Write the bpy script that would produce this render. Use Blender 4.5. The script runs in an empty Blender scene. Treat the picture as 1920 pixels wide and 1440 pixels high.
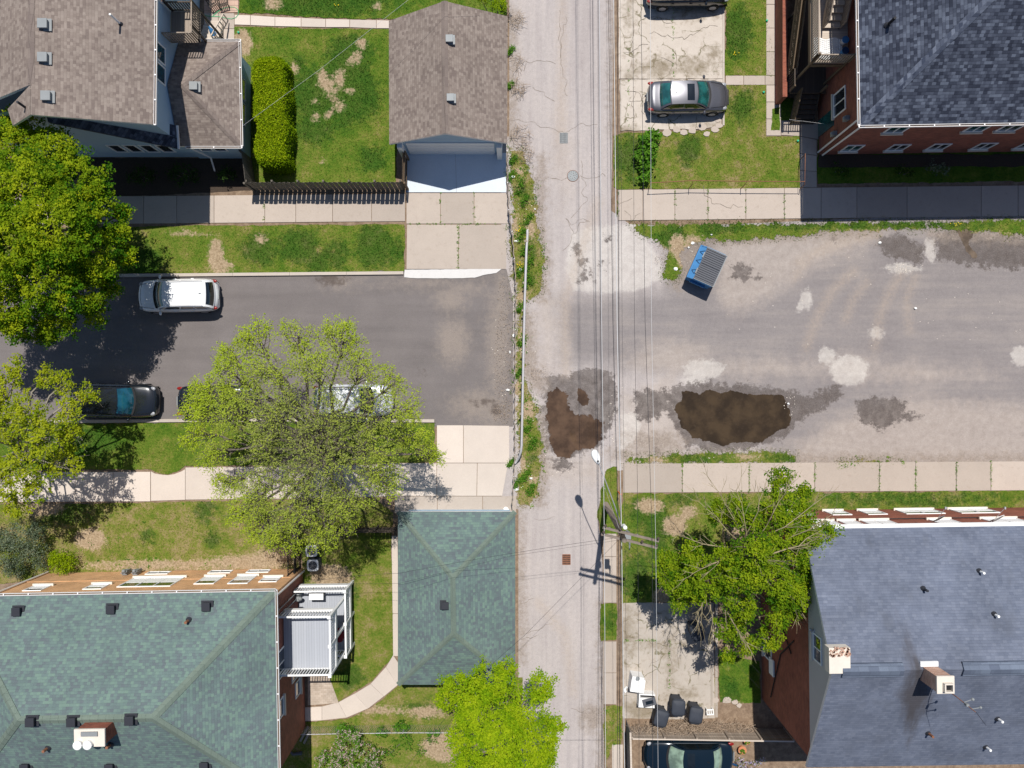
import bpy, bmesh, math, random
import numpy as np
from mathutils import Vector, Matrix, noise as mnoise
from mathutils.geometry import delaunay_2d_cdt
R = math.radians
random.seed(7); rng = np.random.default_rng(7)
scene = bpy.context.scene; C = scene.collection
# ---------------------------------------------------------------- camera, sky, sun, exposure
H, F = 45.0, 1440.0
cam = bpy.data.objects.new('camera', bpy.data.cameras.new('camera')); C.objects.link(cam)
cam.location = (0, 0, H); cam.rotation_euler = (0, 0, 0)
cam.data.sensor_width = 36; cam.data.lens = 27.0; cam.data.clip_end = 2000; cam.data.clip_start = 0.5
scene.camera = cam
SUN = Vector((0.03, 0.456, 1.0)).normalized()
world = bpy.data.worlds.new('World'); scene.world = world; world.use_nodes = True
wn = world.node_tree.nodes; bg = wn['Background']
sky = wn.new('ShaderNodeTexSky'); sky.sky_type = 'NISHITA'; sky.sun_disc = False
sky.sun_elevation = R(65.4); sky.sun_rotation = R(3.8); sky.dust_density = 0.6; sky.ozone_density = 4.0
world.node_tree.links.new(sky.outputs[0], bg.inputs[0]); bg.inputs[1].default_value = 0.075
sl = bpy.data.lights.new('sun', 'SUN'); sl.energy = 4.7; sl.angle = R(0.5); sl.color = (1.0, 0.955, 0.89)
so = bpy.data.objects.new('sun', sl); C.objects.link(so); so.location = (0, 20, 60)
so.rotation_euler = SUN.to_track_quat('Z', 'Y').to_euler()
scene.view_settings.view_transform = 'Standard'; scene.view_settings.look = 'None'
scene.view_settings.exposure = 0.12; scene.view_settings.gamma = 1

def P(px, py, z=0.0):
    k = (H - z) / F
    return Vector(((px - 960) * k, (720 - py) * k, z))

# ---------------------------------------------------------------- node helper
class G:
    def __init__(s, name):
        s.m = bpy.data.materials.new(name); s.m.use_nodes = True
        s.t = s.m.node_tree; s.b = s.t.nodes['Principled BSDF']
        s.b.inputs['Roughness'].default_value = 0.85
    def n(s, typ, **kw):
        nd = s.t.nodes.new(typ)
        for k, v in kw.items(): setattr(nd, k, v)
        return nd
    def put(s, inp, v):
        if v is None: return
        if isinstance(v, bpy.types.NodeSocket): s.t.links.new(v, inp)
        elif isinstance(v, (tuple, list)):
            if inp.type == 'RGBA': inp.default_value = tuple(v)[:3] + (1,)
            else: inp.default_value = v
        else: inp.default_value = v
    def pos(s): return s.n('ShaderNodeNewGeometry').outputs['Position']
    def uv(s): return s.n('ShaderNodeUVMap').outputs[0]
    def attr(s, name):
        a = s.n('ShaderNodeAttribute'); a.attribute_name = name; return a
    def sep(s, v):
        a = s.n('ShaderNodeSeparateXYZ'); s.put(a.inputs[0], v); return a.outputs
    def comb(s, x=0, y=0, z=0):
        a = s.n('ShaderNodeCombineXYZ')
        for i, v in enumerate((x, y, z)): s.put(a.inputs[i], v)
        return a.outputs[0]
    def ma(s, op, a, b=None, c=None, clamp=False):
        m = s.n('ShaderNodeMath', operation=op); m.use_clamp = clamp
        s.put(m.inputs[0], a); s.put(m.inputs[1], b)
        if c is not None: s.put(m.inputs[2], c)
        return m.outputs[0]
    def scale(s, v, xyz):
        m = s.n('ShaderNodeVectorMath', operation='MULTIPLY'); s.put(m.inputs[0], v); m.inputs[1].default_value = xyz
        return m.outputs[0]
    def noise(s, v, sc, det=3, rough=.55, dist=0):
        m = s.n('ShaderNodeTexNoise'); s.put(m.inputs['Vector'], v); m.inputs['Scale'].default_value = sc
        m.inputs['Detail'].default_value = det; m.inputs['Roughness'].default_value = rough; m.inputs['Distortion'].default_value = dist
        return m.outputs['Fac']
    def ramp(s, f, stops, mode='LINEAR'):
        r = s.n('ShaderNodeValToRGB'); s.put(r.inputs[0], f); cr = r.color_ramp; cr.interpolation = mode
        while len(cr.elements) > 1: cr.elements.remove(cr.elements[-1])
        for i, (p, c) in enumerate(stops):
            e = cr.elements[0] if i == 0 else cr.elements.new(p)
            e.position = p; e.color = tuple(c)[:3] + (1,) if isinstance(c, (tuple, list)) else (c, c, c, 1)
        return r.outputs[0]
    def mix(s, f, a, b, mode='MIX'):
        m = s.n('ShaderNodeMix', data_type='RGBA', blend_type=mode); m.clamp_factor = True
        s.put(m.inputs['Factor'], f); s.put(m.inputs['A'], a); s.put(m.inputs['B'], b)
        return m.outputs['Result']
    def step(s, v, lo, hi):
        m = s.n('ShaderNodeMapRange', interpolation_type='SMOOTHSTEP'); s.put(m.inputs[0], v)
        m.inputs[1].default_value = lo; m.inputs[2].default_value = hi
        return m.outputs[0]
    def bump(s, h, st=.3, d=.02):
        b = s.n('ShaderNodeBump'); s.put(b.inputs['Height'], h); b.inputs['Strength'].default_value = st
        b.inputs['Distance'].default_value = d; s.t.links.new(b.outputs[0], s.b.inputs['Normal'])
    def white(s, v):
        w = s.n('ShaderNodeTexWhiteNoise', noise_dimensions='3D'); s.put(w.inputs[0], v); return w.outputs['Value']
    def out(s, col=None, rough=None, metal=None, coat=None, spec=None):
        s.put(s.b.inputs['Base Color'], col); s.put(s.b.inputs['Roughness'], rough); s.put(s.b.inputs['Metallic'], metal)
        s.put(s.b.inputs['Coat Weight'], coat); s.put(s.b.inputs['Specular IOR Level'], spec)
        return s.m

def plain(name, col, rough=.6, metal=0, var=.12, sc=3.0, coat=None, spec=.25):
    if coat is None: rough = max(rough, .62)
    g = G(name); n = g.noise(g.pos(), sc, 5)
    c = g.mix(n, [x * (1 - var) for x in col], [min(1, x * (1 + var)) for x in col])
    return g.out(c, rough, metal, coat, spec)

def cells(g, uv, cw, rh, stagger='rand'):
    o = g.sep(uv)
    vr = g.ma('DIVIDE', o[1], rh); row = g.ma('FLOOR', vr)
    off = g.ma('MULTIPLY', g.white(g.comb(row, 3.7, 1.1)), 7.0) if stagger == 'rand' else g.ma('MULTIPLY', g.ma('MODULO', row, 2), .5)
    ur = g.ma('ADD', g.ma('DIVIDE', o[0], cw), off); col = g.ma('FLOOR', ur)
    return g.white(g.comb(col, row, .5)), g.ma('FRACT', vr), g.ma('FRACT', ur)

def shingle(name, cols, dark=.7, rh=.135, cw=.3, big=.25, rnd=1.0, streak=None):
    g = G(name); uv = g.uv()
    r, fv, fu = cells(g, uv, cw, rh)
    r2, _, _ = cells(g, uv, cw * 1.9, rh)
    n = g.noise(g.pos(), .6, 4)
    f = g.ma('ADD', g.ma('MULTIPLY', r, .72), g.ma('MULTIPLY', r2, .28))
    if rnd < 1: f = g.ma('ADD', g.ma('MULTIPLY', f, rnd), .5 * (1 - rnd))
    k = len(cols) - 1
    c = g.ramp(f, [(.12 + .76 * i / k, cc) for i, cc in enumerate(cols)])
    line = g.step(fv, .0, .22)
    c = g.mix(line, g.mix(1.0, c, (dark, dark, dark), 'MULTIPLY'), c)
    lu = g.step(fu, .0, .10)
    c = g.mix(lu, g.mix(.5, c, (dark, dark, dark), 'MULTIPLY'), c)
    c = g.mix(big, c, g.mix(1.0, c, g.ramp(n, [(.3, .6), (.7, 1.25)]), 'MULTIPLY'))
    gr = g.noise(g.pos(), 55, 2)
    c = g.mix(.35, c, g.mix(1.0, c, g.ramp(gr, [(.3, .55), (.7, 1.35)]), 'MULTIPLY'))
    if streak is not None: c = streak(g, c)
    g.bump(g.ma('ADD', g.ma('MULTIPLY', fv, -1), g.ma('MULTIPLY', r, .3)), .35, .02)
    return g.out(c, .95, spec=.12)

def bricks(name, a, b, mortar, rh=.075, cw=.215):
    g = G(name); r, fv, fu = cells(g, g.uv(), cw, rh, 'half')
    c = g.mix(r, a, b)
    m = g.ma('MULTIPLY', g.step(fv, .06, .2), g.step(fu, .02, .07))
    c = g.mix(m, mortar, c)
    n = g.noise(g.pos(), 1.2, 5)
    c = g.mix(.5, c, g.mix(1.0, c, g.ramp(n, [(.3, .6), (.7, 1.3)]), 'MULTIPLY'))
    g.bump(m, .3, .01)
    return g.out(c, .88)

def siding(name, col, rh=.11, vert=False):
    g = G(name); o = g.sep(g.uv()); fv = g.ma('FRACT', g.ma('DIVIDE', o[0 if vert else 1], rh))
    c = g.mix(g.step(fv, 0, .15), [x * .72 for x in col], col)
    c = g.mix(g.noise(g.pos(), 2, 4), [x * .9 for x in col], c)
    g.bump(g.ma('MULTIPLY', fv, -1), .3, .02)
    return g.out(c, .6)

def wood(name, a, b, pw=.14, axis=0):
    g = G(name); o = g.sep(g.uv()); q = g.ma('DIVIDE', o[axis], pw)
    r = g.white(g.comb(g.ma('FLOOR', q), 1.0, 2.0)); fr = g.ma('FRACT', q)
    v = g.scale(g.uv(), (30, 2, 1) if axis == 0 else (2, 30, 1)); n = g.noise(v, 1.0, 4)
    c = g.mix(g.ma('ADD', g.ma('MULTIPLY', r, .5), g.ma('MULTIPLY', n, .5)), a, b)
    c = g.mix(g.step(fr, 0, .1), [x * .35 for x in a], c)
    return g.out(c, .85)

# ---------------------------------------------------------------- ground materials
def sharp(g, ch, nz, amp, w=.03):
    return g.step(g.ma('ADD', ch, g.ma('MULTIPLY', g.ma('SUBTRACT', nz, .5), amp)), .5 - w, .5 + w)

def mat_lawn():
    g = G('lawn_grass'); p = g.pos()
    m = g.attr('mask'); o = g.n('ShaderNodeSeparateColor'); g.put(o.inputs[0], m.outputs['Color'])
    n1 = g.noise(p, 9, 5, .65); n2 = g.noise(p, 38, 3, .7); n3 = g.noise(p, 1.6, 5, .6); n4 = g.noise(p, .55, 4, .6)
    dry = o.outputs['Blue']
    f = g.ma('ADD', g.ma('MULTIPLY', n3, .55), g.ma('MULTIPLY', n4, .45))
    f = g.ma('ADD', f, g.ma('MULTIPLY', g.ma('SUBTRACT', n1, .5), .55))
    f = g.ma('ADD', f, g.ma('MULTIPLY', g.ma('SUBTRACT', dry, .5), .42))
    c = g.ramp(f, [(.18, (.030, .092, .006)), (.34, (.062, .132, .010)), (.48, (.110, .168, .018)), (.60, (.175, .190, .036)), (.70, (.260, .215, .090)), (.85, (.32, .25, .14))])
    lush = sharp(g, o.outputs['Red'], g.noise(p, 1.9, 8, .78), 1.6, .14)
    cl = g.ramp(n1, [(.3, (.012, .056, .005)), (.55, (.030, .095, .010)), (.75, (.065, .135, .016))])
    c = g.mix(g.ma('MULTIPLY', lush, .7), c, cl)
    bare = sharp(g, o.outputs['Green'], g.noise(p, 4.5, 6, .75), .42, .06)
    cb = g.ramp(n1, [(.3, (.24, .17, .10)), (.6, (.42, .32, .21)), (.8, (.58, .47, .33))])
    c = g.mix(bare, c, cb)
    c = g.mix(.75, c, g.mix(1.0, c, g.ramp(n2, [(.28, .40), (.5, .95), (.72, 1.6)]), 'MULTIPLY'))
    g.bump(g.ma('ADD', n2, g.ma('MULTIPLY', n1, 1.2)), .7, .05)
    g.out(c, .95, spec=.15)
    e = g.attr('edge').outputs['Fac']; al = g.step(g.ma('ADD', e, g.ma('MULTIPLY', g.ma('SUBTRACT', g.noise(p, 5, 7, .8), .5), 1.9)), .42, .5)
    g.put(g.b.inputs['Alpha'], g.ma('MAXIMUM', al, g.ma('GREATER_THAN', e, .98)))
    return g.m

def mat_pave():
    g = G('weathered_asphalt'); p = g.pos()
    o = g.n('ShaderNodeSeparateColor'); a = g.attr('mask'); g.put(o.inputs[0], a.outputs['Color'])
    o2 = g.n('ShaderNodeSeparateColor'); a2 = g.attr('maskb'); g.put(o2.inputs[0], a2.outputs['Color'])
    n_big = g.noise(p, .35, 5, .6); n_mid = g.noise(p, 2.2, 6, .65); n_f = g.noise(p, 22, 4, .75); n_g = g.noise(p, 60, 2, .8)
    st = g.noise(g.scale(p, (2.6, .12, 1)), 1.0, 4, .6)
    alley = g.ramp(g.ma('ADD', g.ma('MULTIPLY', n_big, .4), g.ma('MULTIPLY', st, .6)), [(.3, (.335, .295, .285)), (.5, (.395, .355, .34)), (.7, (.45, .40, .375))])
    stx = g.noise(g.scale(p, (.12, 1.6, 1)), 1.0, 5, .65)
    lot = g.ramp(g.ma('ADD', g.ma('MULTIPLY', n_big, .45), g.ma('MULTIPLY', stx, .55)), [(.3, (.185, .166, .166)), (.5, (.228, .205, .200)), (.7, (.29, .256, .236))])
    c = g.mix(sharp(g, o.outputs['Blue'], g.noise(p, .8, 6, .7), .9, .45), alley, lot)
    tan = g.ramp(n_mid, [(.3, (.34, .285, .245)), (.7, (.45, .39, .345))])
    c = g.mix(g.ma('MULTIPLY', sharp(g, o.outputs['Red'], g.noise(p, 1.3, 6, .72), 1.1, .35), .62), c, tan)
    pale = g.ramp(n_mid, [(.3, (.46, .42, .385)), (.7, (.60, .565, .52))])
    c = g.mix(g.ma('MULTIPLY', sharp(g, a.outputs['Alpha'], g.noise(p, 3.2, 6, .7), .45, .06), .6), c, pale)
    # scattered scuffs and gravel
    spk = g.step(g.noise(p, 13, 4, .8), .66, .72)
    c = g.mix(g.ma('MULTIPLY', spk, .35), c, (.5, .43, .36))
    wet = g.ramp(n_f, [(.3, (.045, .034, .030)), (.55, (.085, .066, .058)), (.8, (.22, .18, .16))])
    wm = sharp(g, o.outputs['Green'], g.noise(p, 2.3, 8, .75), 1.1, .07)
    c = g.mix(g.ma('MULTIPLY', wm, g.ramp(n_mid, [(.35, .97), (.65, .72)])), c, wet)
    red = sharp(g, o2.outputs['Red'], g.noise(p, 6, 5, .7), .6, .25)
    c = g.mix(g.ma('MULTIPLY', red, .5), c, (.40, .32, .25))
    c = g.mix(.55, c, g.mix(1.0, c, g.ramp(n_f, [(.25, .72), (.75, 1.25)]), 'MULTIPLY'))
    c = g.mix(.4, c, g.mix(1.0, c, g.ramp(n_g, [(.3, .6), (.7, 1.35)]), 'MULTIPLY'))
    soil = sharp(g, o2.outputs['Green'], g.noise(p, 2.6, 7, .75), 1.0, .22)
    c = g.mix(g.ma('MULTIPLY', soil, .75), c, g.ramp(g.noise(p, 9, 5, .8), [(.3, (.15, .115, .09)), (.55, (.26, .21, .17)), (.75, (.40, .34, .28))]))
    mot = g.noise(p, 4.5, 7, .78)
    c = g.mix(.6, c, g.mix(1.0, c, g.ramp(mot, [(.3, .82), (.5, 1.0), (.7, 1.14)]), 'MULTIPLY'))
    g.bump(n_f, .18, .02)
    return g.out(c, g.ma('SUBTRACT', .93, g.ma('MULTIPLY', wm, .25)))

def mat_street():
    g = G('dark_asphalt'); p = g.pos()
    o = g.n('ShaderNodeSeparateColor'); a = g.attr('mask'); g.put(o.inputs[0], a.outputs['Color'])
    n = g.noise(p, .5, 5, .6); nf = g.noise(p, 45, 3, .8); nm = g.noise(p, 2.5, 6, .7); sx = g.noise(g.scale(p, (.1, 1.4, 1)), 1, 4)
    c = g.ramp(g.ma('ADD', g.ma('MULTIPLY', n, .5), g.ma('MULTIPLY', sx, .5)), [(.3, (.135, .119, .116)), (.7, (.192, .170, .164))])
    c = g.mix(g.ma('MULTIPLY', sharp(g, o.outputs['Red'], g.noise(p, 2.2, 7, .8), 1.2, .3), .62), c, (.30, .25, .21))
    c = g.mix(g.ma('MULTIPLY', sharp(g, o.outputs['Green'], nm, .5, .08), .75), c, (.075, .055, .045))
    c = g.mix(.55, c, g.mix(1.0, c, g.ramp(nf, [(.3, .55), (.55, 1.0), (.75, 1.7)]), 'MULTIPLY'))
    g.bump(nf, .4, .02)
    return g.out(c, .9)

def mat_concrete(name, base, stain=.25):
    g = G(name); p = g.pos()
    r = g.attr('tone').outputs['Fac']
    n = g.noise(p, .8, 6, .65); nf = g.noise(p, 30, 4, .75); nm = g.noise(p, 4, 6, .7)
    c = g.mix(n, [x * .88 for x in base], [min(1, x * 1.08) for x in base])
    c = g.mix(1.0, c, g.ramp(r, [(0, .86), (1, 1.08)]), 'MULTIPLY')
    c = g.mix(g.ma('MULTIPLY', g.step(nm, .52, .75), stain), c, [base[0] * .62, base[1] * .56, base[2] * .5])
    c = g.mix(.5, c, g.mix(1.0, c, g.ramp(nf, [(.25, .78), (.75, 1.18)]), 'MULTIPLY'))
    g.bump(nf, .2, .01)
    return g.out(c, .88)

def mat_pad(nm_='cracked_old_concrete', k_=1.0):
    g = G(nm_); p = g.pos()
    n = g.noise(p, .9, 6, .65); nf = g.noise(p, 30, 4, .75); nm = g.noise(p, 2.2, 7, .75)
    c = g.mix(n, (.43 * k_, .375 * k_, .32 * k_), (.60 * k_, .54 * k_, .475 * k_))
    wv = g.n('ShaderNodeVectorMath', operation='ADD'); g.put(wv.inputs[0], p)
    nv = g.n('ShaderNodeTexNoise'); g.put(nv.inputs['Vector'], p); nv.inputs['Scale'].default_value = 1.3; nv.inputs['Detail'].default_value = 4
    sc = g.n('ShaderNodeVectorMath', operation='SCALE'); g.put(sc.inputs[0], nv.outputs['Color']); sc.inputs['Scale'].default_value = .8; g.put(wv.inputs[1], sc.outputs[0])
    v = g.n('ShaderNodeTexVoronoi', feature='DISTANCE_TO_EDGE'); g.put(v.inputs['Vector'], wv.outputs[0]); v.inputs['Scale'].default_value = .75
    crk = g.ma('SUBTRACT', 1.0, g.step(v.outputs['Distance'], .006, .03))
    crk = g.ma('MULTIPLY', crk, g.step(g.noise(p, 1.1, 4), .42, .6))
    c = g.mix(g.ma('MULTIPLY', g.step(nm, .5, .72), .5), c, (.30, .235, .18))
    c = g.mix(crk, c, (.17, .15, .09))
    a = g.attr('mask'); o = g.n('ShaderNodeSeparateColor'); g.put(o.inputs[0], a.outputs['Color'])
    c = g.mix(g.ma('MULTIPLY', sharp(g, o.outputs['Red'], nm, 1.1, .22), .8), c, g.ramp(nf, [(.35, (.15, .12, .075)), (.6, (.25, .20, .14)), (.7, (.12, .15, .03))]))
    c = g.mix(.5, c, g.mix(1.0, c, g.ramp(nf, [(.25, .75), (.75, 1.2)]), 'MULTIPLY'))
    g.bump(nf, .25, .015)
    return g.out(c, .9)

def mat_dirt():
    g = G('bare_earth'); p = g.pos(); n = g.noise(p, 3, 7, .7); nf = g.noise(p, 28, 4, .8)
    c = g.ramp(n, [(.3, (.13, .085, .055)), (.55, (.24, .17, .115)), (.75, (.34, .26, .18))])
    c = g.mix(.6, c, g.mix(1.0, c, g.ramp(nf, [(.3, .5), (.7, 1.5)]), 'MULTIPLY'))
    g.bump(nf, .5, .04)
    return g.out(c, .95)

def mat_water(name, col):
    g = G(name); p = g.pos(); n = g.noise(p, .9, 5, .6); nn = g.noise(p, 5, 5, .7)
    c = g.mix(g.step(n, .36, .66), [x * .62 for x in col], [x * 1.25 for x in col]); c = g.mix(g.ma('MULTIPLY', g.step(nn, .5, .8), .4), c, [min(1, x * 1.35 + .015) for x in col])
    g.out(c, .06, spec=.5)
    e = g.attr('edge').outputs['Fac']; al = g.step(g.ma('ADD', e, g.ma('MULTIPLY', g.ma('SUBTRACT', g.noise(p, 3.2, 7, .72), .5), 1.5)), .42, .48)
    g.put(g.b.inputs['Alpha'], al)
    return g.m

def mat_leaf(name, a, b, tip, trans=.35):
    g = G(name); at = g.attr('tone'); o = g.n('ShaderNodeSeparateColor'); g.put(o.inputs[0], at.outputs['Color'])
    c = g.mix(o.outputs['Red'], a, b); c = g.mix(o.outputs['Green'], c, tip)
    g.out(c, .75, spec=.08)
    tr = g.n('ShaderNodeBsdfTranslucent'); g.put(tr.inputs[0], g.mix(1.0, c, (1.5, 1.5, .6), 'MULTIPLY'))
    mx = g.n('ShaderNodeMixShader'); mx.inputs[0].default_value = trans
    g.t.links.new(g.b.outputs[0], mx.inputs[1]); g.t.links.new(tr.outputs[0], mx.inputs[2])
    g.t.links.new(mx.outputs[0], g.t.nodes['Material Output'].inputs[0])
    return g.m

def mat_paint(name, col, metal=.35, rough=.28):
    g = G(name); n = g.noise(g.pos(), 2.0, 5)
    g.out(g.mix(n, [x * .92 for x in col], [min(1, x * 1.06) for x in col]), rough, metal, 1.0)
    g.b.inputs['Coat Roughness'].default_value = .06
    return g.m

def mat_glass(name, col, rough=.05):
    g = G(name); n = g.noise(g.pos(), 1.6, 4)
    return g.out(g.mix(g.step(n, .4, .65), [x * .45 for x in col], col), rough, 0, 1.0, .8)

M = {}
M['lawn'] = mat_lawn(); M['pave'] = mat_pave(); M['street'] = mat_street(); M['dirt'] = mat_dirt()
M['walk'] = mat_concrete('sidewalk_concrete', (.44, .375, .32), .35)
M['walk_new'] = mat_concrete('pale_concrete', (.58, .505, .44), .08)
M['pad'] = mat_concrete('old_concrete', (.49, .43, .375), .5)
M['pad_old'] = mat_pad(); M['pad_old_b'] = mat_pad('cracked_brown_concrete', .80); M['shade_dark'] = plain('shade_dark_ground', (.055, .04, .03), .95, var=.5, sc=14)  # last one: ground colour darkened to imitate deep wall shade
M['pad_brown'] = mat_concrete('stained_concrete', (.40, .345, .295), .45)
M['apron'] = mat_concrete('skylight_blue_apron', (.64, .70, .77), .05)  # blue skylight on shaded white concrete is mixed into this colour
M['lip'] = mat_concrete('white_concrete', (.72, .70, .68), .3)
M['curb'] = mat_concrete('curb_concrete', (.50, .44, .38), .3)
M['water'] = mat_water('muddy_water', (.050, .033, .017)); M['water_b'] = mat_water('shallow_muddy_water', (.085, .052, .032)); M['water_c'] = mat_water('silty_water', (.14, .105, .075))
M['roof_tan'] = shingle('tan_shingles', [(.175, .140, .124), (.215, .175, .152), (.245, .202, .176), (.275, .23, .20)], cw=.16, dark=.82)
M['roof_green'] = shingle('green_shingles', [(.112, .136, .146), (.118, .160, .158), (.130, .186, .172), (.148, .218, .184)], cw=.16, dark=.84)
M['roof_navy'] = shingle('slate_blue_shingles', [(.026, .031, .048), (.044, .052, .076), (.066, .077, .108), (.108, .126, .168)], cw=.2, dark=.55, rh=.15)
def soot(g, c):
    p = g.pos(); s = g.sep(p)
    dx = g.ma('ABSOLUTE', g.ma('SUBTRACT', g.ma('ADD', s[0], g.ma('MULTIPLY', g.ma('ADD', s[1], 14), .18)), 18.45))
    dy = g.ma('ABSOLUTE', g.ma('ADD', s[1], 14.2))
    d = g.ma('ADD', g.ma('DIVIDE', dx, .95), g.ma('DIVIDE', dy, 3.4))
    f = g.ma('SUBTRACT', 1.0, g.step(g.ma('ADD', d, g.ma('MULTIPLY', g.noise(g.scale(p, (2.5, .5, 1)), 2, 4), .9)), .75, 1.65))
    c = g.mix(g.ma('MULTIPLY', f, .8), c, (.055, .048, .048))
    return g.mix(g.ma('MULTIPLY', g.step(g.noise(g.scale(p, (.8, .18, 1)), 1.4, 4), .55, .75), .45), c, (.095, .105, .13))
M['roof_grey'] = shingle('blue_grey_shingles', [(.102, .120, .166), (.128, .147, .196), (.148, .168, .220), (.173, .192, .242)], cw=.2, dark=.78, rnd=.55, big=.5, streak=soot)
M['cap_tan'] = shingle('tan_ridge_cap', [(.18, .145, .13), (.225, .185, .162)], rh=.3, cw=.5)
M['cap_green'] = shingle('olive_ridge_cap', [(.135, .175, .148), (.15, .19, .158)], rh=.3, cw=.5, dark=.85)
M['cap_navy'] = shingle('slate_ridge_cap', [(.045, .055, .085), (.14, .16, .21)], rh=.16, cw=.4)
M['cap_grey'] = shingle('grey_ridge_vent', [(.10, .12, .165), (.15, .18, .235)], rh=.3, cw=.45)
M['brick_red'] = bricks('red_brick', (.20, .050, .028), (.30, .085, .045), (.24, .13, .10))
M['brick_dark'] = bricks('dark_red_brick', (.175, .052, .034), (.28, .088, .052), (.18, .10, .08))
M['brick_tan'] = bricks('tan_brick', (.58, .32, .15), (.68, .40, .20), (.58, .37, .22))
M['brick_mixed'] = bricks('weathered_brick', (.42, .22, .15), (.55, .35, .26), (.5, .42, .34)); M['siding'] = siding('skylight_blue_siding', (.36, .51, .64)); M['siding_grey'] = siding('grey_siding', (.44, .44, .45), .15, True)  # siding colour carries the blue skylight of shaded white boards
M['white'] = plain('white_paint', (.80, .80, .79), .45, var=.05); M['offwhite'] = plain('cream_stone', (.66, .60, .52), .7)
M['gutter'] = plain('white_gutter_metal', (.74, .72, .71), .4, .1, .06)
M['deck_grey'] = wood('grey_deck_boards', (.34, .36, .40), (.40, .42, .46), .14)
M['wood_grey'] = wood('weathered_wood', (.22, .175, .14), (.36, .30, .24)); M['wood_dark'] = wood('dark_stained_wood', (.06, .045, .035), (.105, .08, .06))
M['wood_pale'] = wood('pale_bare_wood', (.46, .39, .32), (.60, .52, .44), .14, 1); M['wood_brown'] = wood('brown_wood', (.11, .075, .045), (.17, .12, .075))
M['fence'] = wood('old_picket_wood', (.095, .082, .068), (.17, .15, .122), .1)
M['black'] = plain('black_metal', (.022, .022, .025), .45, .3); M['vent_black'] = plain('black_vent_plastic', (.03, .032, .04), .6)
M['vent_grey'] = plain('grey_vent_metal', (.25, .265, .27), .45, .2); M['metal'] = plain('galvanised_metal', (.45, .45, .46), .4, .6)
M['pipe_white'] = plain('worn_white_pipe', (.46, .45, .46), .5, .1, .2, 6); M['rust'] = plain('rusty_pipe', (.26, .12, .07), .8, .2, .4, 9)
M['pvc'] = plain('white_pvc', (.82, .82, .8), .35); M['tyre'] = plain('tyre_rubber', (.02, .02, .02), .8)
M['rim'] = plain('alloy_rim', (.42, .42, .44), .3, .8); M['trim'] = plain('black_trim', (.015, .015, .017), .5)
M['glass'] = mat_glass('window_glass', (.03, .04, .055)); M['glass_teal'] = mat_glass('teal_windscreen', (.02, .13, .125)); M['glass_dark'] = mat_glass('tinted_car_glass', (.008, .012, .014))
M['glass_blue'] = mat_glass('blue_windscreen', (.008, .085, .13)); M['glass_pale'] = mat_glass('pale_green_windscreen', (.26, .36, .27))
M['lamp'] = plain('clear_lamp_lens', (.30, .31, .33), .35, .1, coat=.3); M['lamp_red'] = plain('red_lamp_lens', (.22, .012, .010), .3, coat=.3)
M['bark'] = plain('grey_bark', (.155, .13, .11), .9, 0, .35, 8); M['bark_pale'] = plain('pale_bark', (.30, .27, .225), .9, 0, .3, 8); M['bark_tan'] = plain('yellowish_bark', (.30, .25, .15), .9, 0, .3, 8)
M['pole'] = plain('weathered_pole_wood', (.20, .165, .135), .9, 0, .35, 7)
M['cable'] = plain('black_cable', (.03, .03, .035), .5); M['cable_pale'] = plain('bare_aluminium_cable', (.62, .62, .62), .35, .2)
M['blue'] = plain('blue_steel_paint', (.05, .19, .40), .6, 0, .2); M['blue_dark'] = plain('dark_blue_mark', (.01, .05, .13), .6)
M['lid'] = plain('grey_plastic_lid', (.095, .10, .115), .5); M['cart'] = plain('charcoal_cart_plastic', (.042, .048, .062), .42, 0, .2)
M['leaf_a'] = mat_leaf('dense_maple_leaf', (.022, .095, .004), (.095, .22, .006), (.38, .42, .012))
M['leaf_b'] = mat_leaf('sparse_maple_leaf', (.15, .23, .008), (.29, .35, .010), (.48, .48, .03))
M['leaf_c'] = mat_leaf('spring_elm_leaf', (.25, .30, .08), (.36, .48, .015), (.54, .56, .09))
M['leaf_d'] = mat_leaf('lime_maple_leaf', (.12, .24, .004), (.25, .38, .005), (.42, .48, .015))
M['leaf_e'] = mat_leaf('fresh_ash_leaf', (.032, .11, .005), (.13, .245, .007), (.34, .40, .014))
M['leaf_hedge'] = mat_leaf('golden_hedge_leaf', (.10, .185, .002), (.23, .345, .004), (.40, .47, .01), .25)
M['leaf_weed'] = mat_leaf('weed_leaf', (.05, .16, .012), (.12, .28, .025), (.22, .36, .04)); M['leaf_conifer'] = mat_leaf('bluish_conifer_needles', (.05, .08, .045), (.15, .19, .12), (.25, .28, .19), .1)
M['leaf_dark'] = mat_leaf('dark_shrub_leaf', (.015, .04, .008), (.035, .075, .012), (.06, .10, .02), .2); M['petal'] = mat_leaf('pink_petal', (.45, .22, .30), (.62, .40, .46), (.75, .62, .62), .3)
M['petal_lilac'] = mat_leaf('lilac_petal', (.35, .25, .6), (.5, .42, .75), (.7, .66, .85), .3); M['twig'] = plain('dry_twig', (.34, .26, .19), .9, 0, .3, 8)
M['pavers'] = bricks('beige_pavers', (.40, .325, .26), (.48, .40, .33), (.31, .25, .19), .12, .24); M['litter'] = plain('white_litter', (.82, .82, .80), .6); M['terracotta'] = plain('terracotta', (.5, .2, .1), .8); M['patio'] = bricks('patio_pavers', (.42, .27, .21), (.52, .36, .28), (.30, .22, .17), .3, .3)

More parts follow.
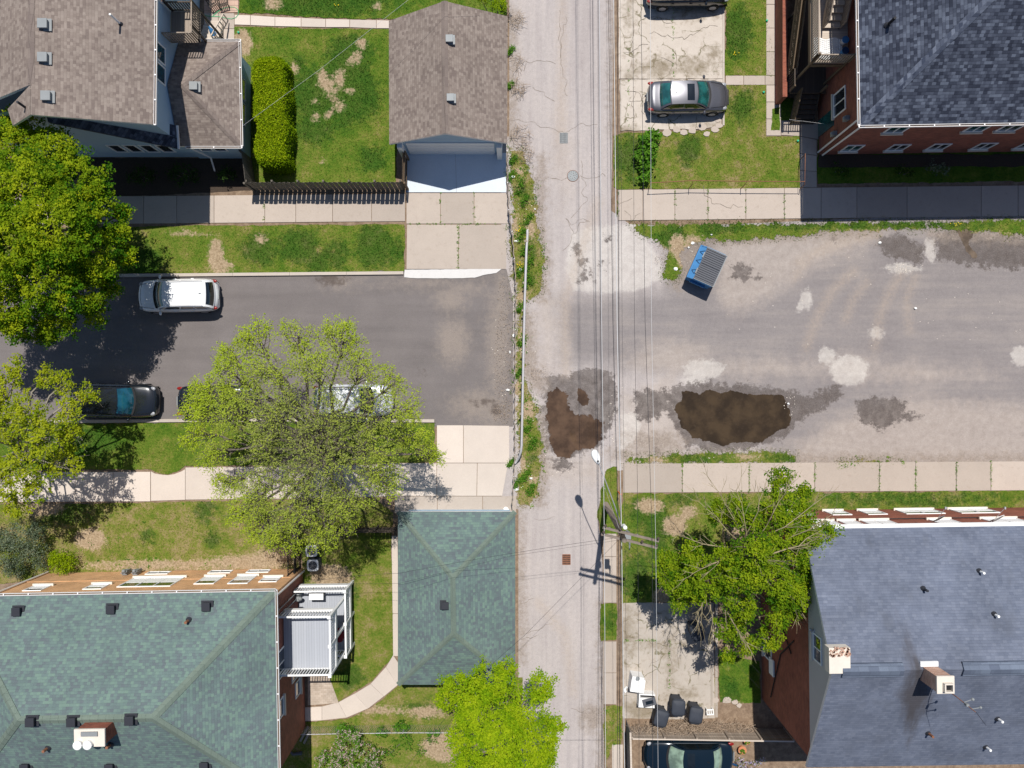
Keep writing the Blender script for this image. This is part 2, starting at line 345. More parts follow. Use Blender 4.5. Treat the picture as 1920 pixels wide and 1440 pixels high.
# ---------------------------------------------------------------- mesh builder
class MB:
    def __init__(s): s.v = []; s.f = []
    def add(s, vs, fs):
        b = len(s.v); s.v += [tuple(v) for v in vs]; s.f += [tuple(i + b for i in f) for f in fs]; return s
    def poly(s, *pts): return s.add(pts, [tuple(range(len(pts)))])
    def box(s, x0, y0, z0, x1, y1, z1):
        x0, x1 = sorted((x0, x1)); y0, y1 = sorted((y0, y1)); z0, z1 = sorted((z0, z1))
        return s.add([(x0, y0, z0), (x1, y0, z0), (x1, y1, z0), (x0, y1, z0), (x0, y0, z1), (x1, y0, z1), (x1, y1, z1), (x0, y1, z1)],
                     [(0, 3, 2, 1), (4, 5, 6, 7), (0, 1, 5, 4), (1, 2, 6, 5), (2, 3, 7, 6), (3, 0, 4, 7)])
    def obox(s, c, size, rz=0, mat=None):
        m = (Matrix.Translation(Vector(c)) @ Matrix.Rotation(rz, 4, 'Z')) if mat is None else mat
        a, b, h = size[0] / 2, size[1] / 2, size[2] / 2
        vs = [m @ Vector(q) for q in [(-a, -b, -h), (a, -b, -h), (a, b, -h), (-a, b, -h), (-a, -b, h), (a, -b, h), (a, b, h), (-a, b, h)]]
        return s.add(vs, [(0, 3, 2, 1), (4, 5, 6, 7), (0, 1, 5, 4), (1, 2, 6, 5), (2, 3, 7, 6), (3, 0, 4, 7)])
    def beam(s, p, q, w, h):
        p = Vector(p); q = Vector(q); d = (q - p); L = d.length; d.normalize()
        sd = d.cross(Vector((0, 0, 1)))
        if sd.length < 1e-4: sd = Vector((1, 0, 0))
        sd.normalize(); up = sd.cross(d)
        m = Matrix((d, sd, up)).transposed().to_4x4(); m.translation = (p + q) / 2
        return s.obox(None, (L, w, h), 0, m)
    def tube(s, pts, rad, n=6, cap=True):
        pts = [Vector(p) for p in pts]; rad = rad if isinstance(rad, (list, tuple)) else [rad] * len(pts)
        vs = []; fs = []
        for i, p in enumerate(pts):
            d = (pts[min(i + 1, len(pts) - 1)] - pts[max(i - 1, 0)]); d.normalize()
            a = d.cross(Vector((0, 0, 1)) if abs(d.z) < .9 else Vector((1, 0, 0))); a.normalize(); b = d.cross(a)
            for k in range(n):
                t = 2 * math.pi * k / n; vs.append(p + (a * math.cos(t) + b * math.sin(t)) * rad[i])
        for i in range(len(pts) - 1):
            for k in range(n):
                k2 = (k + 1) % n; fs.append((i * n + k, i * n + k2, (i + 1) * n + k2, (i + 1) * n + k))
        if cap: fs.append(tuple(range(n))); fs.append(tuple(range((len(pts) - 1) * n, len(pts) * n))[::-1])
        return s.add(vs, fs)
    def cyl(s, x, y, z0, z1, r, r2=None, n=16): return s.tube([(x, y, z0), (x, y, z1)], [r, r if r2 is None else r2], n)
    def ball(s, c, r, n=10, m=6):
        vs = []; fs = []; r = r if isinstance(r, (tuple, list)) else (r, r, r)
        for i in range(m + 1):
            t = math.pi * i / m
            for k in range(n):
                a = 2 * math.pi * k / n
                vs.append((c[0] + r[0] * math.sin(t) * math.cos(a), c[1] + r[1] * math.sin(t) * math.sin(a), c[2] + r[2] * math.cos(t)))
        for i in range(m):
            for k in range(n):
                fs.append((i * n + k, (i + 1) * n + k, (i + 1) * n + (k + 1) % n, i * n + (k + 1) % n))
        return s.add(vs, fs)
    def build(s, name, mat, parent=None, smooth=False, bev=0, sub=0, tone=None):
        me = bpy.data.meshes.new(name); v = s.v; loc = Vector((0, 0, 0))
        if parent is None and v:
            a = np.array(v); loc = Vector(((a[:, 0].min() + a[:, 0].max()) / 2, (a[:, 1].min() + a[:, 1].max()) / 2, a[:, 2].min()))
            v = [tuple(x) for x in (a - np.array(loc))]
        me.from_pydata(v, [], s.f); me.update()
        auto_uv(me)
        if smooth: me.polygons.foreach_set('use_smooth', [True] * len(me.polygons))
        if tone is not None:
            at = me.attributes.new('tone', 'FLOAT', 'POINT'); at.data.foreach_set('value', np.array(tone, dtype=np.float32))
        me.materials.append(M[mat] if isinstance(mat, str) else mat)
        o = bpy.data.objects.new(name, me); C.objects.link(o); o.location = loc
        if parent is not None: o.parent = parent
        if sub: mo = o.modifiers.new('s', 'SUBSURF'); mo.levels = mo.render_levels = sub
        if bev: mo = o.modifiers.new('b', 'BEVEL'); mo.width = bev; mo.segments = 2; mo.limit_method = 'ANGLE'
        return o

def auto_uv(me):
    uv = me.uv_layers.new(name='UVMap'); vs = me.vertices; Z = Vector((0, 0, 1)); data = uv.data
    if len(me.polygons) > 30000: return
    for p in me.polygons:
        n = p.normal
        if abs(n.z) > .995 or n.length < 1e-6: u = Vector((1, 0, 0)); w = Vector((0, 1, 0))
        else: u = Z.cross(n).normalized(); w = n.cross(u)
        for li in p.loop_indices:
            c = vs[me.loops[li].vertex_index].co; data[li].uv = (c.dot(u), c.dot(w))

def tag(o, label=None, cat=None, group=None, kind=None):
    if label: o['label'] = label
    if cat: o['category'] = cat
    if group: o['group'] = group
    if kind: o['kind'] = kind
    return o
def thing(name, label, cat, loc=(0, 0, 0), rz=0, group=None):
    o = bpy.data.objects.new(name, None); C.objects.link(o); o.location = loc; o.rotation_euler = (0, 0, rz); o.empty_display_size = .2
    return tag(o, label, cat, group)
def copy_tree(o, parent=None):
    c = o.copy(); C.objects.link(c); c.parent = parent
    for ch in list(o.children): copy_tree(ch, c)
    return c
# ---------------------------------------------------------------- ground sheets (laid out in metres, traced at ground level)
def sd_poly(X, Y, pts):
    pts = np.array(pts, float); n = len(pts); d = np.full(X.shape, 1e9); ins = np.zeros(X.shape, bool)
    for i in range(n):
        ax, ay = pts[i]; bx, by = pts[(i + 1) % n]; ex, ey = bx - ax, by - ay
        t = np.clip(((X - ax) * ex + (Y - ay) * ey) / (ex * ex + ey * ey + 1e-9), 0, 1)
        d = np.minimum(d, np.hypot(X - ax - t * ex, Y - ay - t * ey))
        if ey != 0: ins ^= ((ay > Y) != (by > Y)) & (X < (bx - ax) * (Y - ay) / (by - ay) + ax)
    return np.where(ins, d, -d) / 32.0
def sd_ell(X, Y, cx, cy, rx, ry): return (1 - np.hypot((X - cx) / rx, (Y - cy) / ry)) * min(rx, ry) / 32.0
def sd_line(X, Y, pts, w):
    d = np.full(X.shape, 1e9)
    for (ax, ay), (bx, by) in zip(pts[:-1], pts[1:]):
        ex, ey = bx - ax, by - ay; t = np.clip(((X - ax) * ex + (Y - ay) * ey) / (ex * ex + ey * ey + 1e-9), 0, 1)
        d = np.minimum(d, np.hypot(X - ax - t * ex, Y - ay - t * ey))
    return (w - d) / 32.0
def field(X, Y, items):
    s = np.full(X.shape, -3.0)
    for it in items:
        if it[0] == 'e': s = np.maximum(s, sd_ell(X, Y, *it[1:]))
        elif it[0] == 'p': s = np.maximum(s, sd_poly(X, Y, it[1]))
        else: s = np.maximum(s, sd_line(X, Y, it[1], it[2]))
    return np.clip(s / 2 + .5, 0, 1)
LUSH = [('e', *q) for q in [(655, 100, 42, 34), (600, 175, 55, 45), (650, 170, 55, 70), (590, 240, 40, 30), (560, 120, 18, 14), (700, 190, 18, 25), (600, 10, 130, 22), (545, 185, 25, 40), (700, 300, 25, 25),
    (487, 468, 34, 30), (560, 462, 42, 34), (600, 490, 30, 24), (634, 478, 20, 28), (702, 462, 36, 44), (740, 470, 18, 20), (265, 490, 40, 30), (1262, 445, 26, 24), (1350, 425, 50, 14), (1180, 300, 30, 45), (1290, 280, 22, 30),
    (1500, 420, 70, 10), (1700, 420, 120, 10), (385, 955, 18, 22), (400, 1010, 16, 14), (275, 1010, 14, 14), (1200, 960, 22, 30), (1230, 1000, 26, 60), (1190, 1080, 24, 44), (1280, 935, 26, 12), (1470, 860, 25, 9), (1290, 860, 50, 8), (985, 365, 9, 12), (990, 470, 8, 20), (995, 530, 8, 10), (1000, 850, 8, 16), (640, 1110, 30, 20), (660, 1270, 26, 22), (1380, 60, 30, 50), (1390, 200, 24, 30), (170, 830, 60, 30), (120, 960, 60, 22), (1145, 1165, 12, 20), (1700, 935, 150, 12), (1370, 1300, 20, 30), (790, 1330, 30, 14)]]
BARE = [('e', *q) for q in [(678, 82, 10, 10), (668, 108, 9, 12), (658, 118, 7, 7), (604, 142, 9, 14), (612, 158, 14, 9), (636, 148, 10, 16), (622, 176, 12, 8), (657, 171, 7, 7), (636, 201, 11, 9), (615, 216, 7, 7), (592, 220, 7, 8), (590, 190, 6, 6), (608, 302, 6, 5), (512, 8, 16, 10), (708, 12, 8, 8), (552, 128, 8, 10),
    (405, 480, 14, 34), (415, 500, 22, 12), (490, 448, 12, 8), (350, 436, 30, 5), (1270, 462, 14, 22), (1290, 480, 22, 26), (1390, 470, 26, 10), (965, 720, 8, 60), (1218, 948, 26, 14), (1265, 985, 22, 20), (1290, 960, 16, 12), (1240, 1118, 16, 16), (340, 1060, 200, 10), (470, 1055, 90, 14), (520, 1040, 40, 12), (170, 1010, 30, 20), (80, 950, 40, 18), (620, 1080, 40, 22), (575, 1300, 30, 12), (455, 80, 18, 26), (1000, 700, 26, 14), (985, 640, 12, 30), (980, 560, 10, 20), (1430, 990, 40, 16), (800, 1335, 40, 10), (850, 1400, 60, 30), (700, 1330, 60, 8), (1450, 1000, 90, 30), (1330, 1290, 12, 40), (1370, 1340, 40, 24), (1240, 470, 10, 8), (1300, 450, 16, 8), (995, 430, 8, 16), (965, 420, 6, 20), (990, 770, 12, 20), (978, 870, 8, 14), (965, 930, 6, 12), (1000, 900, 8, 8), (975, 320, 8, 8), (1400, 856, 20, 5), (1230, 862, 18, 6), (1640, 436, 60, 4), (1840, 440, 40, 4)]]
TAN = [('p', [(1170, 745), (1262, 700), (1290, 860), (1480, 850), (1560, 790), (1700, 745), (1930, 760), (1930, 880), (1150, 880)]), ('p', [(1340, 440), (1460, 432), (1660, 432), (1630, 460), (1520, 500), (1420, 575), (1370, 590), (1345, 560)]),
    ('p', [(1010, 850), (1090, 860), (1130, 850), (1125, 905), (1010, 905)]), ('e', 1850, 440, 60, 14), ('p', [(1015, 560), (1040, 560), (1035, 700), (1015, 700)]), ('e', 1420, 690, 120, 14), ('e', 1055, 300, 14, 60), ('e', 1700, 700, 100, 14), ('e', 1600, 690, 50, 24), ('e', 1255, 670, 70, 30)]
WET = [('p', [(1250, 745), (1262, 728), (1300, 716), (1330, 718), (1400, 722), (1475, 730), (1510, 742), (1575, 722), (1582, 740), (1545, 765), (1500, 790), (1470, 822), (1420, 838), (1350, 850), (1290, 838), (1262, 800)]),
    ('p', [(1022, 706), (1075, 700), (1110, 688), (1150, 702), (1160, 740), (1150, 790), (1132, 830), (1060, 862), (1030, 840), (1022, 780)]), ('p', [(1188, 735), (1215, 730), (1262, 735), (1255, 770), (1215, 790), (1195, 788)]),
    ('p', [(1605, 755), (1640, 744), (1700, 752), (1690, 790), (1650, 806), (1610, 790)]), ('p', [(1645, 446), (1690, 440), (1730, 462), (1735, 480), (1720, 494), (1690, 490), (1650, 470)]), ('p', [(1750, 446), (1790, 432), (1850, 440), (1930, 445), (1930, 505), (1850, 500), (1760, 488)]),
    ('e', 1083, 468, 9, 11), ('e', 1092, 492, 8, 8), ('e', 1095, 521, 13, 8), ('e', 1131, 498, 5, 5), ('e', 1140, 446, 6, 4), ('e', 1390, 510, 18, 16), ('e', 1300, 452, 40, 8), ('e', 1420, 520, 6, 6), ('e', 1106, 510, 4, 4), ('e', 1232, 850, 6, 10), ('e', 1563, 452, 4, 3), ('e', 1054, 870, 20, 12), ('e', 1030, 780, 14, 60), ('e', 1100, 740, 40, 30), ('e', 1700, 780, 16, 8), ('e', 1835, 470, 50, 24), ('e', 1380, 450, 14, 8)]
PALE = [('p', [(1072, 436), (1110, 424), (1192, 420), (1215, 455), (1240, 490), (1240, 522), (1195, 545), (1130, 550), (1075, 545), (1060, 500)]), ('e', 1320, 692, 38, 18), ('e', 1300, 712, 22, 10), ('e', 1592, 694, 36, 28), ('e', 1550, 667, 15, 16), ('e', 1512, 560, 11, 18), ('e', 1502, 575, 8, 10), ('e', 1912, 668, 15, 20), ('e', 1643, 625, 13, 10),
    ('p', [(1165, 770), (1192, 775), (1203, 800), (1180, 840), (1162, 846)]), ('p', [(1118, 760), (1130, 748), (1150, 760), (1146, 790), (1132, 800)]), ('e', 1210, 742, 7, 8), ('e', 1690, 503, 30, 9), ('p', [(1735, 450), (1752, 448), (1756, 490), (1742, 490), (1732, 470)]), ('p', [(1090, 480), (1150, 500), (1150, 548), (1080, 545)]), ('e', 850, 585, 18, 6)]
LOT = [('p', [(1262, 440), (1950, 380), (1950, 900), (1480, 900), (1300, 700), (1150, 690), (1060, 680), (1040, 560), (1240, 545)])]
TRK = [('l', [(1512, 650), (1530, 600), (1560, 545), (1600, 510)], 4), ('l', [(1640, 650), (1650, 590), (1670, 545), (1690, 515)], 4), ('l', [(1585, 600), (1600, 560), (1625, 530)], 3), ('l', [(1500, 490), (1560, 455), (1640, 440)], 3), ('l', [(1490, 520), (1520, 480), (1590, 455)], 2), ('l', [(1705, 620), (1700, 560), (1715, 520)], 2), ('l', [(1120, 380), (1060, 560), (1060, 700)], 6), ('l', [(1055, 0), (1052, 260)], 5), ('l', [(1010, 1130), (1060, 1190), (1075, 1300)], 4)]
ST_TAN = [('e', *q) for q in [(845, 560, 26, 22), (850, 640, 28, 40), (640, 530, 20, 8), (935, 640, 20, 100), (940, 570, 14, 60), (900, 760, 50, 26), (870, 540, 30, 8), (800, 530, 40, 6), (925, 780, 30, 14)]]
ST_WET = [('e', 622, 525, 26, 9), ('e', 930, 770, 12, 8), ('e', 790, 700, 6, 5), ('e', 905, 755, 20, 6)]

def densify(pts, step, jit, seed):
    out = []; n = len(pts)
    for i in range(n):
        a = pts[i]; b = pts[(i + 1) % n]; L = (b - a).length; k = max(1, int(L / step)); nm = Vector((-(b - a).y, (b - a).x, 0)) / max(L, 1e-6)
        for j in range(k):
            p = a.lerp(b, j / k)
            if jit:
                q = p * 1.7; p = p + nm * jit * (mnoise.noise((q.x, q.y, seed)) * 1.4 + mnoise.noise((q.x * 4, q.y * 4, seed + 5)) * .7)
            out.append(p)
    return out
SHEETS = {}
def sheet(name, pts_px, z, mat, step=.4, bstep=.25, jit=0.0, masks=None, kind='structure', dry=.5, lip=0.0, label=None, cat=None, rag=0.0):
    b = densify([P(*p) for p in pts_px], bstep, jit, (hash(name) % 7) if False else len(SHEETS) * 1.3)
    bx = np.array([(p.x, p.y) for p in b])
    x0, y0 = bx.min(0); x1, y1 = bx.max(0)
    gx, gy = np.meshgrid(np.arange(x0, x1, step), np.arange(y0, y1, step)); gx = gx.ravel() + rng.uniform(-.1, .1, gx.size) * step; gy = gy.ravel() + rng.uniform(-.1, .1, gy.size) * step
    sd = sd_poly(gx, gy, bx) * 32
    k = sd > .45 * step; pts = [Vector((x, y)) for x, y in bx] + [Vector((x, y)) for x, y in zip(gx[k], gy[k])]
    nb = len(b)
    vs, es, fs, *_ = delaunay_2d_cdt(pts, [(i, (i + 1) % nb) for i in range(nb)], [tuple(range(nb))], 1, 1e-5)
    v = [(p.x, p.y, 0) for p in vs]; fs = [tuple(f) for f in fs]
    if lip:
        # a skirt so that the sheet has an edge of real thickness
        cnt = {}
        for f in fs:
            for i in range(len(f)):
                e = (f[i], f[(i + 1) % len(f)]); cnt[e] = 1
        n0 = len(v); low = {}
        for (a_, b_) in list(cnt):
            if (b_, a_) not in cnt:
                for q in (a_, b_):
                    if q not in low: low[q] = len(v); v.append((v[q][0], v[q][1], -lip))
                fs.append((b_, a_, low[a_], low[b_]))
    me = bpy.data.meshes.new(name); me.from_pydata(v, [], fs); me.update()
    if me.polygons and me.polygons[0].normal.z < 0: me.flip_normals()
    a = np.array(v); X = a[:, 0] * 32 + 960; Y = 720 - a[:, 1] * 32
    if masks:
        for an, chans in masks.items():
            at = me.attributes.new(an, 'FLOAT_COLOR', 'POINT'); col = np.zeros((len(v), 4), np.float32)
            for c, it in enumerate(chans):
                col[:, c] = it if isinstance(it, float) else field(X, Y, it)
            at.data.foreach_set('color', col.ravel())
    at = me.attributes.new('edge', 'FLOAT', 'POINT'); at.data.foreach_set('value', (np.clip(sd_poly(a[:, 0], a[:, 1], bx) * 32 / rag, 0, .97) if rag else np.ones(len(v))).astype(np.float32))
    auto_uv(me); me.materials.append(M[mat])
    o = bpy.data.objects.new(name, me); C.objects.link(o); o.location = (0, 0, z)
    if kind: o['kind'] = kind
    if label: tag(o, label, cat)
    SHEETS[name + str(len(SHEETS))] = (bx, z, dry)
    return o
lawns = []
def lawn(pts, dry=.5, z=.03, jit=.10, name='lawn'):
    rg = jit >= .14
    o = sheet(name, pts, .022 if rg else z, 'lawn', .2 if rg else .35, .16, jit, {'mask': [LUSH, BARE, float(dry), 0.0]}, lip=0 if rg else .03, rag=.55 if rg else 0)
    lawns.append((list(SHEETS.values())[-1][0], z, dry)); return o
SOIL = [('l', [(1245, 440), (1280, 470), (1285, 505), (1270, 530)], 12), ('l', [(1296, 458), (1340, 452), (1400, 448), (1500, 440), (1640, 436)], 7), ('l', [(1750, 440), (1950, 446)], 8), ('l', [(1150, 850), (1300, 855), (1500, 862), (1700, 862), (1950, 860)], 8), ('l', [(1016, 300), (1012, 400), (1024, 500), (1016, 560)], 8), ('l', [(985, 600), (990, 690), (1012, 720)], 16), ('l', [(1012, 780), (1018, 860), (1012, 940)], 10), ('l', [(1148, 0), (1150, 250)], 6), ('l', [(1130, 1130), (1134, 1320), (1128, 1440)], 8), ('e', 1110, 1345, 22, 26), ('l', [(976, 960), (978, 1240)], 6), ('l', [(960, 20), (958, 260)], 8), ('e', 1300, 480, 30, 20), ('e', 1230, 830, 50, 20)]
PM = {'mask': [TAN, WET, LOT, PALE], 'maskb': [TRK, SOIL, 0.0, 0.0]}

g0 = MB(); s_ = 260
g0.poly((-s_, -s_, 0), (s_, -s_, 0), (s_, s_, 0), (-s_, s_, 0)); tag(g0.build('ground', 'dirt'), kind='structure')
sheet('alley', [(955, -260), (1152, -260), (1150, 0), (1148, 250), (1146, 395), (1180, 420), (1180, 620), (1180, 880), (1140, 885), (1128, 930), (1120, 960), (1130, 1060), (1133, 1440), (1135, 1700), (972, 1700), (972, 1230), (972, 955), (940, 950), (940, 260), (955, 255)], .008, 'pave', .22, .3, 0, PM)
sheet('gravel_lot', [(1180, 420), (1262, 425), (1950, 395), (2200, 385), (2200, 880), (1950, 880), (1180, 880)], .008, 'pave', .22, .3, 0, PM)
sheet('street', [(-300, 505), (950, 505), (962, 560), (962, 800), (-300, 800)], .010, 'street', .3, .4, 0, {'mask': [ST_TAN, ST_WET, 0.0, 0.0]})
sheet('puddle', [(1275, 728), (1290, 730), (1312, 736), (1330, 726), (1352, 734), (1372, 728), (1400, 736), (1430, 736), (1472, 738), (1480, 760), (1488, 785), (1480, 806), (1460, 812), (1430, 832), (1400, 832), (1375, 834), (1360, 840), (1340, 834), (1315, 830), (1312, 826), (1295, 825), (1288, 812), (1270, 800), (1268, 785), (1262, 770), (1264, 755), (1275, 748)], .014, 'water', .2, .08, .06, rag=.22)
sheet('puddle', [(1020, 726), (1045, 720), (1066, 726), (1074, 744), (1078, 764), (1090, 772), (1100, 768), (1116, 772), (1138, 788), (1136, 830), (1114, 852), (1086, 852), (1062, 870), (1038, 866), (1026, 840), (1018, 800), (1016, 760)], .014, 'water_b', .15, .06, .06, rag=.6)
sheet('puddle', [(1080, 722), (1098, 728), (1110, 748), (1104, 766), (1088, 764), (1078, 750)], .014, 'water_b', .12, .06, .05, rag=.3)
sheet('puddle', [(1784, 424), (1826, 424), (1828, 440), (1818, 458), (1838, 475), (1834, 486), (1822, 488), (1808, 472), (1798, 450)], .014, 'water_c', .15, .06, .04, rag=.25)

# cracks and dried weeds in cracks
def ribbon(mb, pts, w, z, jit=.05):
    p = densify([P(*q) for q in pts] , .18, 0, 0)[:-1] if False else None
    out = []
    for a, b in zip(pts[:-1], pts[1:]):
        A = P(*a); B = P(*b); k = max(1, int((B - A).length / .18))
        for j in range(k):
            q = A.lerp(B, j / k); out.append(q + Vector((mnoise.noise(q * 2.1), mnoise.noise(q * 2.1 + Vector((9, 4, 2))), 0)) * jit * 3)
    out.append(P(*pts[-1]))
    for i in range(len(out) - 1):
        d = out[i + 1] - out[i]; n = Vector((-d.y, d.x, 0)); n = n / max(n.length, 1e-5)
        w0 = w * random.uniform(.4, 1.3) / 2; w1 = w * random.uniform(.4, 1.3) / 2
        mb.poly(out[i] + n * w0 + Vector((0, 0, z)), out[i] - n * w0 + Vector((0, 0, z)), out[i + 1] - n * w1 + Vector((0, 0, z)), out[i + 1] + n * w1 + Vector((0, 0, z)))
M['crack'] = plain('crack_dirt', (.19, .16, .13), .95, var=.3, sc=4)
cr = MB()
for pts in [[(957, 222), (990, 228), (1020, 236), (1060, 250), (1085, 236), (1120, 233)], [(975, 118), (1010, 116), (1042, 120)], [(1058, 412), (1072, 418), (1098, 412), (1106, 416)], [(1060, 412), (1070, 428), (1077, 438), (1066, 460), (1055, 470)], [(1078, 438), (1090, 420), (1104, 414)], [(972, 335), (1010, 338), (1050, 336), (1090, 332), (1135, 330)],
            [(1000, 165), (1020, 178), (1040, 190)], [(1050, 20), (1048, 60), (1050, 110)], [(975, 1130), (1000, 1122)], [(975, 1200), (1010, 1190)], [(975, 1190), (1035, 1170)], [(1062, 30), (1050, 90), (1064, 180)], [(1090, 300), (1098, 380), (1070, 410)], [(1075, 1330), (1110, 1332), (1130, 1334)], [(1000, 975), (1040, 968)]]:
    ribbon(cr, pts, .022, .016, .09)
tag(cr.build('pavement_cracks', 'crack'), kind='structure')

# ---- slabs: rows of concrete panels with open joints
def slabs(name, top, bot, mat, z=.05, gap=.03, rows=1, label=None):
    """top / bot: matching lists of px points along the two long edges"""
    mb = MB(); tone = []
    for i in range(len(top) - 1):
        for r in range(rows):
            a = P(*top[i]).lerp(P(*bot[i]), r / rows); b = P(*top[i + 1]).lerp(P(*bot[i + 1]), r / rows)
            d = P(*top[i]).lerp(P(*bot[i]), (r + 1) / rows); c = P(*top[i + 1]).lerp(P(*bot[i + 1]), (r + 1) / rows)
            ctr = (a + b + c + d) / 4; q = []
            for p in (a, b, c, d):
                v = p - ctr; q.append(Vector((p.x - math.copysign(gap / 2, v.x), p.y - math.copysign(gap / 2, v.y), 0)))
            dz = random.uniform(-.006, .006)
            tp = [Vector((p.x, p.y, z + dz)) for p in q]; bt = [Vector((p.x, p.y, -.02)) for p in q]
            mb.add(tp + bt, [(3, 2, 1, 0), (0, 1, 5, 4), (1, 2, 6, 5), (2, 3, 7, 6), (3, 0, 4, 7)]); tone += [random.random()] * 8
    o = mb.build(name, mat, tone=tone); tag(o, kind='structure'); return o
def hs(xs, y0, y1, tilt=0.0):
    return [(x, y0 - (x - xs[0]) * tilt) for x in xs], [(x, y1 - (x - xs[0]) * tilt) for x in xs]
t, b = hs([-200, -60, 60, 200, 270, 332, 402, 497, 555, 624, 697, 760], 372, 424, .009); slabs('sidewalk', t, b, 'walk')
t, b = hs([762, 826, 889, 951], 362, 420); slabs('driveway', t, b, 'walk')
slabs('driveway', [(763, 421), (861, 421), (951, 421)], [(762, 505), (859, 505), (949, 505)], 'walk')
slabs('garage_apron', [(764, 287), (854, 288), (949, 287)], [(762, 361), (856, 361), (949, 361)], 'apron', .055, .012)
sheet('driveway_lip', [(759, 506), (850, 505), (942, 503), (930, 512), (905, 516), (890, 521), (780, 522), (758, 520)], .045, 'lip', .5, .15, .02, lip=.04)
slabs('driveway', [(819, 797), (869, 797), (955, 798)], [(819, 868), (869, 868), (955, 868)], 'walk_new')
slabs('driveway', [(730, 868), (819, 868), (895, 868), (953, 868)], [(700, 930), (819, 930), (894, 930), (942, 930)], 'walk_new')
slabs('driveway', [(740, 930), (820, 930), (905, 930), (968, 930)], [(740, 962), (820, 962), (905, 962), (968, 962)], 'walk')
t, b = hs([-200, -100, -20, 70, 142, 213, 283], 886, 942, .004); slabs('sidewalk', t, b, 'walk_new')
slabs('sidewalk', [(348, 876), (440, 875), (540, 874), (640, 872), (730, 870)], [(348, 937), (440, 936), (540, 935), (640, 933), (730, 931)], 'walk_new')
nt = MB()
npx = [(283, 884), (290, 888), (302, 890), (315, 891), (327, 889), (340, 884), (347, 880), (347, 937), (283, 939)]
bb = [P(*p, .05) for p in npx]; nt.add(bb + [Vector((p.x, p.y, -.02)) for p in bb], [tuple(range(9))[::-1]] + [(i, (i + 1) % 9, (i + 1) % 9 + 9, i + 9) for i in range(9)])
tag(nt.build('sidewalk', 'walk_new', tone=[.6] * 18), kind='structure')
t, b = hs([1158, 1205, 1265, 1327, 1398, 1470, 1539, 1606, 1700, 1839, 1908, 1990, 2100], 356, 414, .011); slabs('sidewalk', t, b, 'walk')
t, b = hs([1168, 1279, 1404, 1527, 1648, 1716, 1792, 1857, 1930, 2030], 869, 924, .006); slabs('sidewalk', t, b, 'walk')
PADN = {'mask': [[('e', 1200, 1330, 30, 20), ('e', 1310, 1140, 26, 14), ('e', 1180, 1180, 10, 40), ('e', 1290, 1300, 16, 10), ('e', 1257, 1240, 6, 50), ('e', 1220, 1208, 40, 4)], 0.0, 0.0, 0.0]}
sheet('parking_pad', [(1167, 1130), (1338, 1130), (1340, 1346), (1262, 1348), (1167, 1346)], .05, 'pad_old_b', .3, .25, .02, PADN, lip=.05)
PADM = {'mask': [[('e', 1235, 128, 34, 18), ('e', 1305, 125, 32, 16), ('e', 1180, 140, 10, 8), ('e', 1340, 100, 12, 12), ('e', 1300, 20, 40, 14), ('e', 1330, 240, 22, 6), ('e', 1178, 245, 14, 6), ('e', 1180, 20, 6, 26)], 0.0, 0.0, 0.0]}
sheet('parking_pad', [(1160, -160), (1356, -160), (1356, 148), (1160, 148)], .05, 'pad_old', .3, .25, .02, PADM, lip=.05)
sheet('parking_pad', [(1162, 149), (1356, 149), (1352, 236), (1330, 241), (1250, 244), (1162, 246)], .052, 'pad_old', .3, .2, .05, PADM, lip=.05)
sheet('painted_shade_bed', [(150, 296), (480, 296), (478, 356), (300, 366), (150, 370)], .012, 'shade_dark', .5, .3, .03)  # dark sheet painting the deep shade on the ground beside the house
sheet('painted_shade_bed', [(1535, 290), (2050, 290), (2050, 312), (1535, 314)], .065, 'shade_dark', .5, .3, .06)  # same painted shade along the foot of the dark brick wall
slabs('path_slabs', [(1131, 1000), (1156, 1000)], [(1131, 1130), (1156, 1130)], 'walk', rows=3)
slabs('path_slabs', [(1131, 1202), (1156, 1202)], [(1131, 1320), (1156, 1320)], 'walk', rows=2)
slabs('path_slabs', [(1147, 1395), (1168, 1395)], [(1147, 1480), (1168, 1480)], 'walk_new', rows=1)
# curbs
def curb(p, q, w=.18, h=.13, mat='curb'):
    m = MB(); A = P(*p); B = P(*q); k = max(1, int((B - A).length / 3)); tn = []
    for i in range(k):
        a = A.lerp(B, i / k); c = A.lerp(B, (i + 1) / k - .012 / max(1, (B - A).length)); m.beam((a.x, a.y, h / 2 - .02), (c.x, c.y, h / 2 - .02), w, h + .04); tn += [random.random()] * 8
    tag(m.build('curb', mat, tone=tn), kind='structure')
curb((-200, 521), (757, 512)); curb((-200, 793), (500, 787)); curb((500, 787), (815, 789)); curb((1356, 0), (1356, 236), .12, .08); curb((1356, -200), (1356, 0), .12, .08)
curb((1334, 1130), (1334, 1340), .1, .08, 'pad_brown')
slabs('walkway', [(440, 28), (470, 29), (516, 32), (565, 34), (611, 36), (656, 37), (706, 38), (735, 39)], [(440, 47), (470, 48), (516, 50), (565, 51), (611, 52), (656, 52), (706, 54), (735, 54)], 'walk_new', rows=1)
slabs('patio', [(383, -60), (412, -60), (448, -60)], [(383, 26), (412, 25), (448, 24)], 'patio', rows=2)
slabs('patio', [(383, 25), (410, 25), (440, 25)], [(383, 84), (410, 84), (440, 84)], 'walk', rows=2)
slabs('walkway', [(734, 1004), (746, 1004)], [(736, 1150), (748, 1150)], 'walk_new', rows=1)
slabs('walkway', [(736, 1150), (748, 1150)], [(737, 1230), (750, 1230)], 'walk_new', rows=1)
slabs('walkway', [(737, 1228), (724, 1250), (695, 1282), (665, 1300), (635, 1316), (604, 1324), (570, 1326)], [(760, 1262), (746, 1284), (720, 1305), (690, 1328), (650, 1345), (604, 1350), (560, 1352)], 'walk_new', gap=.014)
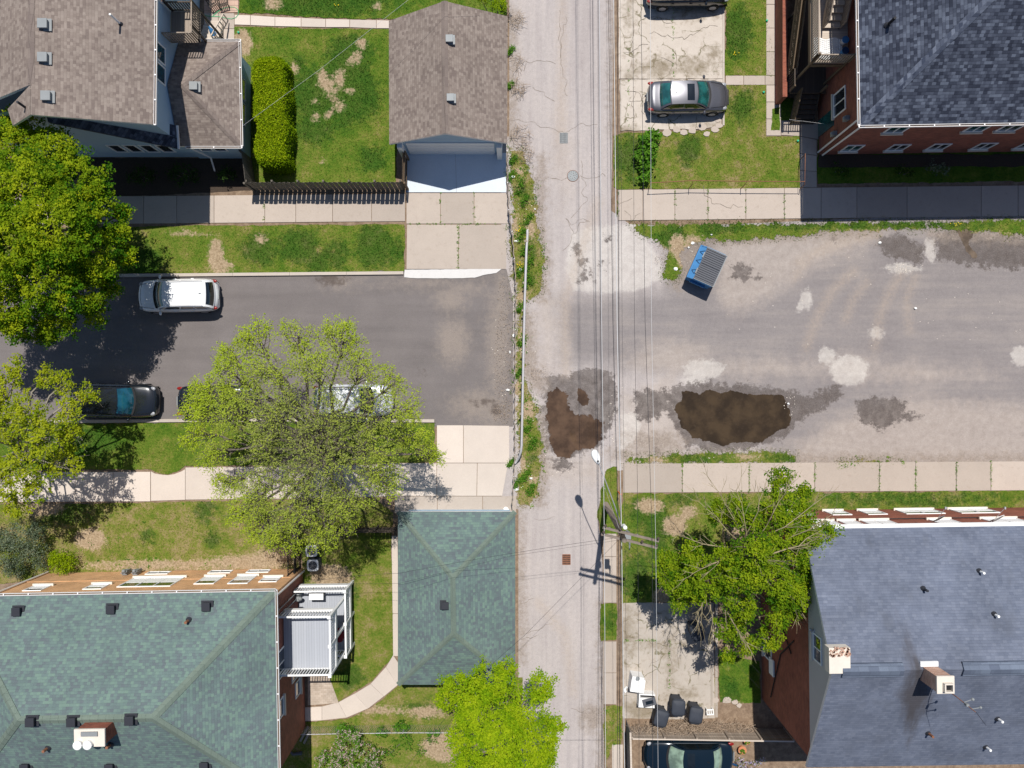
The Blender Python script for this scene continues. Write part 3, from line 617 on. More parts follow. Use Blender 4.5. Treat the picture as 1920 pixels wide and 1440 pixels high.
slabs('patio', [(577, 1268), (618, 1268)], [(577, 1322), (636, 1318)], 'pavers', rows=1)
slabs('walkway', [(1436, -80), (1465, -80)], [(1436, 142), (1465, 142)], 'walk', rows=5)
slabs('walkway', [(1360, 142), (1394, 142), (1434, 142), (1466, 142)], [(1360, 160), (1394, 160), (1434, 160), (1466, 160)], 'walk')
slabs('walkway', [(1436, 160), (1464, 160)], [(1436, 255), (1464, 255)], 'walk', rows=3)
slabs('walkway', [(1464, 226), (1500, 228), (1534, 232)], [(1464, 254), (1500, 256), (1534, 262)], 'walk')
slabs('walkway', [(1499, 256), (1531, 262)], [(1499, 352), (1531, 352)], 'walk', rows=3)
slabs('path_slabs', [(1340, 1120), (1346, 1120)], [(1340, 1345), (1346, 1345)], 'pad_brown', rows=3)
st = MB()
for (x, y, r) in [(1250, 250, 10), (1268, 243, 9), (1282, 248, 8), (1298, 246, 9), (1316, 240, 10), (1325, 252, 7), (1340, 244, 9), (1348, 236, 8), (1232, 252, 7), (1345, 226, 6), (1340, 1312, 8), (1362, 1312, 9), (1378, 1316, 7), (1385, 1322, 6)]:
    c = P(x, y); n = 7; a0 = random.random(); rr = [r / 32 * random.uniform(.7, 1.1) for _ in range(n)]
    tp = [(c.x + rr[i] * math.cos(a0 + i * 2 * math.pi / n), c.y + rr[i] * .75 * math.sin(a0 + i * 2 * math.pi / n), .075) for i in range(n)]
    st.add(tp + [(p[0], p[1], 0) for p in tp], [tuple(range(n))] + [(i, i + n, (i + 1) % n + n, (i + 1) % n) for i in range(n)])
tag(st.build('paving_stones', 'walk', tone=[.7] * len(st.v)), kind='structure')
cr = MB()
for pts in [[(1170, 100), (1195, 92), (1215, 84)], [(1200, 40), (1230, 30), (1260, 44)], [(1180, 190), (1210, 186), (1230, 180)], [(1215, 60), (1280, 76), (1316, 52), (1345, 50)], [(1240, 110), (1262, 120), (1256, 140)], [(1265, 95), (1274, 110), (1268, 130)], [(1170, 170), (1200, 175), (1208, 215)], [(1170, 1196), (1200, 1200), (1225, 1208)], [(1255, 1195), (1257, 1230), (1250, 1290)],
            [(1228, 1245), (1240, 1215), (1275, 1190)], [(1218, 1250), (1222, 1240)], [(1172, 392), (1182, 412), (1200, 400)], [(1320, 350), (1332, 382), (1360, 386), (1392, 388)], [(1160, 385), (1185, 372)], [(1184, 40), (1186, 90), (1180, 130)], [(1188, 160), (1186, 230)]]:
    ribbon(cr, pts, .022, .064, .09)
tag(cr.build('concrete_cracks', 'crack'), kind='structure')

# ---- lawns
lawn([(445, -120), (950, -120), (950, 28), (735, 36), (600, 33), (448, 24)], .35)
lawn([(442, 84), (438, 50), (470, 51), (735, 56), (735, 200), (745, 260), (742, 350), (480, 348), (470, 300), (465, 180), (450, 130), (455, 100)], .44, jit=.05)
lawn([(-100, 430), (320, 424), (500, 422), (759, 421), (758, 508), (500, 512), (-100, 517)], .56, jit=.06)
lawn([(-100, 797), (400, 791), (600, 792), (815, 793), (815, 866), (600, 870), (348, 874), (330, 884), (315, 889), (300, 887), (283, 880), (200, 880), (-100, 884)], .45, jit=.05)
lawn([(-100, 946), (200, 944), (440, 939), (700, 934), (738, 962), (735, 990), (560, 1000), (560, 1066), (300, 1070), (100, 1080), (-100, 1110)], .78, jit=.05)
lawn([(560, 998), (734, 998), (737, 1150), (737, 1228), (722, 1248), (692, 1280), (650, 1306), (635, 1315), (622, 1290), (617, 1266), (570, 1262), (568, 1066)], .66, jit=.05)
lawn([(760, 1270), (980, 1270), (976, 1440), (980, 1600), (520, 1600), (520, 1370), (560, 1354), (610, 1352), (655, 1346), (700, 1326), (725, 1305)], .7, jit=.05)
lawn([(952, 268), (984, 275), (1000, 315), (1010, 350), (1014, 400), (1024, 450), (1028, 520), (1020, 555), (998, 568), (988, 600), (990, 700), (1014, 765), (1022, 830), (1022, 880), (1016, 935), (985, 960), (962, 948), (966, 880), (962, 800), (958, 700), (962, 560), (950, 480), (951, 400)], .82, jit=.2, name='weedy_verge')
lawn([(1150, 256), (1166, 250), (1330, 244), (1356, 236), (1360, 160), (1436, 160), (1436, 256), (1499, 256), (1499, 352), (1340, 354), (1158, 355), (1150, 350)], .66, jit=.05)
lawn([(1360, -120), (1440, -120), (1436, 0), (1440, 60), (1447, 90), (1455, 142), (1360, 142)], .58, jit=.08)
lawn([(1320, 142), (1356, 112), (1356, 142)], .3, jit=.05)
lawn([(1464, 180), (1500, 186), (1500, 226), (1464, 226)], .2, jit=.06)
lawn([(1533, 262), (2050, 262), (2050, 338), (1533, 345)], .3, jit=.05)
lawn([(1175, 414), (1400, 412), (1700, 408), (2050, 402), (2050, 448), (1920, 450), (1890, 452), (1840, 444), (1780, 436), (1700, 440), (1600, 440), (1500, 446), (1440, 456), (1380, 458), (1330, 458), (1300, 464), (1286, 478), (1292, 505), (1274, 536), (1236, 530), (1238, 494), (1244, 474), (1228, 462), (1196, 446), (1176, 424)], .52, jit=.15)
lawn([(1168, 850), (1230, 848), (1300, 840), (1380, 843), (1440, 838), (1498, 842), (1500, 876), (1164, 878)], .62, z=.024, jit=.15)
lawn([(1560, 858), (1640, 856), (1700, 860), (1700, 876), (1560, 876)], .76, jit=.15)
lawn([(1138, 880), (1156, 875), (1160, 960), (1160, 1000), (1150, 1010), (1140, 1005), (1128, 1000), (1119, 970), (1126, 930)], .5, jit=.08)
lawn([(1168, 925), (1300, 924), (1500, 924), (1900, 920), (2050, 918), (2050, 958), (1500, 962), (1425, 962), (1425, 1060), (1330, 1130), (1200, 1130), (1166, 1130), (1163, 1000)], .62, jit=.08)
lawn([(1126, 1132), (1156, 1132), (1156, 1200), (1126, 1202)], .55, jit=.06)
lawn([(1134, 1322), (1168, 1324), (1164, 1395), (1146, 1400), (1136, 1440), (1132, 1400)], .75, jit=.08)
lawn([(1346, 1225), (1424, 1240), (1426, 1318), (1350, 1316)], .4, jit=.05)
lawn([(1326, 1270), (1345, 1270), (1345, 1330), (1328, 1330)], .7, jit=.04)
lawn([(1445, 245), (1462, 245), (1462, 200), (1448, 205)], .3, .055, jit=.05)

# weeds rooted in the joints of the sidewalks
jw = []; r_ = np.random.default_rng(31)
for x, y0, y1, dens in [(1265, 356, 412, .5), (1327, 355, 412, .6), (1398, 355, 411, .3), (1470, 354, 410, .5), (1279, 870, 924, .7), (1404, 868, 924, .9), (1527, 867, 923, .8), (1648, 866, 922, .8), (1716, 866, 922, 1), (1792, 865, 921, .7), (1857, 865, 921, .7), (826, 362, 420, .4), (889, 362, 420, .4), (859, 421, 505, .9), (1255, 1190, 1300, .5), (495, 376, 420, .4), (1262, 0, 150, .3), (1178, 0, 250, .15), (1158, 360, 410, .8)]:
    for _ in range(int((y1 - y0) * dens * .4)): c = P(x + r_.normal() * .6, r_.uniform(y0, y1)); jw.append((c.x, c.y))
for x0, x1, y in [(762, 950, 420.5), (950, 1100, 0)] + [(1170, 1230, 1200)]:
    if y: [jw.append(tuple(P(r_.uniform(x0, x1), y + r_.normal() * .7)[:2])) for _ in range(30)]
JW = np.array(jw)

# grass tufts: one uncountable mass over all lawns
def blades(name, n_m2, hgt, wid, cols, seed):
    V = []; col = []; r_ = np.random.default_rng(seed)
    for bx, z, dry in lawns:
        x0, y0 = np.maximum(bx.min(0), (-31, -24)); x1, y1 = np.minimum(bx.max(0), (31, 24))
        n = int((x1 - x0) * (y1 - y0) * n_m2)
        if n <= 0: continue
        x = r_.uniform(x0, x1, n); y = r_.uniform(y0, y1, n); k = sd_poly(x, y, bx) * 32 > -.03; x = x[k]; y = y[k]; n = len(x)
        PX = x * 32 + 960; PY = 720 - y * 32; lush = field(PX, PY, LUSH); bare = field(PX, PY, BARE)
        kk = bare < .5 + r_.uniform(-.06, .02, n); x, y, lush, bare = x[kk], y[kk], lush[kk], bare[kk]; n = len(x)
        a = r_.uniform(0, 6.283, n); h = hgt * r_.uniform(.5, 1.4, n) * (1 + .8 * (lush > .5)); w = wid * r_.uniform(.5, 1.3, n)
        ln = r_.uniform(.3, 1.3, n) * h; b = r_.uniform(0, 6.283, n)
        tri = np.stack([np.stack([x + np.cos(a) * w, y + np.sin(a) * w, np.full(n, z)], 1), np.stack([x - np.cos(a) * w, y - np.sin(a) * w, np.full(n, z)], 1), np.stack([x + np.cos(b) * ln, y + np.sin(b) * ln, z + h], 1)], 1)
        V.append(tri.reshape(-1, 3)); cc = np.stack([lush, np.minimum(bare, .45), np.full(n, dry) , np.zeros(n)], 1); col.append(np.repeat(cc, 3, 0))
    V = np.concatenate(V).astype(np.float32); col = np.concatenate(col).astype(np.float32); n = len(V)
    me = bpy.data.meshes.new(name); me.vertices.add(n); me.vertices.foreach_set('co', V.ravel()); me.loops.add(n); me.loops.foreach_set('vertex_index', np.arange(n, dtype=np.int32))
    me.polygons.add(n // 3); me.polygons.foreach_set('loop_start', np.arange(0, n, 3, dtype=np.int32)); me.update(calc_edges=True)
    at = me.attributes.new('mask', 'FLOAT_COLOR', 'POINT'); at.data.foreach_set('color', col.ravel()); ea = me.attributes.new('edge', 'FLOAT', 'POINT'); ea.data.foreach_set('value', np.ones(n, np.float32)); me.materials.append(M['lawn'])
    o = bpy.data.objects.new(name, me); C.objects.link(o); tag(o, kind='stuff'); tag(o, 'short green grass blades covering all the lawns', 'grass'); return o
blades('grass', 190, .045, .022, None, 3)
# ---------------------------------------------------------------- foliage
def leaf_mesh(name, ctr, tone, size, mat, parent, flat=.5, seed=1, aspect=.62):
    """ctr: (n,3) leaf centres; tone (n,2); each leaf is a small folded quad"""
    r = np.random.default_rng(seed); n = len(ctr); ctr = np.asarray(ctr, float)
    nrm = r.normal(size=(n, 3)); nrm[:, 2] = np.abs(nrm[:, 2]) + flat; nrm /= np.linalg.norm(nrm, axis=1)[:, None]
    a = r.normal(size=(n, 3)); a -= nrm * (a * nrm).sum(1)[:, None]; a /= np.linalg.norm(a, axis=1)[:, None]; b = np.cross(nrm, a)
    s = size * r.uniform(.6, 1.35, n)[:, None]; w = s * aspect
    v = np.stack([ctr - a * s * .5, ctr + b * w * .5 - nrm * s * .1, ctr + a * s * .5, ctr - b * w * .5 - nrm * s * .1], 1).reshape(-1, 3).astype(np.float32)
    me = bpy.data.meshes.new(name); me.vertices.add(4 * n); me.vertices.foreach_set('co', v.ravel()); me.loops.add(4 * n); me.loops.foreach_set('vertex_index', np.arange(4 * n, dtype=np.int32))
    me.polygons.add(n); me.polygons.foreach_set('loop_start', np.arange(0, 4 * n, 4, dtype=np.int32)); me.update(calc_edges=True)
    cc = np.zeros((n, 4), np.float32); cc[:, :2] = tone; cc[:, 3] = 1
    at = me.attributes.new('tone', 'FLOAT_COLOR', 'POINT'); at.data.foreach_set('color', np.repeat(cc, 4, 0).ravel()); me.materials.append(M[mat])
    o = bpy.data.objects.new(name, me); C.objects.link(o)
    if parent: o.parent = parent
    return o

def sprigs(blobs, per_m2, nleaf, spread, seed, shell=(.72, 1.08), tipk=1.0, low=-.35, sub=9, subr=.42):
    """blobs (x,y,z,r) -> lumps -> sprigs -> leaves"""
    r = np.random.default_rng(seed); lumps = []
    for (x, y, z, rad) in blobs:
        lumps.append((x, y, z, rad * .8))
        for _ in range(sub):
            d = r.normal(size=3); d /= np.linalg.norm(d); d[2] = abs(d[2]) * .9 - .15
            q = rad * r.uniform(.55, .9); lumps.append((x + d[0] * q, y + d[1] * q, z + d[2] * q * .8, rad * subr * r.uniform(.6, 1.2)))
    cs = []; tn = []; sp = []
    for (x, y, z, rad) in lumps:
        n = max(2, int(per_m2 * rad * rad * 6)); d = r.normal(size=(n, 3)); d /= np.linalg.norm(d, axis=1)[:, None]
        d[:, 2] = np.where(d[:, 2] < low, -d[:, 2], d[:, 2]); q = rad * r.uniform(shell[0], shell[1], n)
        c = np.stack([x + d[:, 0] * q, y + d[:, 1] * q, z + d[:, 2] * q * .85], 1); sp.append(c)
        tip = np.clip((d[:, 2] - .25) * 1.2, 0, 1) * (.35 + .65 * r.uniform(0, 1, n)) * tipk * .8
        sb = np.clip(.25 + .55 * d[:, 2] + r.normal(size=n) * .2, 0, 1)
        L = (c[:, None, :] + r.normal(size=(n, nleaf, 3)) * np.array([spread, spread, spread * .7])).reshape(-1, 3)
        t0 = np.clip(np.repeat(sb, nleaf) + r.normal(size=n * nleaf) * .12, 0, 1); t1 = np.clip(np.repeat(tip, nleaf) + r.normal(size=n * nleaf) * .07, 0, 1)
        cs.append(L); tn.append(np.stack([t0, t1], 1))
    return np.concatenate(cs), np.concatenate(tn), np.concatenate(sp), lumps

def limb(mb, a, b, r0, r1, wob=.12, n=5, seg=5):
    a = Vector(a); b = Vector(b); L = (b - a).length; pts = []; rad = []
    for i in range(seg + 1):
        t = i / seg; p = a.lerp(b, t); w = wob * L * math.sin(math.pi * t)
        p += Vector((random.uniform(-1, 1), random.uniform(-1, 1), random.uniform(-.2, .6))) * w * .5
        p.z += .12 * L * math.sin(math.pi * t); pts.append(p); rad.append(r0 + (r1 - r0) * t)
    mb.tube(pts, rad, n); return pts

def tree(name, label, base, fork_z, blobs, leafmat, bark, per_m2, nleaf, spread, lsize, seed, trunk_r=.22, twig=0, twig_len=.9, twig_up=.2, dead=None, tipk=1.0, group=None, shell=(.72, 1.08), sub=9, subr=.42, flat=.5, twigmat=None, lowr=-.35, rim=None):
    random.seed(seed); bx, by = base
    t = thing(name, label, 'tree', (bx, by, 0), group=group)
    loc = lambda q: (q[0] - bx, q[1] - by, q[2])
    bl = [loc(b) + (b[3],) for b in blobs]
    cs, tn, sp, lumps = sprigs(bl, per_m2, nleaf, spread, seed, shell, tipk, lowr, sub, subr)
    if rim:   # young outer shoots are greener than the thin grey-green centre
        d_ = np.hypot(cs[:, 0] - rim[0] + bx, cs[:, 1] - rim[1] + by) / rim[2]; rr_ = np.random.default_rng(seed + 3)
        tn[:, 0] = np.clip(tn[:, 0] * .35 + (d_ - .35) * 1.1, 0, 1); tn[:, 1] *= .6
        keep = rr_.uniform(0, 1, len(cs)) < np.clip(.42 + d_ * .5, 0, 1) * np.where(np.hypot((cs[:, 0] + bx - P(655, 745, 8).x) / 1.9, (cs[:, 1] + by - P(655, 745, 8).y) / 1.0) < 1, .6, 1); cs = cs[keep]; tn = tn[keep]
    leaf_mesh('crown', cs, tn, lsize, leafmat, t, flat, seed)
    tr = MB(); cz = sum(b[2] for b in bl) / len(bl); cx = sum(b[0] for b in bl) / len(bl); cy = sum(b[1] for b in bl) / len(bl)
    fork = Vector((cx * .25, cy * .25, fork_z)); tr.tube([(0, 0, -.1), (.03, -.02, fork_z * .5), fork], [trunk_r * 1.35, trunk_r, trunk_r * .9], 9)
    tr.build('trunk', bark, t, smooth=True)
    br = MB(); ends = []
    for b in bl:
        p = Vector(b[:3]); mid = fork.lerp(p, .5); mid.z += .3
        pts = limb(br, fork, p, trunk_r * .42, .035, .12); ends.append((p, b[3]))
    for (x, y, z, rr) in lumps:
        q = Vector((x, y, z)); e = min(ends, key=lambda k: (k[0] - q).length)[0]
        if (q - e).length > .15: limb(br, e.lerp(fork, .15), q, .03, .012, .15, 4, 3)
    br.build('branches', bark, t, smooth=True)
    if twig:
        r = np.random.default_rng(seed + 9); tw = MB()
        for i in r.choice(len(sp), min(twig, len(sp)), replace=False):
            p = Vector(sp[i]); e = min(ends, key=lambda k: (k[0] - p).length)[0]; d = (p - e)
            if d.length < .05: continue
            d.normalize(); d += Vector(r.normal(size=3)) * .3; d.z += twig_up
            a = p - d * twig_len * .7; m_ = p + Vector(r.normal(size=3)) * .05; q = p + d * twig_len * .35
            tw.tube([a, m_, q], [.010, .007, .004], 3, False)
        tw.build('twigs', twigmat or bark, t)
    if dead:
        for (a, b, r0) in dead:
            dd = MB(); a = Vector(loc(a)); b = Vector(loc(b)); pts = limb(dd, a, b, r0, .012, .10, 5, 5)
            for k in range(2, 6):
                for s_ in range(2):
                    q = pts[k]; d = (b - a).normalized() + Vector((random.uniform(-1, 1), random.uniform(-1, 1), random.uniform(-.3, .5))) * .8
                    e = q + d * (b - a).length * random.uniform(.10, .26); sub_ = limb(dd, q, e, r0 * .35, .008, .12, 4, 3)
                    for u in range(2):
                        d2 = d + Vector((random.uniform(-1, 1), random.uniform(-1, 1), random.uniform(-.3, .5))) * .7; limb(dd, sub_[2], sub_[2] + d2 * random.uniform(.2, .5), .010, .005, .1, 3, 2)
            dd.build('dead_branch', 'bark_tan', t)
    return t
def B(px, py, r, z):
    p = P(px, py, z); return (p.x, p.y, z, r * (H - z) / F)

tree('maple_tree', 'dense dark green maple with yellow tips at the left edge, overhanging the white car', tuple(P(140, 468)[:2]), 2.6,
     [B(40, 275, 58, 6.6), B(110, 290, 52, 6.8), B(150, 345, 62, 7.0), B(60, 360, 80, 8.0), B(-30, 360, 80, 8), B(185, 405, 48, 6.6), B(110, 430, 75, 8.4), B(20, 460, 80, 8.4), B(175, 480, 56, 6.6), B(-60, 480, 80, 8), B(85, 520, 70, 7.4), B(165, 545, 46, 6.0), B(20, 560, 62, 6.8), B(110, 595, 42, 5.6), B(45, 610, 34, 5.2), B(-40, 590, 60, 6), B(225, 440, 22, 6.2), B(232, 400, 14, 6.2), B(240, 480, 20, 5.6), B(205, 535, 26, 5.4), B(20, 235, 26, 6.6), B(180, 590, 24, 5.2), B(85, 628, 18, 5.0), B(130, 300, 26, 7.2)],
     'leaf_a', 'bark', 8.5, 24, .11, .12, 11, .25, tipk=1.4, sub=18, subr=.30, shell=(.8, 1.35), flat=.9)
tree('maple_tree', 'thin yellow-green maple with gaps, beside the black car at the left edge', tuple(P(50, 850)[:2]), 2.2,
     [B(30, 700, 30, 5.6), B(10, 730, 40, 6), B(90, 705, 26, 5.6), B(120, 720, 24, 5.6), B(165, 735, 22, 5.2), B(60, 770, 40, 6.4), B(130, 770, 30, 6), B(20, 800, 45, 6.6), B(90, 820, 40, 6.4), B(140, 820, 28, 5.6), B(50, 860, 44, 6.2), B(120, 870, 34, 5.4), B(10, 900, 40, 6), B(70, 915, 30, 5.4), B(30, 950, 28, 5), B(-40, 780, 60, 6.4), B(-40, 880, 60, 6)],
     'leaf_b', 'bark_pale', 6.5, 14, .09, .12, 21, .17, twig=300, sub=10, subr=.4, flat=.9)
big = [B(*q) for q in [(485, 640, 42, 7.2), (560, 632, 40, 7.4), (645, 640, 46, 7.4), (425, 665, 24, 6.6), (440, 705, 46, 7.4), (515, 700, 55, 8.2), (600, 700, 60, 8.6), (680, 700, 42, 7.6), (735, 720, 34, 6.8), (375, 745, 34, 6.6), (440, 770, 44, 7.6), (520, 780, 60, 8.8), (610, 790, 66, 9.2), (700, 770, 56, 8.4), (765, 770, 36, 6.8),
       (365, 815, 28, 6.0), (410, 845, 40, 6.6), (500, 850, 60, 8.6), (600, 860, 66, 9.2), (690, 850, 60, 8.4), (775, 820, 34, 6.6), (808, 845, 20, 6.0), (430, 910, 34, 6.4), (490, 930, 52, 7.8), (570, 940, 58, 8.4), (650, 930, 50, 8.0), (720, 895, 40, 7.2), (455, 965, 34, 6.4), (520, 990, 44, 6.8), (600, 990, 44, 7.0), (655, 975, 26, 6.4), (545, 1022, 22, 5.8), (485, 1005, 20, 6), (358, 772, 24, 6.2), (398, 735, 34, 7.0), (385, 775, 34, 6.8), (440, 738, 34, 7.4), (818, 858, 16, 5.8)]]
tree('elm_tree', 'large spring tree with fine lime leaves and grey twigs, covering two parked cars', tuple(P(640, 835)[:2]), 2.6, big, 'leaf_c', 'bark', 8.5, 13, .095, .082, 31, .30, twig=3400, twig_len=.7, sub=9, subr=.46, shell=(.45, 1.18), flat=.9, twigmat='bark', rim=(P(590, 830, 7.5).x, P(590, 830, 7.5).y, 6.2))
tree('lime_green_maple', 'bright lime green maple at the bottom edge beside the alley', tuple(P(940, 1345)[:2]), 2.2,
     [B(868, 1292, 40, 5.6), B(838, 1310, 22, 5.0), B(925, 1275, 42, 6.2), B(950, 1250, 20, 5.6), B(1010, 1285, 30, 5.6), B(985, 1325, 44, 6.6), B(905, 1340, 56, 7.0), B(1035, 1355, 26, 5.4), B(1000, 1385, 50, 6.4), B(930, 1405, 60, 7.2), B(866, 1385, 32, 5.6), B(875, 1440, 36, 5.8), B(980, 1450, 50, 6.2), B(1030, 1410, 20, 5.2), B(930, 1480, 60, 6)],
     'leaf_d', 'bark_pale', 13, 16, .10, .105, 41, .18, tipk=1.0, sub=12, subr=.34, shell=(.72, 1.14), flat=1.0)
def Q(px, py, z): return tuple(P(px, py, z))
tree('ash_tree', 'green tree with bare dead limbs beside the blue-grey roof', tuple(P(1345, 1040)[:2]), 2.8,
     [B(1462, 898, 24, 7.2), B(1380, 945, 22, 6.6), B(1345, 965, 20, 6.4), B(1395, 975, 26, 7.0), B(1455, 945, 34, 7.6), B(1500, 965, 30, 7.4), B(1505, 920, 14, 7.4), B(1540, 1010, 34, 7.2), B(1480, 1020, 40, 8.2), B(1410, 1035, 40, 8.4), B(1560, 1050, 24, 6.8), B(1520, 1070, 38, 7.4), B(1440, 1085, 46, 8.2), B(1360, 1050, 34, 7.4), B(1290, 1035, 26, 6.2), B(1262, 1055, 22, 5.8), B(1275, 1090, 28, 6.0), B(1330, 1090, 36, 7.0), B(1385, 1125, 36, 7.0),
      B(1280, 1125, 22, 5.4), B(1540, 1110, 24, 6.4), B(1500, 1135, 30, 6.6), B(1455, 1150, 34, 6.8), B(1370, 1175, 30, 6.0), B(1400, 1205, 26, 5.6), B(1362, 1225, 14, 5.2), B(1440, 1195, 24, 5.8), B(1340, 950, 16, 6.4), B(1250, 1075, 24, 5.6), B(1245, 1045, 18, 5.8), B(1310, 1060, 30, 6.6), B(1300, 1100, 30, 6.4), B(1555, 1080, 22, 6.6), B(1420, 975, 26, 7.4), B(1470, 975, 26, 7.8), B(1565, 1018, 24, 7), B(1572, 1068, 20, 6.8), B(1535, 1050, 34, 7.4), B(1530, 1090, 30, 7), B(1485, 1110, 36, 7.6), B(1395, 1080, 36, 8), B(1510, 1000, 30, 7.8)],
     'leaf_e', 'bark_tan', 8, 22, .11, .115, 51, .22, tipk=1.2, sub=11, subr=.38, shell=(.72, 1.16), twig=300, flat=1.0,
     dead=[(Q(1390, 1030, 7), Q(1270, 1003, 7), .04), (Q(1400, 1010, 6.6), Q(1335, 905, 7.5), .03), (Q(1400, 1000, 7.4), Q(1440, 890, 8.3), .03), (Q(1420, 1010, 7.8), Q(1540, 935, 8.6), .035), (Q(1430, 1030, 8), Q(1560, 965, 8.6), .03), (Q(1380, 1010, 6.6), Q(1310, 940, 7), .03), (Q(1430, 1045, 8.4), Q(1530, 1000, 8.8), .05), (Q(1360, 1030, 7.4), Q(1440, 1050, 8.8), .05),
           (Q(1330, 1080, 6.4), Q(1308, 1165, 6.6), .04), (Q(1330, 1090, 6.4), Q(1400, 1205, 6.8), .05), (Q(1330, 1100, 6.4), Q(1335, 1190, 6.2), .05), (Q(1400, 1030, 7), Q(1380, 920, 8.0), .03), (Q(1420, 1010, 7.4), Q(1480, 900, 8.4), .03), (Q(1470, 1090, 7.6), Q(1500, 1165, 7.0), .02), (Q(1380, 1030, 7.4), Q(1300, 1075, 7.4), .04)])

def bush(name, label, cat, blobs, mat, per, nl, spread, ls, seed, sub=8, subr=.35, shell=(.85, 1.05), flat=.4, stem='bark', extra=None, tipk=.6, group=None):
    bx = sum(b[0] for b in blobs) / len(blobs); by = sum(b[1] for b in blobs) / len(blobs)
    t = thing(name, label, cat, (bx, by, 0), group=group); bl = [(b[0] - bx, b[1] - by, b[2], b[3]) for b in blobs]
    cs, tn, sp, _ = sprigs(bl, per, nl, spread, seed, shell, tipk, -.7, sub, subr); k = cs[:, 2] > .02; leaf_mesh('foliage', cs[k], tn[k], ls, mat, t, flat, seed)
    random.seed(seed)
    for b in bl: s = MB(); s.tube([(b[0] * .6, b[1] * .6, -.05), (b[0] + random.uniform(-.1, .1), b[1] + random.uniform(-.1, .1), max(.1, b[2]))], [.03, .012], 5); s.build('stem', stem, t)
    if extra:
        r = np.random.default_rng(seed); i = r.choice(len(sp), min(extra[1], len(sp)), replace=False); top = sp[i] + np.array([0, 0, .06])
        L = (top[:, None, :] + r.normal(size=(len(top), 9, 3)) * .045).reshape(-1, 3); leaf_mesh('flowers', L, r.uniform(0, 1, (len(L), 2)), .06, extra[0], t, .3, seed)
    return t
# hedge: clipped slab of golden-green foliage
def hedge():
    r = np.random.default_rng(5); c = P(505, 206, 1.9); L = []; T = []
    t = thing('hedge', 'tall clipped yellow-green hedge between the white house and the lawn', 'hedge', (c.x, c.y, 0)); hx, hy, hz = .86, 3.05, 2.0
    n = 15000; f = r.uniform(0, 1, n); x = r.uniform(-1, 1, n); y = r.uniform(-1, 1, n); z = r.uniform(0, 1, n)
    top = f < .5; s1 = (f >= .5) & (f < .78); s2 = f >= .78
    sx = np.where(s1, np.sign(x), x); sy = np.where(s2, np.sign(y), y); sz = np.where(top, 1, z)
    # superellipse rounding in plan and section
    k = np.power(np.abs(sx) ** 6 + np.abs(sy * 1.0) ** 10 + (sz * .98) ** 10, -1 / 8.0); k = np.minimum(k, 1.02)
    bul = 1 + .07 * np.sin(sy * 4.2 + 1.2 * sx) + .05 * np.sin(sy * 9 + sx * 5)
    p = np.stack([sx * k * hx * bul + .10 * np.where(sy < -.2, 1, -.3), sy * k * hy, sz * k * hz * (1 + .03 * np.sin(sx * 5 + sy * 7))], 1) + r.normal(size=(n, 3)) * .035
    w = np.repeat(p, 4, 0) + r.normal(size=(4 * n, 3)) * .04; w[:, 2] = np.maximum(w[:, 2], .05)
    tt = np.stack([np.clip(r.uniform(0, 1, 4 * n), 0, 1), r.uniform(0, 1, 4 * n) ** 2 * np.repeat(top, 4)], 1)
    leaf_mesh('foliage', w, tt, .075, 'leaf_hedge', t, .2, 6); m = MB(); m.box(-.64, -2.7, 0, .64, 2.7, 1.75); m.build('branches', 'wood_dark', t)
hedge()
bush('round_shrub', 'round bright green shrub at the corner of the tan brick wall', 'shrub', [B(115, 1049, 25, .7), B(105, 1046, 16, .8), B(128, 1052, 14, .7)], 'leaf_hedge', 40, 7, .06, .07, 61, 10, .35)
bush('conifer_shrub', 'blue-green spreading conifer left of the round shrub', 'shrub', [B(40, 1000, 34, 1.6), B(10, 1040, 34, 1.5), B(62, 1035, 26, 1.3), B(30, 1065, 22, 1.1), B(70, 995, 20, 1.2), B(-20, 1000, 30, 1.4), B(75, 1060, 12, .8)], 'leaf_conifer', 26, 10, .09, .075, 62, 12, .3, flat=.2)
bush('flowering_bush', 'bush full of small pink blossoms at the bottom edge', 'bush', [B(650, 1395, 30, 1.3), B(620, 1425, 26, 1.1), B(680, 1420, 34, 1.3), B(640, 1450, 34, 1.2), B(700, 1440, 24, 1.0)], 'leaf_weed', 22, 7, .08, .09, 63, 8, extra=('petal', 420))
bush('evergreen_shrub', 'dark golden evergreen touching the top of the brown garage roof', 'shrub', [B(935, 8, 18, 1.8), B(920, -8, 22, 1.8), B(905, 2, 10, 1.4), B(945, -20, 18, 1.6)], 'leaf_hedge', 30, 8, .07, .075, 64)
bush('leafy_bush', 'tall weedy bush with long bright leaves beside the power lines', 'bush', [B(1215, 262, 16, .7), B(1222, 285, 16, .7), B(1205, 290, 14, .6), B(1228, 255, 10, .6), B(1212, 312, 12, .5), B(1208, 335, 10, .45)], 'leaf_weed', 16, 8, .12, .19, 65, 6)
WB = [(958, 330, 6), (975, 352, 9), (984, 378, 8), (990, 410, 8), (978, 440, 9), (985, 470, 9), (993, 495, 9), (975, 510, 7), (988, 530, 8), (974, 578, 6), (978, 640, 6), (972, 700, 5), (990, 800, 8), (998, 832, 8), (986, 892, 7), (995, 918, 7), (970, 905, 6), (958, 868, 5), (962, 300, 6), (956, 95, 5), (956, 160, 4)]
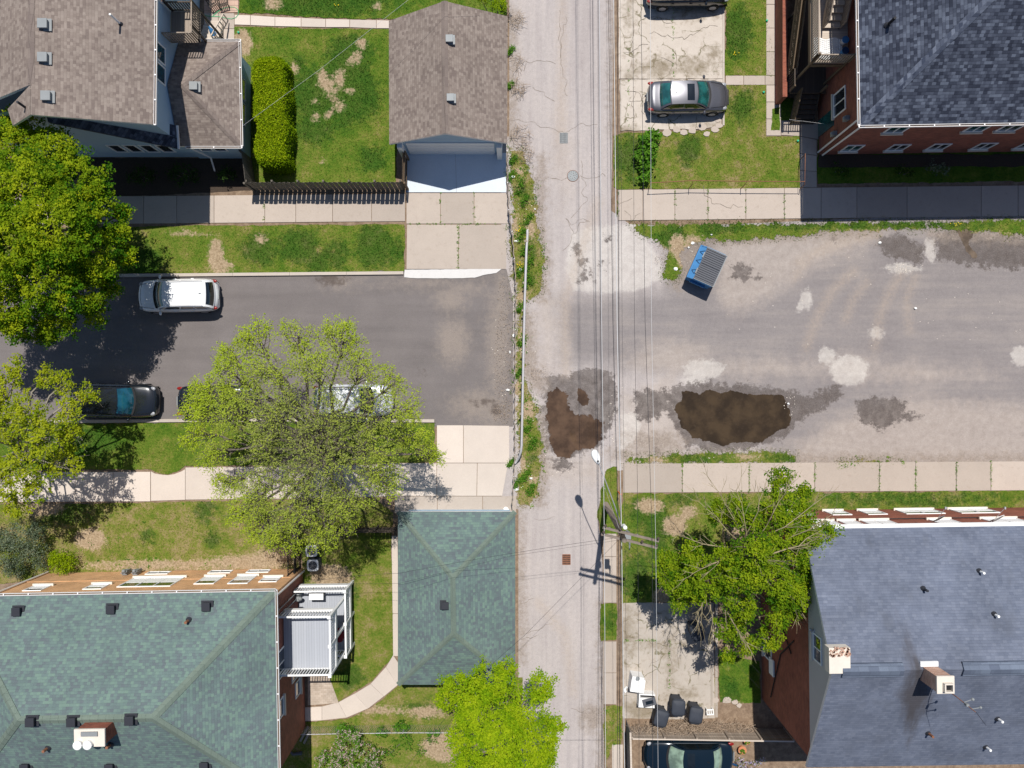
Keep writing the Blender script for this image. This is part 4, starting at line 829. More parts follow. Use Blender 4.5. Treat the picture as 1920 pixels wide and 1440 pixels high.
for i, (x, y, r) in enumerate(WB):
    bush('weed_clump', ['weed clump'][0] + ' %s' % ['at the garage corner beside the driveway fence', 'below the garage corner east of the fence', 'midway along the fence beside the driveway', 'beside the alley edge near the fence', 'just above the top of the white pipe rail', 'right of the top of the white pipe rail', 'large and bright at the alley edge by the pipe rail', 'left of the upper pipe rail', 'at the lower end of the upper verge', 'small, between pipe rail and fence north of the street middle', 'small, between pipe rail and fence at the street middle', 'smallest, between pipe rail and fence near the brown leaves', 'at the left edge of the smaller brown puddle', 'right of the lower end of the pipe rail', 'below the bend of the pipe rail', 'near the alley edge below the pipe rail', 'beside the fence below the pipe rail', 'on the driveway side of the fence by the pipe bend', 'just below the brown garage roof corner', 'growing at the east wall of the brown garage, upper one', 'growing at the east wall of the brown garage, lower one'][i],
         'weed', [B(x, y, r * .9, .12), B(x + 4, y - r, r * .6, .1), B(x - 3, y + r * .9, r * .5, .1)], 'leaf_weed', 20, 7, .08, .085, 70 + i, 5, group='weed clumps on the narrow verge')
for i, (x, y, r, lb) in enumerate([(650, 1368, 12, 'dark green shrub touching the top of the pink blossom bush'), (715, 1372, 9, 'small shrub left of the bright weed on the chain-link fence'), (752, 1362, 14, 'bright green weed over the chain-link fence'), (812, 1372, 8, 'small weed on the chain-link fence next to the lime tree'), (640, 1364, 6, 'smallest weed at the left end of the chain-link fence')]):
    bush('garden_shrub', lb, 'shrub', [B(x, y, r, .6), B(x + 8, y + 2, r * .7, .5), B(x - 7, y + 3, r * .6, .4)], 'leaf_weed', 22, 7, .06, .09, 100 + i, 6, group='shrubs on the chain-link fence')
bush('ground_ivy', 'loose green climber sprawling below the chain-link fence', 'plant', [B(740, 1400, 16, .3), B(765, 1395, 16, .3), B(790, 1400, 14, .25), B(725, 1415, 14, .3), B(810, 1388, 10, .2), B(760, 1380, 14, .3)], 'leaf_weed', 9, 6, .07, .09, 110, 5)
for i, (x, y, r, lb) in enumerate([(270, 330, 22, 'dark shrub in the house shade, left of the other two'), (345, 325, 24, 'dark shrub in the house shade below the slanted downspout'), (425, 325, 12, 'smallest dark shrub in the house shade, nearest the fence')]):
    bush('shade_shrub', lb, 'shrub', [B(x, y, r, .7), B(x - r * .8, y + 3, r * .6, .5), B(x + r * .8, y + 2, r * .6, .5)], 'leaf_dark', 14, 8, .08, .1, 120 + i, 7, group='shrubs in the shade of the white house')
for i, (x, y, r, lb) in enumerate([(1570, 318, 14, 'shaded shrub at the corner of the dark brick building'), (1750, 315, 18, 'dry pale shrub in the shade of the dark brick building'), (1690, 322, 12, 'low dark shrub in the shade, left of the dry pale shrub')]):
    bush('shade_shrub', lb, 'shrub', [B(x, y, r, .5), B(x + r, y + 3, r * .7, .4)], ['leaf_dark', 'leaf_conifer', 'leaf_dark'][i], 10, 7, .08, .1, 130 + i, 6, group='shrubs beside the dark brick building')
bush('lilac_flowers', 'cluster of pale lilac flowers at the bottom edge behind the navy car', 'flowers', [B(1390, 1432, 12, .5), B(1412, 1436, 12, .5), B(1428, 1424, 7, .4), B(1400, 1450, 16, .5)], 'leaf_weed', 14, 5, .05, .07, 140, 5, extra=('petal_lilac', 260))
for i, (x, y, r, lb) in enumerate([(1392, 1407, 7, 'round terracotta flower pot nearest the navy car'), (1401, 1390, 5.5, 'small terracotta pot behind the navy car, next to the plank fence')]):
    c = P(x, y, .3); t = thing('flower_pot', lb, 'flower pot', (c.x, c.y, 0), group='flower pots behind the navy car'); rr = r / 32
    m = MB(); m.cyl(0, 0, 0, .3, rr * .7, rr, 16); m.tube([(0, 0, .27), (0, 0, .33)], [rr * 1.08, rr * 1.08], 16); m.build('pot', 'terracotta', t, bev=.01)
    cs, tn, _, _ = sprigs([(0, 0, .36, rr * .8)], 60, 6, .04, 150 + i, (.3, 1), .5, -.3, 4, .5); leaf_mesh('plant', cs, tn, .08, 'leaf_weed', t)

r_ = np.random.default_rng(77); pts_ = []
for bx_, z_, dry_ in lawns:
    if dry_ < .74: continue
    x0_, y0_ = np.maximum(bx_.min(0), (-31, -24)); x1_, y1_ = np.minimum(bx_.max(0), (31, 24)); n_ = int(max(0, (x1_ - x0_) * (y1_ - y0_)) * 5); xx = r_.uniform(x0_, x1_, n_); yy = r_.uniform(y0_, y1_, n_); k_ = sd_poly(xx, yy, bx_) * 32 > .05
    if dry_ == .78: k_ &= r_.uniform(0, 1, n_) < .12
    pts_.append(np.stack([xx[k_], yy[k_]], 1))
pts_ = np.concatenate(pts_); sz_ = r_.uniform(.02, .16, len(pts_)) ** 1.0
L_ = (np.concatenate([pts_, np.full((len(pts_), 1), .07)], 1)[:, None, :] + r_.normal(size=(len(pts_), 12, 3)) * np.stack([sz_, sz_, sz_ * .3], 1)[:, None, :]); L_[:, :, 2] = np.abs(L_[:, :, 2] - .03) + .03
tt_ = np.repeat(r_.uniform(0, 1, (len(pts_), 2)), 12, 0); tt_[:, 1] **= 3
w_ = leaf_mesh('weeds', L_.reshape(-1, 3), tt_, .075, 'leaf_weed', None, .8, 78); tag(w_, 'scattered low weeds on the narrow verges', 'weeds', kind='stuff')

L_ = np.concatenate([JW, np.full((len(JW), 1), .07)], 1)[:, None, :] + r_.normal(size=(len(JW), 7, 3)) * np.array([.035, .035, .012]); tt_ = np.repeat(r_.uniform(0, 1, (len(JW), 2)), 7, 0); tt_[:, 1] **= 3
tag(leaf_mesh('joint_weeds', L_.reshape(-1, 3), tt_, .05, 'leaf_weed', None, .8, 79), 'small weeds growing in the joints of the sidewalks', 'weeds', kind='stuff')

# dry brush heaped on the fence and bare twigs along the alley edge
def brush(name, label, cat, items, mat, seed, parent=None):
    random.seed(seed); m = MB()
    for (px, py, rx, ry, z, n, L) in items:
        for _ in range(n):
            a = random.uniform(0, 6.28); u = math.sqrt(random.random()); c = P(px + rx * u * math.cos(a), py + ry * u * math.sin(a), z); c.z = z + random.uniform(0, .18)
            d = Vector((random.gauss(0, 1), random.gauss(0, 1), random.gauss(0, .25))).normalized() * L * random.uniform(.4, 1); k = Vector((random.gauss(0, .1), random.gauss(0, .1), .05)) * L
            m.tube([c - d * .5, c + k, c + d * .5], [.011, .008, .004], 3, False)
    return tag(m.build(name, mat), label, cat, kind='stuff')
brush('dry_brush', 'dry brown vine stems heaped along the wooden board fence', 'brush', [(1290, 1362, 115, 9, .6, 420, .6), (1295, 1356, 22, 12, .7, 120, .5), (1360, 1365, 60, 14, .5, 160, .6), (1250, 1370, 70, 8, 1.0, 120, .5)], 'twig', 3)
brush('bare_twigs', 'fine bare twigs spreading from the garage wall over the alley edge', 'twigs', [(968, 40, 14, 16, .12, 36, .9), (972, 120, 14, 14, .12, 26, .8), (972, 165, 14, 16, .12, 40, .9), (975, 255, 18, 20, .12, 50, .9), (985, 290, 14, 16, .1, 34, .7)], 'twig', 4)
brush('leaf_litter', 'scattered brown leaf litter along the dead end of the street', 'leaf litter', [(945, 690, 18, 110, .02, 420, .09), (945, 560, 12, 40, .02, 80, .08), (1010, 700, 18, 14, .02, 70, .08), (940, 775, 20, 16, .02, 100, .08), (1240, 480, 14, 24, .04, 70, .09)], 'twig', 5)
# ---------------------------------------------------------------- buildings
def window(par, c, w, h, n, frame='white', sill=True, mull=1, glass='glass', dep=.05, lintel=False, bright_sill_panel=False):
    """c: centre on wall, n: outward horizontal normal, frame proud of wall; children: pane"""
    n = Vector(n).normalized(); u = Vector((0, 0, 1)).cross(n); c = Vector(c)
    def blk(m, du, dz, su, sz, dn, th):
        mt = Matrix((u, n, Vector((0, 0, 1)))).transposed().to_4x4(); mt.translation = c + u * du + Vector((0, 0, dz)) + n * dn
        m.obox(None, (su, th, sz), 0, mt)
    f = MB(); t = .07
    blk(f, 0, h / 2 - t / 2, w, t, dep / 2 + .002, dep); blk(f, 0, -h / 2 + t / 2, w, t, dep / 2 + .002, dep)
    blk(f, -w / 2 + t / 2, 0, t, h - 2 * t, dep / 2 + .002, dep); blk(f, w / 2 - t / 2, 0, t, h - 2 * t, dep / 2 + .002, dep)
    for i in range(mull): blk(f, (-w / 2 + w * (i + 1) / (mull + 1)), 0, .05, h - 2 * t, dep / 2, dep * .9)
    o = f.build('window', frame, par)
    g = MB(); blk(g, 0, 0, w - 2 * t, h - 2 * t, .012, .02); g.build('pane', glass, o)
    if bright_sill_panel: g = MB(); blk(g, 0, -h * .22, w - 2 * t, h * .5, .026, .012); g.build('bright_sill_panel', 'white', o)  # added white panel imitating the bright sill and reveals of a recessed window
    if sill:
        s = MB(); blk(s, 0, -h / 2 - .05, w + .14, .10, .07, .14); s.build('sill', 'offwhite' if frame == 'white' else frame, o)
    return o
def prism(mb, base, z0, z1):
    n = len(base); return mb.add([(p[0], p[1], z0) for p in base] + [(p[0], p[1], z1) for p in base], [tuple(range(n))[::-1], tuple(range(n, 2 * n))] + [(i, (i + 1) % n, (i + 1) % n + n, i + n) for i in range(n)])
class Roof:
    """convex roof from planar polygons (lists of local xyz points)"""
    def __init__(s, polys):
        s.polys = [[Vector(p) for p in q] for q in polys]; s.pl = []
        for q in s.polys:
            n = (q[1] - q[0]).cross(q[2] - q[0]).normalized()
            if n.z < 0: n = -n
            s.pl.append((n, n.dot(q[0])))
    def z(s, x, y): return min((d - n.x * x - n.y * y) / n.z for n, d in s.pl)
    def build(s, mat, par, th=.16, fascia=None, name='roof'):
        m = MB()
        for q in s.polys:
            q2 = q if (q[1] - q[0]).cross(q[2] - q[0]).z > 0 else q[::-1]
            m.poly(*q2); m.poly(*[p - Vector((0, 0, th)) for p in q2][::-1])
        cnt = {}
        for q in s.polys:
            for i in range(len(q)):
                a, b = tuple(round(k, 4) for k in q[i]), tuple(round(k, 4) for k in q[(i + 1) % len(q)]); cnt[frozenset((a, b))] = cnt.get(frozenset((a, b)), 0) + 1
        o = m.build(name, mat, par)
        f = MB()
        for q in s.polys:
            for i in range(len(q)):
                a, b = q[i], q[(i + 1) % len(q)]
                if cnt[frozenset((tuple(round(k, 4) for k in a), tuple(round(k, 4) for k in b)))] == 1:
                    f.poly(a, b, b - Vector((0, 0, th + .02)), a - Vector((0, 0, th + .02)))
        f.build('fascia', fascia or 'gutter', o); return o
    def cap(s, a, b, w, mat, par, lift=.03):
        a = Vector(a); b = Vector(b); d = Vector((b.x - a.x, b.y - a.y, 0)); L = d.length; d.normalize(); n = Vector((-d.y, d.x, 0)); m = MB(); k = max(1, int(L / .35))
        for i in range(k):
            t0 = i / k * L; t1 = (i + 1) / k * L + .03
            for sg in (-1, 1):
                pts = []
                for t, l in ((t0, lift), (t1, lift + .012)):
                    for off in (0, w / 2 * sg):
                        q = Vector((a.x, a.y, 0)) + d * min(t, L) + n * off; pts.append(Vector((q.x, q.y, s.z(q.x, q.y) + l)))
                m.poly(pts[0], pts[2], pts[3], pts[1]) if sg < 0 else m.poly(pts[0], pts[1], pts[3], pts[2])
        return m.build('ridge_cap', mat, par)
def hip(x0, y0, x1, y1, ze, r0, r1, zr):
    """eave rectangle and ridge end points r0, r1 (x,y)"""
    A, Bc, Cc, D = (x0, y0, ze), (x1, y0, ze), (x1, y1, ze), (x0, y1, ze); p, q = (*r0, zr), (*r1, zr)
    if abs(r1[0] - r0[0]) > abs(r1[1] - r0[1]): return Roof([[A, Bc, q, p], [Bc, Cc, q], [Cc, D, p, q], [D, A, p]])   # ridge along x, r0 west
    return Roof([[A, Bc, p], [Bc, Cc, q, p], [Cc, D, q], [D, A, p, q]])                                             # ridge along y, r0 south
def gutter(par, a, b, r=.055, name='gutter'):
    m = MB(); a = Vector(a); b = Vector(b); d = (b - a).normalized(); s = Vector((d.y, -d.x, 0)); s = s if s.dot((a + b) / 2) > 0 or name != 'gutter' else s; k = int((b - a).length / 1.2)
    m.beam(a + s * .05, b + s * .05, .025, .10); m.beam(a - s * .05, b - s * .05, .02, .10); m.beam(a + Vector((0, 0, -.04)), b + Vector((0, 0, -.04)), .08, .02)
    for i in range(0, k + 1): p = a.lerp(b, i / max(1, k)); m.obox(p + Vector((0, 0, .052)), (.06, .09, .02) if abs(d.x) > .5 else (.09, .06, .02))
    g_ = m.build(name, 'gutter', par); q = MB(); q.beam(a + Vector((0, 0, -.028)), b + Vector((0, 0, -.028)), .076, .01); q.build('trough', 'wood_brown', g_); return g_
def on(par, roof, px, py):
    inv = Matrix.Translation(par.location) @ Matrix.Rotation(par.rotation_euler.z, 4, 'Z'); inv.invert(); z = 7.0
    for _ in range(8): l = inv @ P(px, py, z); z = roof.z(l.x, l.y)
    return Vector((l.x, l.y, z))
def box_vent(par, p, mat, rz=0, s=.34, h=.20):
    m = MB(); m.obox((p.x, p.y, p.z + h * .35), (s, s, h * 1.1), rz); m.obox((p.x, p.y, p.z + h + .02), (s * 1.15, s * 1.15, .05), rz); m.obox((p.x, p.y, p.z + .015), (s * 1.7, s * 1.5, .03), rz); return m.build('roof_vent', mat, par, bev=.015)
def pipe_vent(par, p, mat, h=.45, r=.055):
    m = MB(); m.tube([(p.x, p.y, p.z - .1), (p.x, p.y, p.z + h)], [r, r], 10); o = m.build('vent_pipe', mat, par, smooth=False)
    q = MB(); q.tube([(p.x, p.y, p.z - .02), (p.x, p.y, p.z + .12)], [r * 2.4, r * 1.2], 10); q.build('flashing', 'vent_black', o); return o

# ---- brown-roofed garage
t = thing('garage', 'garage with brown shingle gable roof and white walls at the end of the driveway', 'garage', (-3.5, 16.7, 0))
def lg(x, y, z): return (x + 3.5, y - 16.7, z)
w = MB(); bx0, bx1, by0, by1 = -6.42, -.55, 13.5, 19.75; zw = 2.5
def gable_y(m, x0, x1, y, zb, zt, xm, L): m.poly(L(x0, y, zb), L(x1, y, zb), L(x1, y, zt[0]), L(xm, y, zt[1]), L(x0, y, zt[0]))
gable_y(w, bx0, bx1, by0, 0, (2.55, 4.1), -3.5, lg); gable_y(w, bx0, bx1, by1, 0, (2.55, 4.1), -3.5, lg)
w.poly(lg(bx0, by0, 0), lg(bx0, by1, 0), lg(bx0, by1, 2.55), lg(bx0, by0, 2.55)); w.poly(lg(bx1, by0, 0), lg(bx1, by1, 0), lg(bx1, by1, 2.55), lg(bx1, by0, 2.55))
w.build('wall', 'siding', t)
d = MB(); d.box(*lg(-5.95, 13.44, 0.02), *lg(-1.0, 13.5, 2.1))
for z in (.55, 1.07, 1.59): d.box(*lg(-5.93, 13.425, z), *lg(-1.02, 13.44, z + .04))
d.build('garage_door', 'white', t)
for x in (-6.25, -.72): m = MB(); m.box(*lg(x - .14, 13.12, 0), *lg(x + .14, 13.497, 2.35)); m.build('door_post', 'white', t)
ER = [lg(-6.78, 13.25, 2.6), lg(-3.55, 13.28, 4.3), lg(-.27, 13.3, 2.6), lg(-.24, 20.3, 2.6), lg(-3.58, 20.3, 4.3), lg(-6.8, 20.05, 2.6)]
rf = Roof([[ER[0], ER[1], ER[4], ER[5]], [ER[1], ER[2], ER[3], ER[4]]]); ro = rf.build('roof_tan', t)
rf.cap(ER[1], ER[4], .36, 'cap_tan', ro)
for q in [(843, 75), (845, 185)]: p = on(t, rf, *q); box_vent(ro, p, 'vent_grey', .02)

# ---- green-roofed garage
t = thing('garage', 'garage with green hip roof beside the alley below the crossing', 'garage', (-3.1, -11.8, 0)); o_ = Vector((3.1, 11.8, 0))
x0, x1, y0, y1 = -6.3 + 3.1, .18 + 3.1, -16.6 + 11.8, -7.05 + 11.8
w = MB(); w.box(x0 + .3, y0 + .3, 0, x1 - .3, y1 - .3, 2.55); w.build('wall', 'siding', t)
for y in (-3.0, .6): m = MB(); m.box(x1 - .3, y, .02, x1 - .26, y + 2.5, 2.1); m.build('garage_door', 'white', t)
rf = hip(x0, y0, x1, y1, 2.6, (-.02, -13.35 + 11.8), (-.07, -10.35 + 11.8), 3.95); ro = rf.build('roof_green', t, fascia='gutter')
for a, b in (((x0, y0), (-.02, -1.55)), ((x1, y0), (-.02, -1.55)), ((x0, y1), (-.07, 1.45)), ((x1, y1), (-.07, 1.45)), ((-.02, -1.55), (-.07, 1.45))):
    rf.cap((*a, 0), (*b, 0), .28, 'cap_green', ro)
box_vent(ro, on(t, rf, 835, 1134), 'vent_black', 0)

# ---- dark brick building, top right
t = thing('apartment_building', 'dark brick building with slate-blue hip roof and wooden back porch, top right', 'building', (17.97, 13.42, 0), R(.9))
Wd, Dp = 17.0, 13.0
w = MB(); w.box(0, 0, 0, Wd, Dp, 6.9); w.build('wall', 'brick_dark', t)
rf = hip(-.75, -.6, Wd + .75, Dp + .6, 7.0, (6.35, 6.5), (Wd - 6.35, 6.5), 10.9); ro = rf.build('roof_navy', t)
rf.cap((-.75, -.6, 0), (6.35, 6.5, 0), .42, 'cap_navy', ro)
gutter(ro, (-.82, -.67, 6.98), (Wd + .8, -.67, 6.98)); gutter(ro, (-.82, -.6, 6.98), (-.82, Dp + .6, 6.98))
pipe_vent(ro, on(t, rf, 1664, 47), 'black', .75, .07)
for x in (2.35, 6.6, 8.35, 10.2, 12.8): window(t, (x, 0, 4.7), 1.05, 1.5, (0, -1, 0), glass='glass_blue' if x in (2.35, 6.6) else 'glass')
window(t, (9.6, 0, 5.3), .9, .6, (0, -1, 0), mull=0)
for x in (1.4, 4.0, 6.3, 8.9, 11.4): window(t, (x, 0, 1.3), 1.0, 1.1, (0, -1, 0), glass='glass_teal' if x == 1.4 else 'glass')
window(t, (0, 2.0, 3.0), 1.3, 1.5, (-1, 0, 0)); window(t, (0, 3.2, 6.0), 1.1, 1.5, (-1, 0, 0), sill=False)
m = MB(); m.box(-.06, 1.0, .1, -.001, 1.95, 2.2); dr = m.build('door', 'glass_teal', t)
m = MB(); m.tube([(-.12, .25, 6.8), (-.12, .1, .2)], [.05, .05], 8); m.build('downspout', 'gutter', t)
m = MB(); m.tube([(.1, -.10, 6.8), (.1, -.10, .3)], [.05, .05], 8); m.build('downspout', 'gutter', t)
for y, z in ((.45, 2.4), (.75, 4.0)):
    m = MB(); m.obox((-.12, y, z), (.22, .24, .4)); m.ball((-.26, y, z + .1), .1); m.build('utility_meter', 'vent_grey', t)

def rail(par, a, b, h, mat, bal=.13, post=True, name='railing', top=.06, bot=.12):
    """balustrade between floor points a, b"""
    m = MB(); a = Vector(a); b = Vector(b); L = (b - a).length; n = max(2, int(L / bal))
    up = Vector((0, 0, 1)); m.beam(a + up * h, b + up * h, top, .05); m.beam(a + up * bot, b + up * bot, .05, .07)
    for i in range(n + 1): p = a.lerp(b, i / n); m.obox(p + up * (bot + h) / 2, (.05, .05, h - bot - .03))
    return m.build(name, mat, par)
# wooden back porch with stairs
pt = thing('back_porch', 'two-level wooden back porch with stairs on the dark brick building', 'porch', (16.0, 17.0, 0))
L_ = lambda x, y, z: (x - 16.0, y - 17.0, z)
m = MB(); m.box(*L_(15.98, 17.15, 3.92), *L_(17.92, 26.0, 4.08)); m.build('upper_deck', 'wood_pale', pt)
m = MB(); m.box(*L_(15.75, 16.6, 1.05), *L_(17.92, 17.9, 1.2)); m.box(*L_(16.3, 17.9, 1.05), *L_(17.92, 26, 1.2)); m.build('lower_deck', 'wood_dark', pt)
rail(pt, L_(15.93, 17.1, 4.08), L_(15.93, 26, 4.08), 1.05, 'wood_grey'); rail(pt, L_(15.93, 17.1, 4.08), L_(17.9, 17.1, 4.08), 1.05, 'wood_grey')
m = MB(); m.box(*L_(15.95, 17.08, 3.62), *L_(16.01, 26, 3.91)); m.box(*L_(16.01, 17.08, 3.62), *L_(17.9, 17.13, 3.91)); m.build('deck_beam', 'wood_brown', pt)
for (x, y, zt) in ((15.97, 17.12, 5.25), (17.8, 17.12, 5.2), (15.97, 21, 5.2), (15.8, 16.65, 2.2), (17.6, 16.65, 2.2)): m = MB(); m.obox(L_(x, y, zt / 2), (.1, .1, zt)); m.build('post', 'wood_brown', pt)
def flight(par, a, b, w, n, mat, tmat):
    """stair from a (top) to b (bottom); w: width vector"""
    a = Vector(a); b = Vector(b); w = Vector(w); d = (b - a); run = Vector((d.x, d.y, 0)) / n; m = MB(); s = MB(); dirn = Vector((d.x, d.y, 0)).normalized(); wl = w.length; ang = math.atan2(w.y, w.x)
    for i in range(n):
        p = a + run * (i + .5) + Vector((0, 0, d.z * (i + 1) / (n + 1))); m.obox(p + w / 2 + Vector((0, 0, -.02)), (wl, run.length * 1.02, .04), ang)
    for q in (Vector(), w): s = MB(); s.beam(a + q + Vector((0, 0, -.15)), b + q + Vector((0, 0, -.1)), .05, .24); s.build('stringer', mat, par)
    m.build('stair_treads', tmat, par)
flight(pt, L_(15.72, 24.0, 3.9), L_(15.72, 17.6, 1.2), (.5, 0, 0), 15, 'wood_brown', 'wood_grey')
for x in (15.68, 15.9): rail(pt, L_(x, 24.0, 3.9), L_(x, 17.6, 1.2), .95, 'wood_brown')
flight(pt, L_(16.55, 23.6, 7.0), L_(16.55, 18.9, 4.1), (.85, 0, 0), 15, 'wood_grey', 'wood_pale')
for x in (16.52, 17.42): rail(pt, L_(x, 23.6, 7.0), L_(x, 18.9, 4.1), .95, 'wood_grey')
flight(pt, L_(16.3, 16.6, 1.1), L_(16.3, 15.2, 0), (1.3, 0, 0), 6, 'wood_dark', 'wood_dark'); rail(pt, L_(16.28, 16.6, 1.1), L_(16.2, 15.1, .1), .9, 'wood_brown')
rail(pt, L_(15.78, 16.6, 1.2), L_(15.78, 17.6, 1.2), .95, 'wood_dark')
m = MB(); m.box(15.40, 16.35, 0, 15.66, 26, 1.3); tag(m.build('garden_wall', 'brick_red'), 'low red brick wall along the left side of the wooden porch', 'wall')
# things on the upper deck
m = MB(); n_ = 16
for i in range(n_):
    for j in range(10):
        def q(i, j):
            x = 16.05 + 1.55 * i / n_; y = 17.3 + 1.1 * j / 10; return (x - 0, y + .06 * math.sin(i * .7), 4.12 + .03 * mnoise.noise((x * 3, y * 3, 1)) + (.03 if j in (3, 4) else 0))
        m.poly(q(i, j), q(i + 1, j), q(i + 1, j + 1), q(i, j + 1))
o = m.build('tarp', 'white', smooth=True); mo = o.modifiers.new('t', 'SOLIDIFY'); mo.thickness = .01; tag(o, 'white sheet spread over the corner of the upper porch deck', 'tarp')
for i, (y, mat, lb) in enumerate([(17.58, 'blue', 'darker open blue bucket on the porch deck, lower of two'), (18.15, 'pipe_white', 'pale blue-grey drum on the porch deck, upper of two')]):
    b_ = thing('bucket', lb, 'bucket', (17.58, y, 4.09), group='drums on the porch deck'); m = MB(); m.tube([(0, 0, 0), (0, 0, .42)], [.15, .18], 18, True); m.build('shell', mat, b_)
    m = MB(); m.tube([(0, 0, .42), (0, 0, .45)], [.19, .19], 18); m.tube([(0, 0, .451), (0, 0, .455)], [.14, .14], 18); m.build('rim', 'blue' if i else 'blue_dark', b_)

# ---- tan/red brick building with green roof, bottom left
t = thing('apartment_building', 'tan and red brick building with large green hip roof, bottom left', 'building', (-12.25, -10.8, 0), R(1.0))
Wd, Dp = 15.0, 9.3
w = MB(); w.box(-Wd, -Dp, 0, -.30, 0, 6.6); w.build('wall', 'brick_tan', t)
w = MB(); w.box(-.30, -Dp - .003, 0, 0, -.3, 6.603); w.build('side_wall', 'brick_dark', t)
w = MB(); w.box(-.30, -.30, 0, .003, .003, 6.606); w.build('corner_wall', 'brick_tan', t)
rf = hip(-Wd - .5, -Dp - .45, .45, .48, 6.75, (-10.9, -4.72), (-4.6, -4.72), 9.15); ro = rf.build('roof_green', t)
for a, b in (((.45, .48), (-4.6, -4.72)), ((.45, -Dp - .45), (-4.6, -4.72)), ((-Wd - .5, .48), (-10.9, -4.72)), ((-Wd - .5, -Dp - .45), (-10.9, -4.72)), ((-10.9, -4.72), (-4.6, -4.72))): rf.cap((*a, 0), (*b, 0), .38, 'cap_green', ro)
gutter(ro, (-Wd - .5, .54, 6.74), (.5, .54, 6.74)); gutter(ro, (.52, -Dp - .5, 6.74), (.52, .54, 6.74))
for q in [(35, 1145), (211, 1141), (389, 1136), (61, 1351), (138, 1351), (246, 1348), (50, 1437), (208, 1437), (385, 1434)]: box_vent(ro, on(t, rf, *q), 'vent_black', 0, .36, .22)
for q in [(354, 1163), (90, 1402), (208, 1395)]: pipe_vent(ro, on(t, rf, *q), 'rust', .4, .07)
p = on(t, rf, 190, 1352); ch = MB(); ch.box(p.x - .75, p.y - .75, p.z - .8, p.x + .55, p.y - .05, p.z + .75); co = ch.build('chimney', 'brick_red', ro)
m = MB(); m.box(p.x - .80, p.y - .80, p.z + .75, p.x + .60, p.y + .0, p.z + .85); m.build('chimney_cap', 'offwhite', co)
for dx in (-.55, -.1): m = MB(); m.tube([(p.x + dx, p.y - .65, p.z + .85), (p.x + dx, p.y - .65, p.z + 1.05)], [.17, .2], 14); m.ball((p.x + dx, p.y - .65, p.z + 1.05), (.21, .21, .06), 14, 6); m.build('flue_cowl', 'pvc', co)
m = MB(); m.box(p.x - .45, p.y - .3, p.z + .85, p.x + .3, p.y - .1, p.z + .93); m.build('flue_cover', 'vent_grey', co)
N_ = (0, 1, 0)
for x, w_, z in ((-13.35, 1.0, 3.6), (-10.2, 1.0, 3.5), (-1.1, 1.0, 2.6)): window(t, (x, 0, z), w_, 1.0, N_, mull=0, bright_sill_panel=True)
window(t, (-7.6, 0, 2.7), 2.9, 1.9, N_, mull=2, bright_sill_panel=True); window(t, (-4.5, 0, 2.5), 1.1, 1.6, N_, mull=0, bright_sill_panel=True); window(t, (-2.65, 0, 2.5), 1.1, 1.7, N_, mull=0, bright_sill_panel=True)
for x in (-8.2, -4.6, -2.4): window(t, (x, 0, .6), 1.3, .6, N_, mull=1, sill=False, glass='vent_grey')
m = MB(); m.box(-Wd - .01, .0035, 2.1, -.1, .03, 2.16); m.build('wall_band', 'brick_tan', t)
m = MB(); m.tube([(-Wd + .15, .08, 6.7), (-Wd + .15, .08, .1)], [.05, .05], 8); m.build('downspout', 'gutter', t)
m = MB(); m.tube([(.09, -.12, 6.7), (.09, -.12, .1)], [.05, .05], 8); m.build('downspout', 'gutter', t)
for y, z in ((-.95, 1.6), (-1.3, 1.6)):
    m = MB(); m.obox((.14, y, z), (.24, .26, .4)); m.ball((.3, y, z + .15), .12, 10, 6); m.tube([(.1, y, z), (.1, y, 5.6)], [.03, .03], 6); m.build('electric_meter', 'vent_grey', t)
for x in (-9.35, -9.95):
    m = MB(); m.obox((x, .16, .8), (.28, .26, .45)); m.tube([(x - .1, .18, 0), (x - .1, .18, 1.2), (x + .12, .18, 1.2), (x + .12, .18, .3)], [.03] * 4, 6); m.ball((x, .28, 1.1), .11, 8, 6); m.build('gas_meter', 'vent_grey', t)
E_ = (1, 0, 0)
window(t, (0, -3.9, 4.9), 1.5, 2.0, E_, mull=1); window(t, (0, -6.2, 4.9), 1.0, 1.2, E_, mull=0); window(t, (0, -5.2, 2.1), 1.1, 1.1, E_, mull=0); window(t, (0, -6.4, 1.6), .9, .9, E_, mull=0)
m = MB(); m.ball((.16, -2.65, 6.0), .1); m.build('wall_lamp', 'black', t)

# white balconies
t = thing('balcony', 'two-storey white balcony with grey deck on the red brick wall', 'balcony', (-12.25, -12.0, 0), R(.8)); L_ = lambda x, y, z: (x + 12.25, y + 12.0, z)
ux0, ux1, uy0, uy1, uz = .06, 2.78, -3.15, -.12, 4.05
m = MB(); m.box(ux0, uy0, uz - .12, ux1, uy1, uz); m.build('upper_deck', 'deck_grey', t)
m = MB(); m.box(ux0, uy1, uz - .32, ux1 + .06, uy1 + .06, uz + .02); m.box(ux0, uy0 - .06, uz - .32, ux1 + .06, uy0, uz + .02); m.box(ux1, uy0, uz - .32, ux1 + .062, uy1, uz + .02); m.build('deck_beam', 'white', t)
for a, b in (((ux0, uy1), (ux1, uy1)), ((ux0, uy0), (ux1, uy0)), ((ux1, uy0), (ux1, uy1))): rail(t, (*a, uz), (*b, uz), 1.05, 'white', .15, top=.09)
lx1, ly0, ly1, lz = 2.95, -3.2, .42, 1.15
m = MB(); m.box(.06, ly0, lz - .12, lx1, ly1, lz); m.build('lower_deck', 'deck_grey', t)
m = MB(); m.box(.06, ly1, lz - .4, lx1 + .06, ly1 + .06, lz + .02); m.box(lx1, ly0, lz - .4, lx1 + .062, ly1, lz + .02); m.box(.06, ly0 - .06, lz - .4, lx1 + .06, ly0, lz + .02); m.build('deck_beam', 'white', t)
